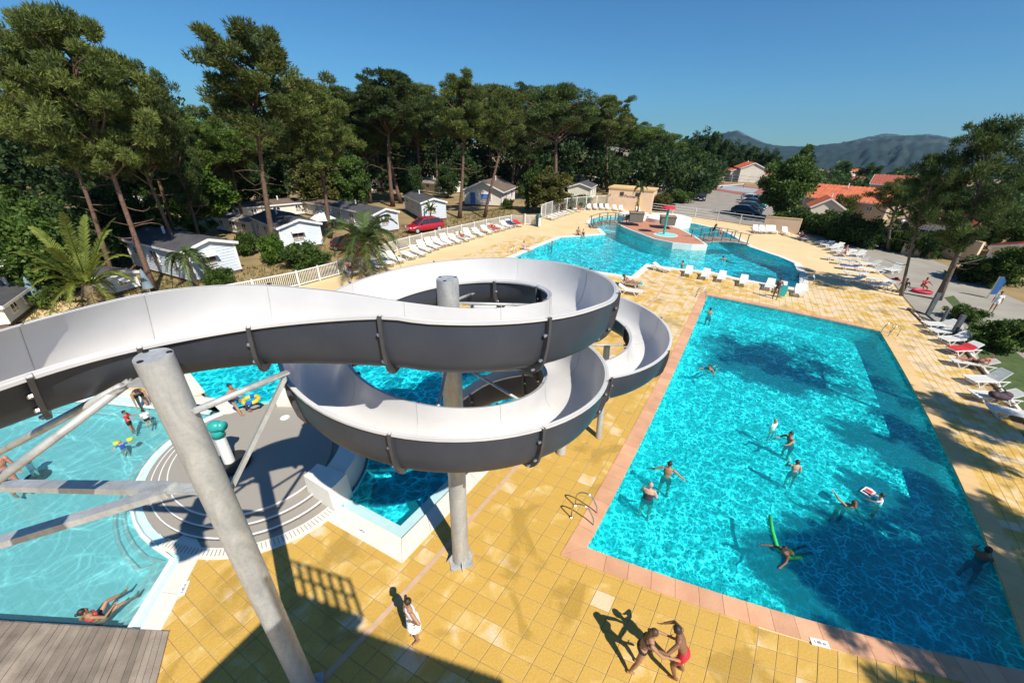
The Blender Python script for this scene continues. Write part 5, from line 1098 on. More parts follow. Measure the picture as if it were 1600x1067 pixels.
def home(label, N, Rp, toward_px, length, v_eave, wall='siding_blue', roof='roof_dark', pitch=.28, name='mobile_home', lap=True, side_win=3, gable_win=True, awn=True, win='pane', over=.25, skirt=.25, cat='mobile home', h=None, chimney=True, door=False):
    """N: foot corner nearest the camera, Rp: other foot corner of the gable end, toward_px: where the long wall runs"""
    n, r, tw = g(*N), g(*Rp), g(*toward_px); w = r-n; W = w.length; wx = w/W; ly = Vector((-wx.y, wx.x, 0)); ly = ly if ly.dot(tw-n) > 0 else -ly
    H = h or col_h(n, v_eave); t = thing(name, label, cat, n)
    def P(x, y, z): return wx*x+ly*y+Vector((0, 0, z))
    RH = H+W/2*pitch
    flip = (wx.cross(ly)).z < 0
    def quad(mb, a, b, c, d): mb.add([a, b, c, d], [(0, 1, 2, 3)])
    # walls with lapped boards
    nb = max(1, int((H-skirt)/.2)) if lap else 1
    for (pa, pb, out, gable, nm) in ((P(0, 0, 0), P(W, 0, 0), -ly, True, 'gable_wall'), (P(0, 0, 0), P(0, length, 0), -wx, False, 'side_wall'), (P(W, 0, 0), P(W, length, 0), wx, False, 'side_wall'), (P(0, length, 0), P(W, length, 0), ly, True, 'gable_wall')):
        mb = MB()
        for k in range(nb):
            z0 = skirt+(H-skirt)*k/nb; z1 = skirt+(H-skirt)*(k+1)/nb; o = out*.03 if lap else Vector()
            quad(mb, pa+Vector((0, 0, z0))+o, pb+Vector((0, 0, z0))+o, pb+Vector((0, 0, z1)), pa+Vector((0, 0, z1)))
            if lap: quad(mb, pa+Vector((0, 0, z0))+o, pb+Vector((0, 0, z0))+o, pb+Vector((0, 0, z0)), pa+Vector((0, 0, z0)))
        if gable:
            m_ = (pa+pb)/2; kk = max(1, int((RH-H)/.2)) if lap else 1
            for k in range(kk):
                f0, f1 = k/kk, (k+1)/kk; z0, z1 = H+(RH-H)*f0, H+(RH-H)*f1; o = out*.03 if lap else Vector()
                quad(mb, pa.lerp(m_, f0)+Vector((0, 0, z0))+o, pb.lerp(m_, f0)+Vector((0, 0, z0))+o, pb.lerp(m_, f1)+Vector((0, 0, z1)), pa.lerp(m_, f1)+Vector((0, 0, z1)))
        wo = mb.build(nm, MAT[wall], t)
        if skirt > .05: sk = MB(); quad(sk, pa-out*.05, pb-out*.05, pb-out*.05+Vector((0, 0, skirt)), pa-out*.05+Vector((0, 0, skirt))); sk.build('skirt', MAT['roof_brown'], t)
    for (x, y) in ((0, 0), (W, 0), (0, length), (W, length)): MB().bar(P(x, y, skirt), P(x, y, H), .12, .12).build('corner_trim', MAT['trim_white'], t)
    # roof
    for sgn in (0, 1):
        xe = -over if sgn == 0 else W+over; ze = H-over*pitch*2*.5; mid = W/2
        vs = [P(xe, -over, ze), P(xe, length+over, ze), P(mid, length+over, RH+.02), P(mid, -over, RH+.02)]
        up = Vector((0, 0, .09)); mb = MB().add(vs+[v+up for v in vs], [(0, 1, 2, 3), (7, 6, 5, 4), (0, 4, 5, 1), (1, 5, 6, 2), (2, 6, 7, 3), (3, 7, 4, 0)])
        ro = mb.build('roof', MAT[roof], t)
        MB().bar(vs[0]+Vector((0, 0, .0)), vs[1], .05, .16).build('gutter', MAT['trim_white'], ro); MB().bar(vs[0]-ly*.03, vs[3]-ly*.03, .04, .2).build('fascia', MAT['trim_white'], ro)
        if 'red' in roof:
            k = max(6, int(length/.55))
            cl = MB()
            for i in range(k): f = (i+.5)/k; cl.bar(vs[0].lerp(vs[1], f)+up*1.1, vs[3].lerp(vs[2], f)+up*1.1, .16, .08)
            tag(cl.build('roof_tiles', MAT[roof], ro), kind='stuff')
    if chimney: MB().tube([P(W*.4, length*.6, RH-.2), P(W*.4, length*.6, RH+.55)], .09, 8).build('flue', MAT['trim_white'], t)
    def window(c, ax, out, ww, wh, shutter=False):
        f = MB()
        f.bar(c-ax*(ww/2+.05)+out*.05, c+ax*(ww/2+.05)+out*.05, .09, .0+wh+.16, up=(0, 0, 1)); o = f.build('window', MAT['trim_white'], t)
        MB().bar(c-ax*(ww/2)+out*.09, c+ax*(ww/2)+out*.09, .04, wh).build('pane', MAT['shutter_blue' if shutter else 'dark_glass'], o)
        if not shutter:
            MB().bar(c+out*.115-Vector((0, 0, wh/2)), c+out*.115+Vector((0, 0, wh/2)), .05, .02, up=tuple(out)).build('mullion', MAT['trim_white'], o); MB().bar(c-ax*(ww/2)+out*.113-Vector((0, 0, wh*.22)), c+ax*(ww/2)+out*.113-Vector((0, 0, wh*.22)), .02, wh*.4).build('curtain', MAT['curtain'], o)
        return o
    zc = skirt+(H-skirt)*.56; wh = (H-skirt)*.42
    for k in range(side_win): window(P(0, length*(k+.6)/(side_win+.2), zc), ly, -wx, .85 if k % 2 else .6, wh, win == 'shutter')
    if gable_win:
        wo = window(P(W*.42, 0, zc), wx, -ly, W*.26, wh*.9, win == 'shutter')
        if awn: a0 = P(W*.26, 0, zc+wh*.62); a1 = P(W*.58, 0, zc+wh*.62); MB().add([a0, a1, a1-ly*.55-Vector((0, 0, .22)), a0-ly*.55-Vector((0, 0, .22))], [(0, 1, 2, 3)]).build('awning', MAT['trim_white'], wo)
    if door: c = P(W*.78, 0, skirt+.95); MB().bar(c-wx*.42-ly*.05, c+wx*.42-ly*.05, .08, 1.9).build('door', MAT['shutter_blue'], t)
    return t
home('grey-blue mobile home with dark roof, nearest beyond the slide', (303, 444), (378, 425), (247, 416), 8.5, 393)
home('grey-blue mobile home behind the leaning pine trunk', (444, 394), (505, 384.5), (396, 385), 8.0, 356)
home('grey-blue mobile home behind the maroon car', (588, 367), (623, 361), (500, 365), 9.5, 335)
home('grey-blue mobile home behind the red car', (661, 346), (697, 343.5), (590, 340), 9.5, 317)
home('cream chalet with blue shutters beside the leaning pine', (784, 324), (727, 321), (822, 315), 9.0, 298.5, 'render_white', 'roof_brown', .42, 'chalet', False, 2, True, False, 'shutter', cat='chalet', over=.5, door=True)
home('small cream cabin left of the pump house', (921, 315), (887, 313), (944, 309), 7.0, 293.5, 'siding_cream', 'roof_dark', .3, 'cabin', False, 2, False, False, cat='cabin', chimney=False)
home('white mobile home with brown roof at the far left under the pines', (38, 440), (77, 421), (18, 398), 7.0, 402, 'siding_cream', 'roof_brown', .3)
home('pale mobile home cut off by the left edge of the picture', (18, 512), (-52, 522), (0, 455), 6.0, 478, 'siding_blue', 'roof_dark', .25)
home('pale mobile home half hidden behind the big palm', (182, 463), (220, 452), (150, 440), 6.5, 434, 'siding_blue', 'roof_dark', .28)
home('white mobile home with grey roof under the bright green tree', (236, 374), (284, 361), (226, 352), 8.0, 352, 'siding_cream', 'roof_grey', .22)
home('long cream mobile home behind the leaning pine', (378, 347), (365, 342), (455, 334), 9.0, 325, 'siding_cream', 'roof_brown', .25)
home('white mobile home deep among the trees above the bright green tree', (246, 328), (262, 325), (228, 322), 7.0, 312, 'siding_cream', 'roof_grey', .22)
home('grey roofed mobile home behind the pair of pine trunks', (572, 301), (600, 298), (545, 297), 9.0, 287, 'siding_cream', 'roof_dark', .25)
home('cream mobile home beside the tall straight pine trunk', (690, 305), (722, 302), (660, 300), 9.0, 288, 'siding_cream', 'roof_grey', .22)
home('brown mobile home above the cream cabin', (906, 294), (942, 293), (880, 290), 9.0, 280, 'roof_brown', 'roof_grey', .15, cat='mobile home')
home('tan house with orange roof and teal door near the palms', (985, 291), (997, 290), (960, 287), 10.0, 272, 'render_tan', 'roof_red', .35, 'house', False, 2, False, False, cat='house', door=False)
home('pale mobile home between the near home and the second home', (398, 372), (425, 367), (372, 366), 7.0, 347, 'siding_cream', 'roof_grey', .25)
home('white mobile home behind the second home', (520, 345), (548, 341), (490, 340), 8.0, 322, 'siding_cream', 'roof_brown', .25)
home('white mobile home deep in the wood right of the chalet', (842, 300), (862, 299), (822, 297), 8.0, 285, 'siding_cream', 'roof_grey', .25)
# village houses on the right
home('white gabled house with red roof edge behind the tennis court', (1153, 285), (1191, 286.5), (1165, 280), 12.0, 263, 'render_white', 'roof_red', .45, 'house', False, 0, False, False, cat='house', skirt=.02)
home('lower orange roofed wing beside the white gabled house', (1139, 283), (1153, 283.5), (1142, 279), 8.0, 267, 'render_white', 'roof_red', .3, 'house', False, 0, False, False, cat='house', skirt=.02, chimney=False)
home('red roofed wing to the right of the white gabled house', (1192, 288), (1210, 289), (1200, 284), 8.0, 275, 'render_white', 'roof_red', .3, 'house', False, 0, False, False, cat='house', skirt=.02, chimney=False)
home('long stone house with an orange tiled roof behind the hedge', (1378, 346), (1402, 338), (1296, 334), 11.0, 320, 'render_tan', 'roof_red', .4, 'house', False, 3, False, False, cat='house', skirt=.02)
home('rendered outbuilding with red verge just behind the hedge', (1311, 348), (1262, 344), (1312, 338), 4.5, 326, 'render_white', 'roof_red', .62, 'outbuilding', False, 0, False, False, cat='outbuilding', skirt=.02, chimney=True)
home('orange roofed house with a white gable beside the green tree', (1273, 322), (1308, 322), (1262, 316), 7.0, 296, 'render_white', 'roof_red', .25, 'house', False, 1, False, False, cat='house', skirt=.02)
home('two storey stone house with dark red roof behind the long house', (1349, 318), (1356, 312), (1410, 320), 10.0, 287, 'render_tan', 'roof_dkred', .3, 'house', False, 3, False, False, cat='house', skirt=.02)
home('large white house behind the umbrella pine', (1396, 383), (1500, 398), (1420, 372), 8.0, 345, 'render_white', 'roof_dkred', .22, 'house', False, 0, True, False, cat='house', skirt=.02)
home('pink roofed house at the far right beyond the pines', (1540, 405), (1615, 418), (1580, 395), 8.0, 385, 'render_white', 'roof_dkred', .3, 'house', False, 0, False, False, cat='house', skirt=.02)
for k, (a, b, c, v, d) in enumerate((((1262, 276), (1284, 277), (1270, 273), 266, 'white village house with red roof furthest left in the cluster'), ((1275, 283), (1297, 285), (1285, 280), 272, 'white village house with dark red roof in front of the cluster'),
                                     ((1298, 275), (1315, 276.5), (1305, 273), 267, 'small orange roofed house by the poplar'), ((1298, 287), (1318, 289), (1305, 284), 280, 'low dark red roof in front of the poplar'), ((1337, 283), (1352, 284), (1345, 280), 271, 'small white flat house right of the poplar'))):
    home(d, a, b, c, 9.0, v, 'render_white', 'roof_dkred' if k in (0, 1, 3) else 'roof_red', .4, 'house', False, 2, False, False, cat='house', skirt=.02, chimney=False)
# tennis court
ct = gp([(1083, 293), (1128, 286), (1195, 295), (1185, 307), (1150, 303)]); mesh_obj('tennis_court', MB().sheet([ct], .010), MAT['court_red'])
mesh_obj('court_surface', MB().sheet([gp([(1106, 292.5), (1132, 288.5), (1186, 296), (1176, 302), (1148, 299)])], .016), MAT['court_grey'])
nt_ = thing('tennis_net', 'tennis net across the grey court', 'net', g(1118, 298)); a, b = g(1118, 296), g(1160, 292); 
for q in (a, b): MB().tube([q-a, q-a+Vector((0, 0, 1.2))], .08, 6).build('post', MAT['post_dark'], nt_)
MB().bar(Vector((0, 0, 1.0)), b-a+Vector((0, 0, 1.0)), .03, .12).build('band', MAT['trim_white'], nt_)
cf = thing('court_fence', 'white mesh fence round the tennis court', 'fence', g(1096, 290)); P = [g(1096, 289), g(1130, 284), g(1196, 292)]; O = P[0]
cf.location = O
for a, b in zip(P[:-1], P[1:]):
    for i in range(6): q = a+(b-a)*i/5-O; MB().tube([q, q+Vector((0, 0, 2.2))], .06, 5).build('post', MAT['fence_white'], cf)
    for z in (.6, 1.3, 2.15): MB().tube([a-O+Vector((0, 0, z)), b-O+Vector((0, 0, z))], .04, 5).build('wire', MAT['fence_white'], cf)
# cars
def paint(name, c): m, nt, b = nodes_of(name); setin(b, 'Base Color', (*c, 1)); setin(b, 'Roughness', .28); setin(b, 'Coat Weight', .7); setin(b, 'Coat Roughness', .06); return m
for n_, c_ in dict(red=(.42, .012, .03), maroon=(.10, .012, .02), black=(.012, .013, .016), navy=(.02, .035, .065), blue=(.03, .06, .09), silver=(.42, .45, .46), white=(.72, .72, .70), teal=(.02, .10, .11)).items(): paint('paint_'+n_, c_)
mk('tail_red', (.4, .01, .01), None, .3)
def car_meshes(suv=0.0):
    st = [(-2.05, .42, .80, .70), (-1.98, .28, .93, .80), (-1.6, .22, .98+suv*.1, .85), (-.6, .20, .97+suv*.1, .87), (.5, .20, .95+suv*.1, .87), (1.2, .21, .86+suv*.1, .85), (1.75, .24, .74+suv*.08, .80), (2.0, .30, .62, .70), (2.06, .38, .52, .60)]
    def ring(y, z0, z1, w):
        c = (z0+z1)/2; h = (z1-z0)/2; pts = []
        for k in range(16):
            a = 2*PI*k/16+PI/16; x = math.cos(a); z = math.sin(a); pts.append((w*math.copysign(abs(x)**.45, x), y, c+h*math.copysign(abs(z)**.45, z)))
        return pts
    b = MB(); rs = [ring(*s) for s in st]; b.add(*loft([[Vector(p) for p in r] for r in rs], True, True)); n = len(b.v); b.f.append(tuple(range(16))); b.f.append(tuple(n-16+k for k in range(15, -1, -1))); b.m += [0, 0]
    H = 1.44+suv*.2
    gst = [(-1.93, .9, .93, .72, .66), (-1.55, .92, H-.1, .76, .58), (-1.0, .93, H, .78, .60), (-.2, .92, H+.01, .79, .60), (.35, .92, H-.06, .79, .58), (1.15, .84, .9+suv*.1, .76, .70)]
    gl = MB(); R2 = []
    for y, z0, z1, w0, w1 in gst: R2.append([Vector((-w0, y, z0)), Vector((-w1, y, z1-.03)), Vector((-w1*.9, y, z1)), Vector((w1*.9, y, z1)), Vector((w1, y, z1-.03)), Vector((w0, y, z0))])
    gl.add(*loft(R2, True))
    rf = MB(); R3 = [[r[1]+Vector((-.012, 0, -.02)), r[2]+Vector((0, 0, .02)), r[3]+Vector((0, 0, .02)), r[4]+Vector((.012, 0, -.02))] for r in R2[1:5]]
    rf.add(*loft(R3, True))
    pil = MB()
    for s in (-1, 1):
        for (i, j) in ((0, 0), (1, 1), (3, 3)):
            y0, z0 = gst[i][0], gst[i][1]; pil.bar((s*(gst[i][3]+.012), gst[i][0], z0), (s*(gst[i][4]+.014), gst[i][0]+(.25 if i == 0 else 0), gst[min(i+(1 if i == 0 else 0), 4)][2]-.02), .08, .03, up=(0, 1, 0))
        pil.bar((s*(.765), 1.13, .87), (s*.595, .36, H-.06), .05, .07)
    ty = MB().lathe([(.18, -.1), (.29, -.1), (.315, -.06), (.315, .06), (.29, .1), (.18, .1)], 18, caps=False); ri = MB().lathe([(.02, .09), (.06, .1), (.17, .085), (.19, .095), (.19, -.09), (.02, -.09)], 12, caps=False)
    return dict(body=b, glass=gl, roof=rf, pillars=pil, tyre=ty, rim=ri)
CM = {s: car_meshes(s) for s in (0.0, 1.0)}
CMESH = {}
def car(label, rear, front, col, suv=0.0, s=None):
    a, b = g(*rear), g(*front); c = (a+b)/2; d = b-a; s = s or max(.8, min(1.15, d.length/4.1)); t = thing('parked_car', label, 'car', c, math.atan2(d.y, d.x)-PI/2, 'parked cars'); t.scale = (s, s, s); m = CM[suv]
    def me(k, mat, sm=True, ang=35):
        key = (k, mat, suv)
        if key not in CMESH: CMESH[key] = m[k].mesh(k, MAT[mat], sm, ang)
        return CMESH[key]
    link('body', me('body', 'paint_'+col, True, 50), t); link('glasshouse', me('glass', 'dark_glass', True, 25), t); link('roof_panel', me('roof', 'paint_'+col), t); link('pillar', me('pillars', 'paint_'+col, False), t)
    for x in (-.76, .76):
        for y in (-1.28, 1.3):
            w = link('wheel', me('tyre', 'black_rubber'), t, (x, y, .315)); w.rotation_euler = (0, PI/2, 0); link('rim', me('rim', 'paint_silver'), w)
        if ('hl', 0) not in CMESH: CMESH[('hl', 0)] = MB().ball((0, 0, 0), (.17, .08, .08), 10, 6).mesh('headlight', MAT['trim_white'], True); CMESH[('tl', 0)] = MB().ball((0, 0, 0), (.1, .06, .14), 10, 6).mesh('tail_light', MAT['tail_red'], True); CMESH[('mi', 0)] = MB().ball((0, 0, 0), (.1, .06, .07), 8, 6).mesh('mirror', MAT['black_rubber'], True)
        link('headlight', CMESH[('hl', 0)], t, (x*.72, 1.93, .60)); link('tail_light', CMESH[('tl', 0)], t, (x*.86, -1.98, .78)); link('mirror', CMESH[('mi', 0)], t, (x*1.18, .75, .95))
    MB().box((0, 2.05, .42), (.5, .03, .12)).build('number_plate', MAT['trim_white'], t)
car('bright red hatchback parked behind the picket fence', (690, 358), (637, 365), 'red'); car('maroon car parked under the feathery palm', (524, 389), (574, 394), 'maroon')
car('black car facing the lagoon in the car park', (1096, 306), (1093, 322), 'black', s=1.0); car('white car parked right behind the black car', (1097, 300), (1096, 309), 'white', s=1.0)
car('dark blue car nearest the railing in the car park row', (1145, 334), (1185, 339), 'navy', s=1.05); car('second dark blue car in the car park row', (1155, 328), (1192, 332), 'blue', s=1.05); car('dark teal estate in the middle of the car park row', (1162, 322), (1195, 326), 'teal', s=1.05); car('white van-like car in the car park row', (1160, 317), (1194, 320), 'white', 1.0, s=1.05); car('silver car furthest back in the car park row', (1158, 313), (1190, 315), 'silver', s=1.0)
for (u, v, lab) in ((86, 382, 'dark'),): car('dark car parked deep under the left pines', (100, 392), (122, 384), 'black', s=.9)
# small parasols and tents on the pitches
for (u, v, vt, label) in ((64, 480, 432, 'closed blue-grey parasol beside the left mobile home'), (237, 462, 420, 'closed dark parasol by the near mobile home')):
    t = thing('parasol', label, 'parasol', g(u, v)); h = col_h(g(u, v), vt); MB().tube([(0, 0, 0), (0, 0, h)], .04, 6).build('pole', MAT['steel'], t); MB().lathe([(.32, h*.3), (.24, h*.55), (.1, h*.9), (.02, h)], 10, caps=False).build('canopy', mk('canvas_blue', (.20, .27, .32), (.15, .2, .25), .8) if 'canvas_blue' not in MAT else MAT['canvas_blue'], t, smooth=True)
sd_ = thing('shade_tent', 'pale striped tent roof beside the mobile home', 'tent', g(508, 370)); MB().lathe([(1.5, 1.9), (.8, 2.3), (.05, 2.9)], 6, caps=False).build('canopy', MAT['trim_white'], sd_)
for k in range(4): a = PI/2*k+.4; MB().tube([(1.35*math.cos(a), 1.35*math.sin(a), 0), (1.35*math.cos(a), 1.35*math.sin(a), 1.95)], .03, 5).build('pole', MAT['steel'], sd_)
# ---------------------------------------------------------------- vegetation
def leaf_mat(name, dark, light, trans=.36, rough=.6):
    m, nt, b = nodes_of(name); N = nt.nodes; L = nt.links
    at = N.new('ShaderNodeAttribute'); at.attribute_name = 'tone'; oi = N.new('ShaderNodeObjectInfo')
    mx = N.new('ShaderNodeMix'); mx.data_type = 'RGBA'; mx.inputs['A'].default_value = (*dark, 1); mx.inputs['B'].default_value = (*light, 1); L.new(at.outputs['Fac'], mx.inputs['Factor'])
    hs = N.new('ShaderNodeHueSaturation'); mr = N.new('ShaderNodeMapRange'); setin(mr, 'To Min', .78); setin(mr, 'To Max', 1.22); L.new(oi.outputs['Random'], mr.inputs['Value']); L.new(mr.outputs['Result'], hs.inputs['Value']); L.new(mx.outputs['Result'], hs.inputs['Color'])
    L.new(hs.outputs['Color'], b.inputs['Base Color']); setin(b, 'Roughness', rough); setin(b, 'Specular IOR Level', .25)
    tl = N.new('ShaderNodeBsdfTranslucent'); L.new(hs.outputs['Color'], tl.inputs['Color']); ms = N.new('ShaderNodeMixShader'); ms.inputs[0].default_value = trans
    L.new(b.outputs[0], ms.inputs[1]); L.new(tl.outputs[0], ms.inputs[2]); L.new(ms.outputs[0], N['Material Output'].inputs['Surface']); return m
leaf_mat('needles', (0.054, 0.0816, 0.0216), (0.21, 0.246, 0.06)); leaf_mat('needles_dark', (0.0378, 0.0675, 0.0216), (0.135, 0.1823, 0.0486)); leaf_mat('needles_fresh', (0.054, 0.102, 0.0168), (0.18, 0.264, 0.048))
leaf_mat('leaf_bright', (.05, .11, .015), (.17, .28, .035)); leaf_mat('leaf_mid', (0.0416, 0.0845, 0.0169), (0.13, 0.2015, 0.039)); leaf_mat('leaf_dark', (0.0279, 0.062, 0.0186), (0.0853, 0.1395, 0.0372)); leaf_mat('leaf_olive', (.07, .085, .02), (.20, .19, .045)); leaf_mat('palm_leaf', (.10, .15, .020), (.30, .33, .075)); leaf_mat('palm_grey', (.06, .11, .035), (.15, .2, .07)); leaf_mat('dead_frond', (.22, .16, .08), (.32, .25, .14)); leaf_mat('flower', (.35, .12, .12), (.6, .4, .35))
mk('bark_pine', (.20, .115, .075), (.085, .055, .042), .9, 5.0, detail=7, bump=.8, bscale=9); mk('bark_grey', (.17, .14, .11), (.08, .065, .05), .9, 5.0, detail=7, bump=.7, bscale=9); mk('bark_palm', (.22, .17, .11), (.12, .09, .06), .9, 8.0, bump=.9, bscale=14)
def tri_mesh(name, V, F, tone, mat):
    me = bpy.data.meshes.new(name); nv, nf = len(V), len(F); k = F.shape[1]
    me.vertices.add(nv); me.vertices.foreach_set('co', V.astype(np.float32).ravel()); me.loops.add(nf*k); me.loops.foreach_set('vertex_index', F.astype(np.int32).ravel())
    me.polygons.add(nf); me.polygons.foreach_set('loop_start', np.arange(0, nf*k, k, dtype=np.int32)); me.polygons.foreach_set('loop_total', np.full(nf, k, np.int32)); me.update(calc_edges=True)
    a = me.attributes.new('tone', 'FLOAT', 'POINT'); a.data.foreach_set('value', np.clip(tone, 0, 1).astype(np.float32)); me.materials.append(mat); me.validate(); return me
def unit(a): return a/(np.linalg.norm(a, axis=-1, keepdims=True)+1e-9)
def tufts(rng, C, Rad, per, L, W, up=.5, needle=True, flat=1.0):
    """leaf-sized faces scattered through clumps: C centres (n,3), Rad radii (n,)"""
    n = len(C); P = unit(rng.normal(size=(n, per, 3)))*(rng.random((n, per, 1))**.45); P[..., 2] *= flat
    pos = C[:, None, :]+P*Rad[:, None, None]
    d = unit(P+np.array([0, 0, up])+rng.normal(size=P.shape)*.45); s = unit(np.cross(d, rng.normal(size=P.shape)))
    LL = L*(.6+.8*rng.random((n, per, 1))); WW = W*(.6+.8*rng.random((n, per, 1)))
    tn = np.clip(rng.normal(.42, .2, (n, 1))+rng.normal(0, .16, (n, per)), 0, 1)
    if needle:
        V = np.stack([pos-s*WW, pos+s*WW, pos+d*LL], 2).reshape(-1, 3); F = np.arange(len(V)).reshape(-1, 3); T = np.repeat(tn.reshape(-1), 3)
    else:
        V = np.stack([pos-d*LL*.5, pos+s*WW, pos+d*LL*.5, pos-s*WW], 2).reshape(-1, 3); F = np.arange(len(V)).reshape(-1, 4); T = np.repeat(tn.reshape(-1), 4)
    return V, F, T
def limb(mb, a, b, r0, r1, rng, bend=.12, n=5, sides=6):
    a, b = Vector(a), Vector(b); L = (b-a).length; pts = []
    off = Vector(rng.normal(size=3)*bend*L)
    for k in range(n+1): t = k/n; pts.append(a.lerp(b, t)+off*math.sin(PI*t))
    mb.tube(pts, [r0+(r1-r0)*k/n for k in range(n+1)], sides); return pts
def pine_meshes(seed, H=18.0, base=.42, width=4.2, shape='dome', dens=1.0, leaf='needles', leafL=.29, leafW=.054, lean=(0, 0), clumpR=.85, nclump=130, per=95, bark='bark_pine', fork=0, trunk_r=.26, dead=8):
    rng = np.random.default_rng(seed); tk = MB(); k = 9; bow = rng.normal(size=2)*.35
    trunk = [Vector((lean[0]*(i/k)**1.3+bow[0]*math.sin(PI*i/k), lean[1]*(i/k)**1.3+bow[1]*math.sin(PI*i/k), H*.95*i/k)) for i in range(k+1)]
    tk.tube(trunk, [trunk_r*(1.25 if i == 0 else 1-.8*i/k) for i in range(k+1)], 9)
    def axis(z): t = max(0, min(.9999, z/(H*.95)))*k; i = int(t); return trunk[i].lerp(trunk[i+1], t-i)
    C = []; R = []
    zb = H*base; nl = max(10, nclump//6); a = rng.random()*6.28
    for i in range(nl):
        f = (i+rng.random())/nl
        if shape == 'dome': prof = max(.3, math.sin(PI*min(1, (.16+.80*f)))**.7)
        elif shape == 'umbrella': f = .35+.65*f; prof = math.sqrt(max(.06, 1-((f-.5)/.55)**2))*1.05
        elif shape == 'tall': prof = .45+.55*math.sin(PI*f**.8)
        else: prof = (1-f)**.65*.95+.08
        z = zb+(H-zb)*f*.96; a += 2.39996+rng.normal()*.35; r = width*prof*(.62+.5*rng.random())
        st = axis(max(zb*.8, z-.35*r-.5)); tip = axis(z)+Vector((r*math.cos(a), r*math.sin(a), .15*r))
        pts = limb(tk, st, tip, .06+.016*r, .018, rng, .07, 5, 5)
        m = 3+int(rng.integers(0, 3))+(1 if r > 2.5 else 0)
        for j in range(m):
            t = (.5 if shape != 'umbrella' else .35)+.55*(j+rng.random())/m; p = st.lerp(tip, t); sp_ = .16*r+.25
            C.append(p+Vector((rng.normal()*sp_, rng.normal()*sp_, .25+rng.normal()*.22))); R.append(clumpR*(.55+.6*rng.random()))
            if j % 2: limb(tk, p-(tip-st).normalized()*.4, C[-1], .025, .01, rng, .1, 2, 4)
    top = axis(H*.95)
    for j in range(5): C.append(top+Vector((rng.normal()*.5, rng.normal()*.5, -.6*j*.5+rng.normal()*.2))); R.append(clumpR*(.5+.35*rng.random()))
    for i in range(dead):
        z = H*(.22+(base-.2)*rng.random()); a = rng.random()*2*PI; st = axis(z); L = 1.2+2.2*rng.random(); limb(tk, st, st+Vector((L*math.cos(a), L*math.sin(a), -.2+.7*rng.random())), .045, .012, rng, .12, 4, 4)
    V, F, T = tufts(rng, np.array([tuple(c) for c in C]), np.array(R), int(per*dens), leafL, leafW, flat=.62)
    return tk.mesh('trunk', MAT[bark], True), tri_mesh('crown', V, F, T, MAT[leaf]), H
def broad_meshes(seed, H=8.0, base=.25, width=3.2, leaf='leaf_mid', nclump=110, per=110, leafL=.34, leafW=.13, clumpR=.75, bark='bark_grey', trunk_r=.16, oval=1.0):
    rng = np.random.default_rng(seed); tk = MB(); pts = limb(tk, (0, 0, 0), (rng.normal()*.3, rng.normal()*.3, H*.75), trunk_r*1.2, trunk_r*.3, rng, .03, 6, 8)
    C = []; R = []
    for i in range(nclump):
        d = rng.normal(size=3); d /= np.linalg.norm(d); rr = rng.random()**.4; lump = 1+.18*math.sin(3.1*d[0]*3+seed)+.15*math.sin(2.7*d[1]*4+seed*2)
        c = Vector((d[0]*width*rr*lump, d[1]*width*rr*lump, H*(base+1)/2+d[2]*H*(1-base)/2*rr*lump)); C.append(tuple(c)); R.append(clumpR*(.6+.8*rng.random()))
        if i % 5 == 0: st = Vector(pts[min(5, 2+i % 4)]); limb(tk, st, c, .06, .015, rng, .1, 3, 5)
    V, F, T = tufts(rng, np.array(C), np.array(R), per, leafL, leafW, .25, False)
    return tk.mesh('trunk', MAT[bark], True), tri_mesh('crown', V, F, T, MAT[leaf]), H
TREES = {}
def tree(kind, base, height, label, cat='tree', name='pine_tree', rz=0.0, group=None, wid=1.0):
    tm, cm_, H = TREES[kind]; s = height/H; t = thing(name, label, cat, base, rz, group); t.scale = (s*wid, s*wid, s); link('trunk', tm, t); link('crown', cm_, t); return t
for k in range(3): TREES['pineA%d' % k] = pine_meshes(20+k, 18, .52, 4.1, 'dome', nclump=190, per=300, clumpR=.78)
for k in range(3): TREES['pineB%d' % k] = pine_meshes(40+k, 18, .60, 3.9, 'dome', nclump=140, per=300, clumpR=.78, leaf='needles_dark' if k == 1 else 'needles')
TREES['pineC'] = pine_meshes(60, 18, .3, 3.4, 'tall', nclump=190, per=190, leaf='needles_dark')
TREES['stoneA'] = pine_meshes(70, 15, .52, 5.4, 'umbrella', nclump=210, per=180, leaf='needles_fresh', clumpR=.95, dead=3); TREES['stoneB'] = pine_meshes(71, 15, .5, 4.6, 'umbrella', nclump=190, per=180, leaf='needles_dark', dead=3)
for k, lf in enumerate(('leaf_mid', 'leaf_bright', 'leaf_dark', 'leaf_olive')): TREES['broad%d' % k] = broad_meshes(80+k, 8, .12, 3.0, lf)
TREES['poplar'] = broad_meshes(90, 12, .08, 1.5, 'leaf_mid', 90, 100); TREES['bush'] = broad_meshes(91, 2.0, .02, 1.25, 'leaf_mid', 60, 110, .16, .06, .38, trunk_r=.05); TREES['bush_olive'] = broad_meshes(92, 2.0, .02, 1.2, 'leaf_olive', 60, 110, .16, .05, .38, trunk_r=.05); TREES['bush_dark'] = broad_meshes(93, 2.0, .02, 1.25, 'leaf_dark', 60, 110, .18, .07, .4, trunk_r=.05); TREES['bush_bright'] = broad_meshes(94, 2.0, .02, 1.2, 'leaf_bright', 60, 100, .18, .07, .38, trunk_r=.05)
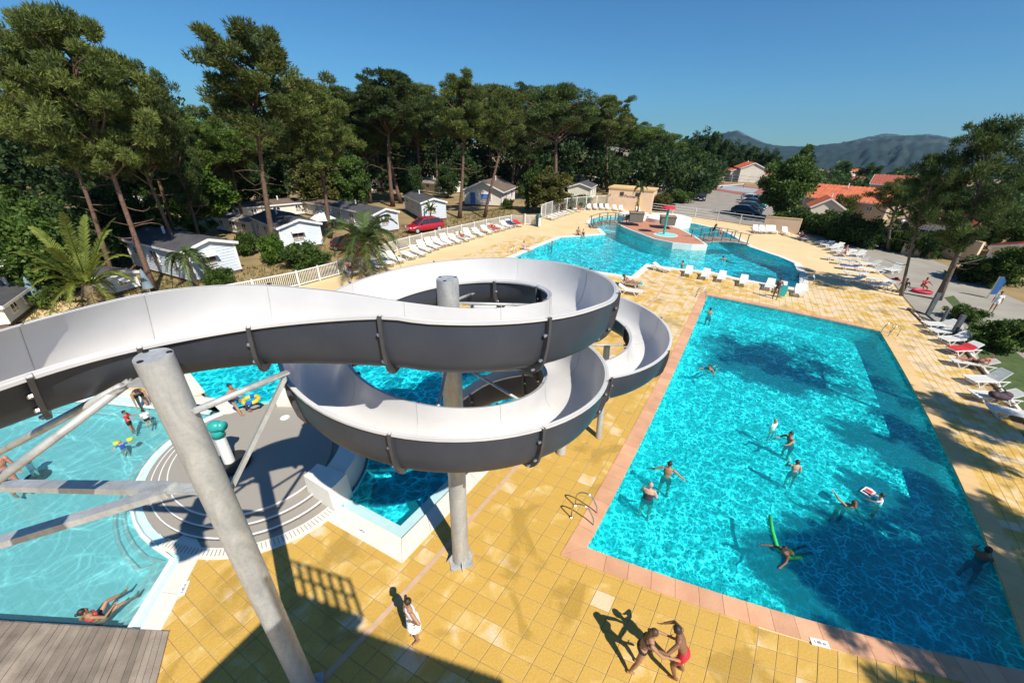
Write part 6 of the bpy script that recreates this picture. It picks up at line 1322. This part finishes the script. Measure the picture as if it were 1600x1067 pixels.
def T_(kind, u, v, vtop, label, wpx=None, name='pine_tree', cat='tree', rz=None, group=None, ub=None, maxtilt=6.0):
    """u, vtop: where the top of the crown shows; v: row of the foot (its column follows, unless ub gives it)"""
    rt = Vector((AX[0].x, AX[0].y, 0)).normalized(); lim = math.tan(math.radians(maxtilt))
    def tip(b, h, k): return px(b+Vector((0, 0, h))+rt*(k*h))
    def best(b):
        h = col_h(b, vtop); ks = [-lim+2*lim*i/24 for i in range(25)]; k = min(ks, key=lambda q: abs(tip(b, h, q)[0]-u)+3*abs(q)); return h, k, tip(b, h, k)[0]-u
    if ub is None:
        cands = [u+(800-u)*f for f in [i*.02 for i in range(26)]]; ub = min(cands, key=lambda c: abs(best(g(c, v))[2])+.02*abs(c-u))
    b = g(ub, v); h, k, _ = best(b); wid = 1.0
    if wpx:
        me = TREES[kind][1]; co = np.empty(len(me.vertices)*3, np.float32); me.vertices.foreach_get('co', co); co = co.reshape(-1, 3); w0 = (np.percentile(co[:, 0], 99)-np.percentile(co[:, 0], 1))*h/TREES[kind][2]
        wid = max(.55, min(1.9, wpx*gscale(b+Vector((0, 0, h*.7)))/w0))
    t = tree(kind, b, h, label, cat, name, 0.0, group, wid); r = random.uniform(0, 6.28) if rz is None else rz
    fw = Vector((-rt.y, rt.x, 0)); t.rotation_euler = (Matrix.Rotation(math.atan(k), 3, fw) @ Matrix.Rotation(r, 3, 'Z')).to_euler(); return t
random.seed(21)
# big pines at the left
T_('pineA0', 84, 455, 12, 'huge pine with twin reddish trunks at the far left', 150); T_('pineA1', 150, 425, 74, 'tall pine just right of the huge left pine', 105); T_('pineB0', 22, 440, 40, 'tall pine at the left picture edge', 120)
T_('pineC', 228, 400, 104, 'dark narrow pine rising behind the left group', 70); T_('pineB2', 205, 385, 150, 'shorter pine leaning out over the left mobile homes', 100)
T_('pineB2', 393, 404, 36, 'tall pine whose bare trunk crosses the second mobile home', 150, ub=432, maxtilt=10); T_('pineA1', 470, 372, 122, 'broad pine between the first and second mobile homes', 110); T_('pineA0', 345, 350, 150, 'pine filling the gap left of the tall bare-trunk pine', 80); T_('stoneA', 300, 360, 186, 'round bright stone pine behind the near mobile home', 130, 'stone_pine')
T_('pineB1', 610, 323, 108, 'dark pine with two straight reddish trunks behind the third home', 115); T_('pineB0', 598, 318, 130, 'slimmer pine beside the dark twin-trunk pine', 90)
T_('pineB2', 722, 341, 117, 'pine with a straight bare trunk above the picket fence', 95, ub=718); T_('stoneB', 868, 318, 134, 'dense dark stone pine behind the pool gate', 125, 'stone_pine'); T_('pineB0', 953, 300, 148, 'tall airy pine left of the pump house roof', 68)
# leaning pine: its own mesh
TREES['lean'] = pine_meshes(55, 18, .58, 3.4, 'dome', nclump=120, per=180, lean=(2.6, 1.2)); T_('lean', 790, 340, 133, 'pine leaning to the right beside the blue-shuttered chalet', 70, rz=.45, ub=757)
# forest behind
FOREST = [('pineA0', 520, 318, 138, 100), ('pineC', 548, 305, 150, 70), ('stoneA', 560, 318, 190, 90), ('pineA2', 655, 300, 130, 80), ('pineB1', 685, 303, 150, 70), ('pineA1', 770, 293, 132, 80), ('pineB0', 800, 297, 140, 75), ('pineC', 828, 300, 132, 60), ('stoneB', 905, 295, 160, 90), ('pineA2', 940, 290, 172, 70), ('stoneA', 985, 287, 196, 70), ('pineB2', 975, 288, 180, 60), ('stoneB', 1010, 285, 200, 70), ('stoneA', 1040, 283, 208, 60),
          ('pineA1', 640, 290, 165, 70), ('pineA0', 730, 288, 160, 75), ('pineC', 855, 288, 165, 60), ('pineA2', 450, 335, 165, 80), ('pineA1', 330, 350, 200, 80), ('pineA0', 260, 365, 190, 100), ('pineB1', 118, 400, 120, 90), ('pineA2', 40, 400, 110, 100), ('pineA0', 180, 380, 210, 90), ('stoneB', 405, 325, 205, 100), ('pineA1', 590, 300, 175, 80), ('pineB0', 880, 285, 170, 60), ('pineB2', 1000, 281, 200, 50), ('stoneB', 760, 284, 170, 70), ('pineA2', 700, 284, 170, 70), ('stoneA', 820, 284, 175, 80), ('pineC', 660, 284, 180, 60)]
for i, (k, u, v, vt, w) in enumerate(sorted(FOREST, key=lambda q: q[1])):
    T_(k, u, v, vt, f'pine in the wood behind the homes, {nth(i+1)} counted from the left', w, group='pines of the wood behind the homes')
UNDER = [('broad0', 30, 420, 300), ('broad2', 120, 420, 300), ('broad2', 170, 400, 300), ('broad0', 10, 470, 330), ('broad2', 205, 395, 310), ('broad2', 330, 345, 260), ('broad0', 350, 340, 250), ('broad2', 415, 330, 260), ('broad3', 490, 335, 240), ('broad0', 530, 330, 235), ('broad2', 548, 325, 250), ('broad0', 560, 310, 240), ('broad2', 640, 315, 260), ('broad2', 700, 310, 262), ('broad0', 740, 292, 255), ('broad2', 790, 290, 255), ('broad0', 835, 300, 262), ('broad2', 850, 296, 250), ('broad2', 910, 287, 255), ('broad2', 935, 284, 250), ('broad0', 1010, 284, 255), ('broad2', 1040, 281, 248), ('broad0', 1095, 281, 235), ('broad2', 1075, 280, 232)]
for i, (k, u, v, vt) in enumerate(sorted(UNDER, key=lambda q: q[1])):
    T_(k, u, v, vt, f'leafy tree in the shade under the pines, {nth(i+1)} counted from the left', None, 'leafy_tree', group='leafy trees under the pines')
T_('broad1', 282, 372, 250, 'bright green leafy tree above the near mobile home', 95, 'leafy_tree'); T_('broad1', 232, 352, 275, 'slim bright leafy tree among the left trunks', 30, 'leafy_tree')
T_('bush', 470, 416, 381, 'round dark green bush against the picket fence', 62, 'bush', 'bush'); T_('bush_bright', 421, 412, 372, 'leafy shrub at the foot of the bare pine trunk', 34, 'bush', 'bush'); T_('bush', 380, 398, 362, 'dark shrub between the first and second homes', 34, 'bush', 'bush'); T_('bush', 335, 446, 418, 'small shrub in front of the near mobile home', 40, 'bush', 'bush'); T_('bush', 793, 327, 310, 'clipped little bush by the chalet corner', 16, 'bush', 'bush')
T_('broad3', 855, 332, 272, 'yellowish shrub beside the curved white fence', 60, 'shrub', 'shrub'); T_('broad0', 833, 330, 262, 'leafy slim tree behind the pool gate', 34, 'leafy_tree'); T_('bush_olive', 872, 328, 303, 'olive shrub behind the curved fence', 50, 'shrub', 'shrub'); T_('bush', 905, 324, 305, 'low shrub in front of the cream cabin', 40, 'shrub', 'shrub')
T_('bush_olive', 1034, 329, 305, 'flowering oleander beside the pump house', 40, 'shrub', 'shrub'); T_('bush', 1068, 317, 297, 'rounded green bush on the car park island', 34, 'bush', 'bush'); T_('broad0', 1226, 343, 240, 'large dense leafy tree beside the parked cars', 78, 'leafy_tree', ub=1222, maxtilt=9); T_('broad2', 1212, 322, 285, 'dark shrub behind the parked car row', 36, 'shrub', 'shrub', ub=1210)
for k, (kd, u, v, vt) in enumerate((('broad2', 1105, 277, 212), ('broad2', 1125, 277, 222), ('broad2', 1150, 276, 228), ('broad2', 1085, 277, 218), ('broad2', 1170, 276, 232), ('broad2', 1195, 277, 238), ('broad2', 1210, 279, 240), ('broad0', 1245, 278, 246))):
    T_(kd, u, v, vt, f'dark leafy tree in the belt behind the gabled house, {nth(k+1)} of the belt', None, 'leafy_tree', group='dark tree belt behind the gabled house')
T_('poplar', 1322, 296, 253, 'upright poplar among the village roofs', 22, 'poplar_tree'); T_('broad2', 1363, 285, 260, 'dark round tree behind the stone house', 40, 'leafy_tree'); T_('broad2', 1410, 290, 266, 'small dark tree beside the stone house roof', 24, 'leafy_tree'); T_('bush_olive', 1318, 340, 308, 'olive bush between the outbuilding and the long house', 42, 'bush', 'bush')
# right-hand pines over the path
TREES['right_small'] = pine_meshes(101, 9, .5, 3.2, 'umbrella', nclump=130, per=150, leafL=.26, leafW=.05, clumpR=.55, bark='bark_grey', trunk_r=.2, dead=10); T_('right_small', 1405, 392, 279, 'small umbrella pine beside the lamp post', 82, 'umbrella_pine', ub=1388)
TREES['right_mid'] = pine_meshes(102, 12, .48, 3.0, 'dome', nclump=110, per=170, leafL=.27, leafW=.048, clumpR=.66, leaf='needles_dark', bark='bark_grey', trunk_r=.24, lean=(.5, .2), dead=10); T_('right_mid', 1452, 462, 236, 'pine with a leaning dark trunk beside the path loungers', 68, rz=.5, ub=1408, maxtilt=12)
TREES['right_big'] = pine_meshes(103, 14, .34, 3.4, 'tall', nclump=190, per=170, leafL=.28, leafW=.05, clumpR=.78, leaf='needles_dark', bark='bark_grey', trunk_r=.34, lean=(.6, .2), dead=8); T_('right_big', 1532, 468, 182, 'large bushy pine leaning over the path at the right', 96, rz=.5, ub=1465, maxtilt=13)
# hedge beyond the path: one plant after another
HED = [(1232, 350, 330), (1255, 357, 330), (1272, 361, 331), (1288, 366, 332), (1303, 370, 333), (1318, 374, 334), (1333, 378, 336), (1348, 381, 339), (1362, 384, 342), (1376, 387, 346), (1412, 392, 352), (1430, 396, 360), (1450, 400, 362), (1470, 404, 365)]
for k, (u, v, vt) in enumerate(HED): T_('bush_dark' if k % 2 else 'bush', u, v, vt, f'tall hedge shrub beyond the path, {ORD[k+1]} from the beige wall', 40 if u < 1380 else 30, 'hedge_shrub', 'hedge', group='hedge beyond the path')
# shrubs at the far right edge
for k, (kd, u, v, vt, w, lab) in enumerate((('bush', 1592, 545, 500, 70, 'dark shrub mass at the right edge above the lawn'), ('bush', 1520, 500, 478, 40, 'grey-green ball shrub on the lawn edge'), ('broad0', 1592, 450, 385, 50, 'tall shrub at the right picture edge'), ('bush_dark', 1540, 440, 405, 60, 'dark shrub under the big right pine'))):
    T_(kd, u, v, vt, lab, w, 'shrub', 'shrub')
# --- palms
def frond(mb_l, mb_r, rng, origin, az, L, rise, droop, leaf_l, n=34, half=.42):
    pts = []
    for k in range(13):
        t = k/12; r = L*t*(1-.18*t); z = rise*L*t-droop*L*t*t; pts.append(Vector(origin)+Vector((r*math.cos(az), r*math.sin(az), z)))
    mb_r.tube(pts, [.035*(1-.8*k/12)+.006 for k in range(13)], 4)
    for k in range(n):
        t = .12+.88*k/n; x = t*12; i = min(11, int(x)); p = pts[i].lerp(pts[i+1], x-i); d = (pts[i+1]-pts[i]).normalized(); s = d.cross(Vector((0, 0, 1))).normalized(); up = s.cross(d)
        ll = leaf_l*math.sin(PI*(.12+.85*t))**.7
        for sg in (-1, 1):
            dr = (d*.75+s*sg*half*1.9+up*(.25-.2*rng.random())).normalized(); tip = p+dr*ll+Vector((0, 0, -.25*ll*rng.random())); w = d*.028*1.4
            mb_l.append((p-w, p+w, (p+dr*ll*.55)+w*.8+up*.02, tip))
def palm(label, base, trunk_h, nfr, L, leaf_l, mat, rise=(.2, 1.3), droop=(.6, 1.1), seed=1, tr_=.22, name='palm_tree', dead=0, half=.42):
    rng = np.random.default_rng(seed); t = thing(name, label, 'palm', base); tk = MB(); n = 9
    tk.tube([Vector((.1*math.sin(k), .1*math.cos(k*1.3), trunk_h*k/n)) for k in range(n+1)], [tr_*(1.25 if k % 2 else 1.0)*(1-.15*k/n) for k in range(n+1)], 10); tk.build('trunk', MAT['bark_palm'], t, smooth=False)
    for i in range(nfr+dead):
        leaves = []; rb = MB(); f = i/max(1, nfr); isd = i >= nfr
        frond(leaves, rb, rng, (0, 0, trunk_h), i*2.39996+rng.normal()*.1, L*(.85+.3*rng.random())*(.6 if isd else 1), (-.3 if isd else rise[1]+(rise[0]-rise[1])*f), (droop[0]+(droop[1]-droop[0])*f), leaf_l, half=half)
        V = np.array([tuple(v) for q in leaves for v in q]); F = np.arange(len(V)).reshape(-1, 4); me = tri_mesh('frond', V, F, np.repeat(rng.random(len(leaves))*.6+.2, 4), MAT['dead_frond' if isd else mat]); fo = link('frond', me, t); rb.build('midrib', MAT['palm_leaf'], fo)
    return t
b = g(160, 490); palm('large date palm with arching fronds behind the near flume', b, col_h(b, 448), 24, 2.75, .48, 'palm_leaf', (.45, 2.3), (.8, 1.15), 5, .38, dead=4)
b = g(578, 433); palm('feathery queen palm standing by the picket fence', b, col_h(b, 380), 20, 3.3, .85, 'palm_grey', (.55, 1.7), (1.05, 1.6), 6, .22, dead=6, half=.5)
b = g(307, 447); palm('slender drooping palm beside the near mobile home', b, col_h(b, 400), 9, 1.7, .55, 'palm_grey', (.5, 1.2), (1.4, 2.1), 7, .10)
b = g(1076, 306); palm('date palm at the edge of the car park', b, col_h(b, 272), 26, 3.2, .55, 'palm_leaf', (.1, 1.3), (.6, 1.1), 8, .4)
b = g(1046, 300); palm('second palm beside the car park road', b, col_h(b, 275), 18, 3.0, .55, 'palm_leaf', (.1, 1.2), (.6, 1.1), 9, .35); b = g(880, 303); palm('palm half hidden behind the cream cabin', b, col_h(b, 283), 14, 2.6, .5, 'palm_leaf', (.2, 1.1), (.7, 1.1), 12, .25)
b = g(674, 350); palm('small spiky yucca beside the red car', b, col_h(b, 328), 18, 1.0, .3, 'palm_leaf', (.2, 1.6), (.4, .9), 10, .09, 'yucca', half=.2)
palm('young palm growing in the grey planter box', PL1+Vector((0, 0, 1.1)), 3.0, 13, .95, .3, 'palm_grey', (.2, 1.3), (.5, 1.2), 11, .1, half=.25)
fb = thing('flowering_plant', 'red flowering plant beside the planter box', 'plant', g(984, 346, 1.0)); V, F, T = tufts(np.random.default_rng(3), np.array([[0, 0, .5], [.4, .2, .6], [-.4, .1, .45]]), np.array([.5, .4, .4]), 120, .2, .07, .4, False); link('foliage', tri_mesh('foliage', V, F, T, MAT['flower']), fb); MB().tube([(0, 0, 0), (0, 0, .5)], .03, 5).build('stem', MAT['bark_grey'], fb)
# dry grass and low weeds between the homes and under the trees (uncountable)
rng = np.random.default_rng(77); C = []
zones = [[(380, 470), (520, 425), (640, 384), (800, 345), (800, 322), (640, 350), (500, 385), (300, 446)], [(0, 540), (300, 470), (300, 420), (100, 380), (0, 420)], [(1250, 362), (1300, 376), (1392, 393), (1460, 408), (1460, 398), (1390, 384), (1300, 362), (1255, 352)]]
for zn in zones:
    poly = gp(zn); xs = [p[0] for p in poly]; ys = [p[1] for p in poly]; k = 0
    while k < 2600:
        q = (rng.uniform(min(xs), max(xs)), rng.uniform(min(ys), max(ys))); k += 1
        if inside(q, poly): C.append((q[0], q[1], .03))
V, F, T = tufts(rng, np.array(C), np.full(len(C), .22), 7, .22, .018, 1.2, True, .3); tag(link('dry_grass', tri_mesh('dry_grass', V, F, T, MAT['leaf_olive'])), 'sparse dry grass and weeds between the mobile homes', 'grass', kind='stuff')

# far wood that closes the view between the trunks
rng = np.random.default_rng(5); C = []; R = []
for i in range(2600):
    u = rng.uniform(-250, 1130); f = rng.random(); dist = 92+75*rng.random(); d = AX[0]*((u-800)/FPX)+AX[1]*((533.5-250)/FPX)+AX[2]; h = Vector((d.x, d.y, 0)).normalized()
    top = 15 if u < 800 else 15-7*(u-800)/330
    C.append((h.x*dist, h.y*dist, .5+top*f*(.75+.25*math.sin(u*.05)+.12*math.sin(u*.21)))); R.append(1.5+1.2*rng.random())
V, F, T = tufts(rng, np.array(C), np.array(R), 60, .75, .3, .2, False, .8); tag(link('far_wood', tri_mesh('far_wood', V, F, T, MAT['leaf_dark'])), 'dark far-off wood closing the view behind the pine trunks', 'wood', kind='stuff')

RB = [('broad0', 1478, 352, 305), ('broad0', 1505, 362, 315), ('broad3', 1532, 370, 312), ('broad2', 1560, 380, 318), ('broad0', 1588, 388, 310), ('broad0', 1610, 400, 335), ('broad0', 1600, 445, 388)]
for k, (kd, u, v, vt) in enumerate(RB):
    T_(kd, u, v, vt, f'leafy tree behind the right-hand pines, {nth(k+1)} counted from the path outwards', None, 'leafy_tree', group='leafy trees behind the right-hand pines')
rng = np.random.default_rng(6); C = []; R = []
for i in range(900):
    u = rng.uniform(1230, 1950); f = rng.random(); dist = 105+70*rng.random(); d = AX[0]*((u-800)/FPX)+AX[1]*((533.5-250)/FPX)+AX[2]; h = Vector((d.x, d.y, 0)).normalized()
    C.append((h.x*dist, h.y*dist, -1.5+(4.5+1.5*math.sin(u*.04)+1.2*math.sin(u*.13))*f)); R.append(1.3+1.1*rng.random())
V, F, T = tufts(rng, np.array(C), np.array(R), 55, .7, .28, .2, False, .8); tag(link('far_wood', tri_mesh('far_wood', V, F, T, MAT['leaf_dark'])), 'low dark wood between the village roofs and the hills', 'wood', kind='stuff')
# ---------------------------------------------------------------- hills on the horizon
def hill_mat():
    m, nt, b = nodes_of('hill_scrub'); N = nt.nodes; L = nt.links; gm = N.new('ShaderNodeNewGeometry')
    n1 = N.new('ShaderNodeTexNoise'); setin(n1, 'Scale', .006); setin(n1, 'Detail', 8.0); L.new(gm.outputs['Position'], n1.inputs['Vector'])
    sx = N.new('ShaderNodeSeparateXYZ'); L.new(gm.outputs['Position'], sx.inputs[0]); ad = N.new('ShaderNodeMath'); ad.operation = 'MULTIPLY_ADD'; L.new(sx.outputs['Z'], ad.inputs[0]); ad.inputs[1].default_value = .0016; L.new(n1.outputs['Fac'], ad.inputs[2])
    rp = N.new('ShaderNodeValToRGB'); e = rp.color_ramp.elements; e[0].position = .45; e[0].color = (.020, .040, .040, 1); e[1].position = .98; e[1].color = (.20, .19, .16, 1); k = rp.color_ramp.elements.new(.72); k.color = (.045, .065, .065, 1); L.new(ad.outputs[0], rp.inputs['Fac']); L.new(rp.outputs['Color'], b.inputs['Base Color']); setin(b, 'Roughness', 1.0); setin(b, 'Specular IOR Level', .1); return m
hill_mat()
def az_of(u, v=250):
    d = AX[0]*((u-800)/FPX)+AX[1]*(-(v-533.5)/FPX)+AX[2]; return math.atan2(d.x, d.y), d
def hills(name, sky_px, dist, depth, seed):
    """ridge whose crest shows along the given rows; slopes run down towards and away from the viewer"""
    rng = np.random.default_rng(seed); us = np.linspace(sky_px[0][0], sky_px[-1][0], 240); xs = [p[0] for p in sky_px]; ys = [p[1] for p in sky_px]; vs = []; fs = []; rows = 40
    n1 = rng.normal(size=(rows, 240)); 
    for _ in range(1): n1 = (n1+np.roll(n1, 1, 0)+np.roll(n1, 1, 1)+np.roll(n1, -1, 1))/2.6
    for j in range(rows):
        f = j/(rows-1)*1.5-1.0           # -1 foot .. 0 crest .. +.5 behind
        for i, u in enumerate(us):
            v = float(np.interp(u, xs, ys)); a, d = az_of(u, v); R = dist+depth*f; hdir = Vector((d.x, d.y, 0)); k = dist/hdir.length; top = CAM_Z+d.z*k
            prof = (1-abs(f))**(.85) if f <= 0 else 1-f*.9
            z = -60+(top+60)*prof+float(n1[j, i])*(top+60)*.05*(1 if abs(j-26) > 1 else .25)
            q = hdir.normalized(); vs.append((q.x*R, q.y*R, z))
    for j in range(rows-1):
        for i in range(239): a = j*240+i; fs.append((a, a+1, a+241, a+240))
    o = MB().add(vs, fs).build(name, MAT['hill_scrub'], smooth=True); tag(o, kind='structure')
hills('hills', [(900, 250), (1020, 240), (1085, 224), (1110, 214), (1150, 204), (1175, 219), (1215, 228), (1260, 229), (1310, 224), (1370, 214), (1420, 212), (1470, 214), (1540, 226), (1620, 236), (1760, 246), (1950, 262)], 2600, 1500, 3)
hills('mountain', [(1040, 245), (1085, 226), (1120, 211), (1152, 203.5), (1172, 214), (1200, 226), (1240, 230), (1290, 231), (1340, 218), (1385, 208.5), (1420, 212), (1452, 210), (1490, 216), (1560, 232), (1700, 245)], 5200, 2200, 9)
# ---------------------------------------------------------------- air
hz = bpy.data.materials.new('haze_air'); hz.use_nodes = True; N = hz.node_tree.nodes; N.remove(N['Principled BSDF']); pv = N.new('ShaderNodeVolumePrincipled'); pv.inputs['Color'].default_value = (.45, .70, 1.0, 1); pv.inputs['Density'].default_value = .00006; pv.inputs['Anisotropy'].default_value = .3; hz.node_tree.links.new(pv.outputs[0], N['Material Output'].inputs['Volume'])

hb = MB().box((0, 0, 170), (15600, 15600, 500)); tag(hb.build('haze', hz), kind='stuff')
hz.node_tree.nodes['Principled Volume'].inputs['Density'].default_value = .00008
# ---------------------------------------------------------------- slide tower behind the viewer and the pines beyond the right edge: they shade the paving and the pool
tw = thing('slide_tower', 'galvanised start tower of the water slide', 'tower', (1.4, -2.2, 0)); TO = Vector(tw.location)
FZ = 8.45
FR = [(-.75, -.95), (1.65, -.4), (1.75, -.66), (5.2, .2)]
def front(x):
    for (a, b) in zip(FR[:-1], FR[1:]):
        if a[0] <= x <= b[0]: return a[1]+(b[1]-a[1])*(x-a[0])/(b[0]-a[0])
    return -.9
for (x, y) in ((-.6, -1.2), (1.7, -.9), (5.0, -.1), (-.6, -3.8), (5.0, -3.8)): MB().tube([(x-TO.x, y-TO.y, 0), (x-TO.x, y-TO.y, FZ)], .13, 12).build('leg', MAT['galvanised'], tw, smooth=True)
for k in range(38):
    x = -.15+.14*k; y1 = front(x); MB().box((x-TO.x, (y1-4.0)/2-TO.y, FZ+.03), (.13, y1+4.0, .05)).build('plank', MAT['wood'], tw)
for (a, b) in (((-.15, -.82), FR[1]),):
    A, B = Vector((*a, 0))-TO, Vector((*b, 0))-TO
    for z in (FZ+.6, FZ+1.15): MB().tube([A+Vector((0, 0, z)), B+Vector((0, 0, z))], .03, 8).build('rail', MAT['galvanised'], tw)
    n = 6
    for k in range(n+1): q = A.lerp(B, k/n); MB().tube([q+Vector((0, 0, FZ)), q+Vector((0, 0, FZ+1.17))], .04, 8).build('post', MAT['galvanised'], tw)
TREES['shade'] = pine_meshes(120, 14, .6, 3.6, 'umbrella', nclump=170, per=190, clumpR=.85)
sh = Vector((SUN_AZ_VEC.x, SUN_AZ_VEC.y, 0))/math.tan(SUN_EL)
SHADE = [(1252, 562, 10.5, .85), (1465, 690, 9.5, .36), (1530, 655, 8.5, .5), (1525, 800, 9.5, .36), (1470, 985, 10.0, .62), (1570, 930, 10.0, .6), (1610, 1020, 10.0, .8)]
for k, (u, v, zc, w) in enumerate(SHADE):
    c = g(u, v)+sh*zc; t = tree('shade', (c.x, c.y, 0), zc*1.2, f'pine beyond the right edge whose shade falls on the pool, {nth(k+1)} from the far end', rz=k*1.1, wid=w, group='pines shading the rectangular pool')
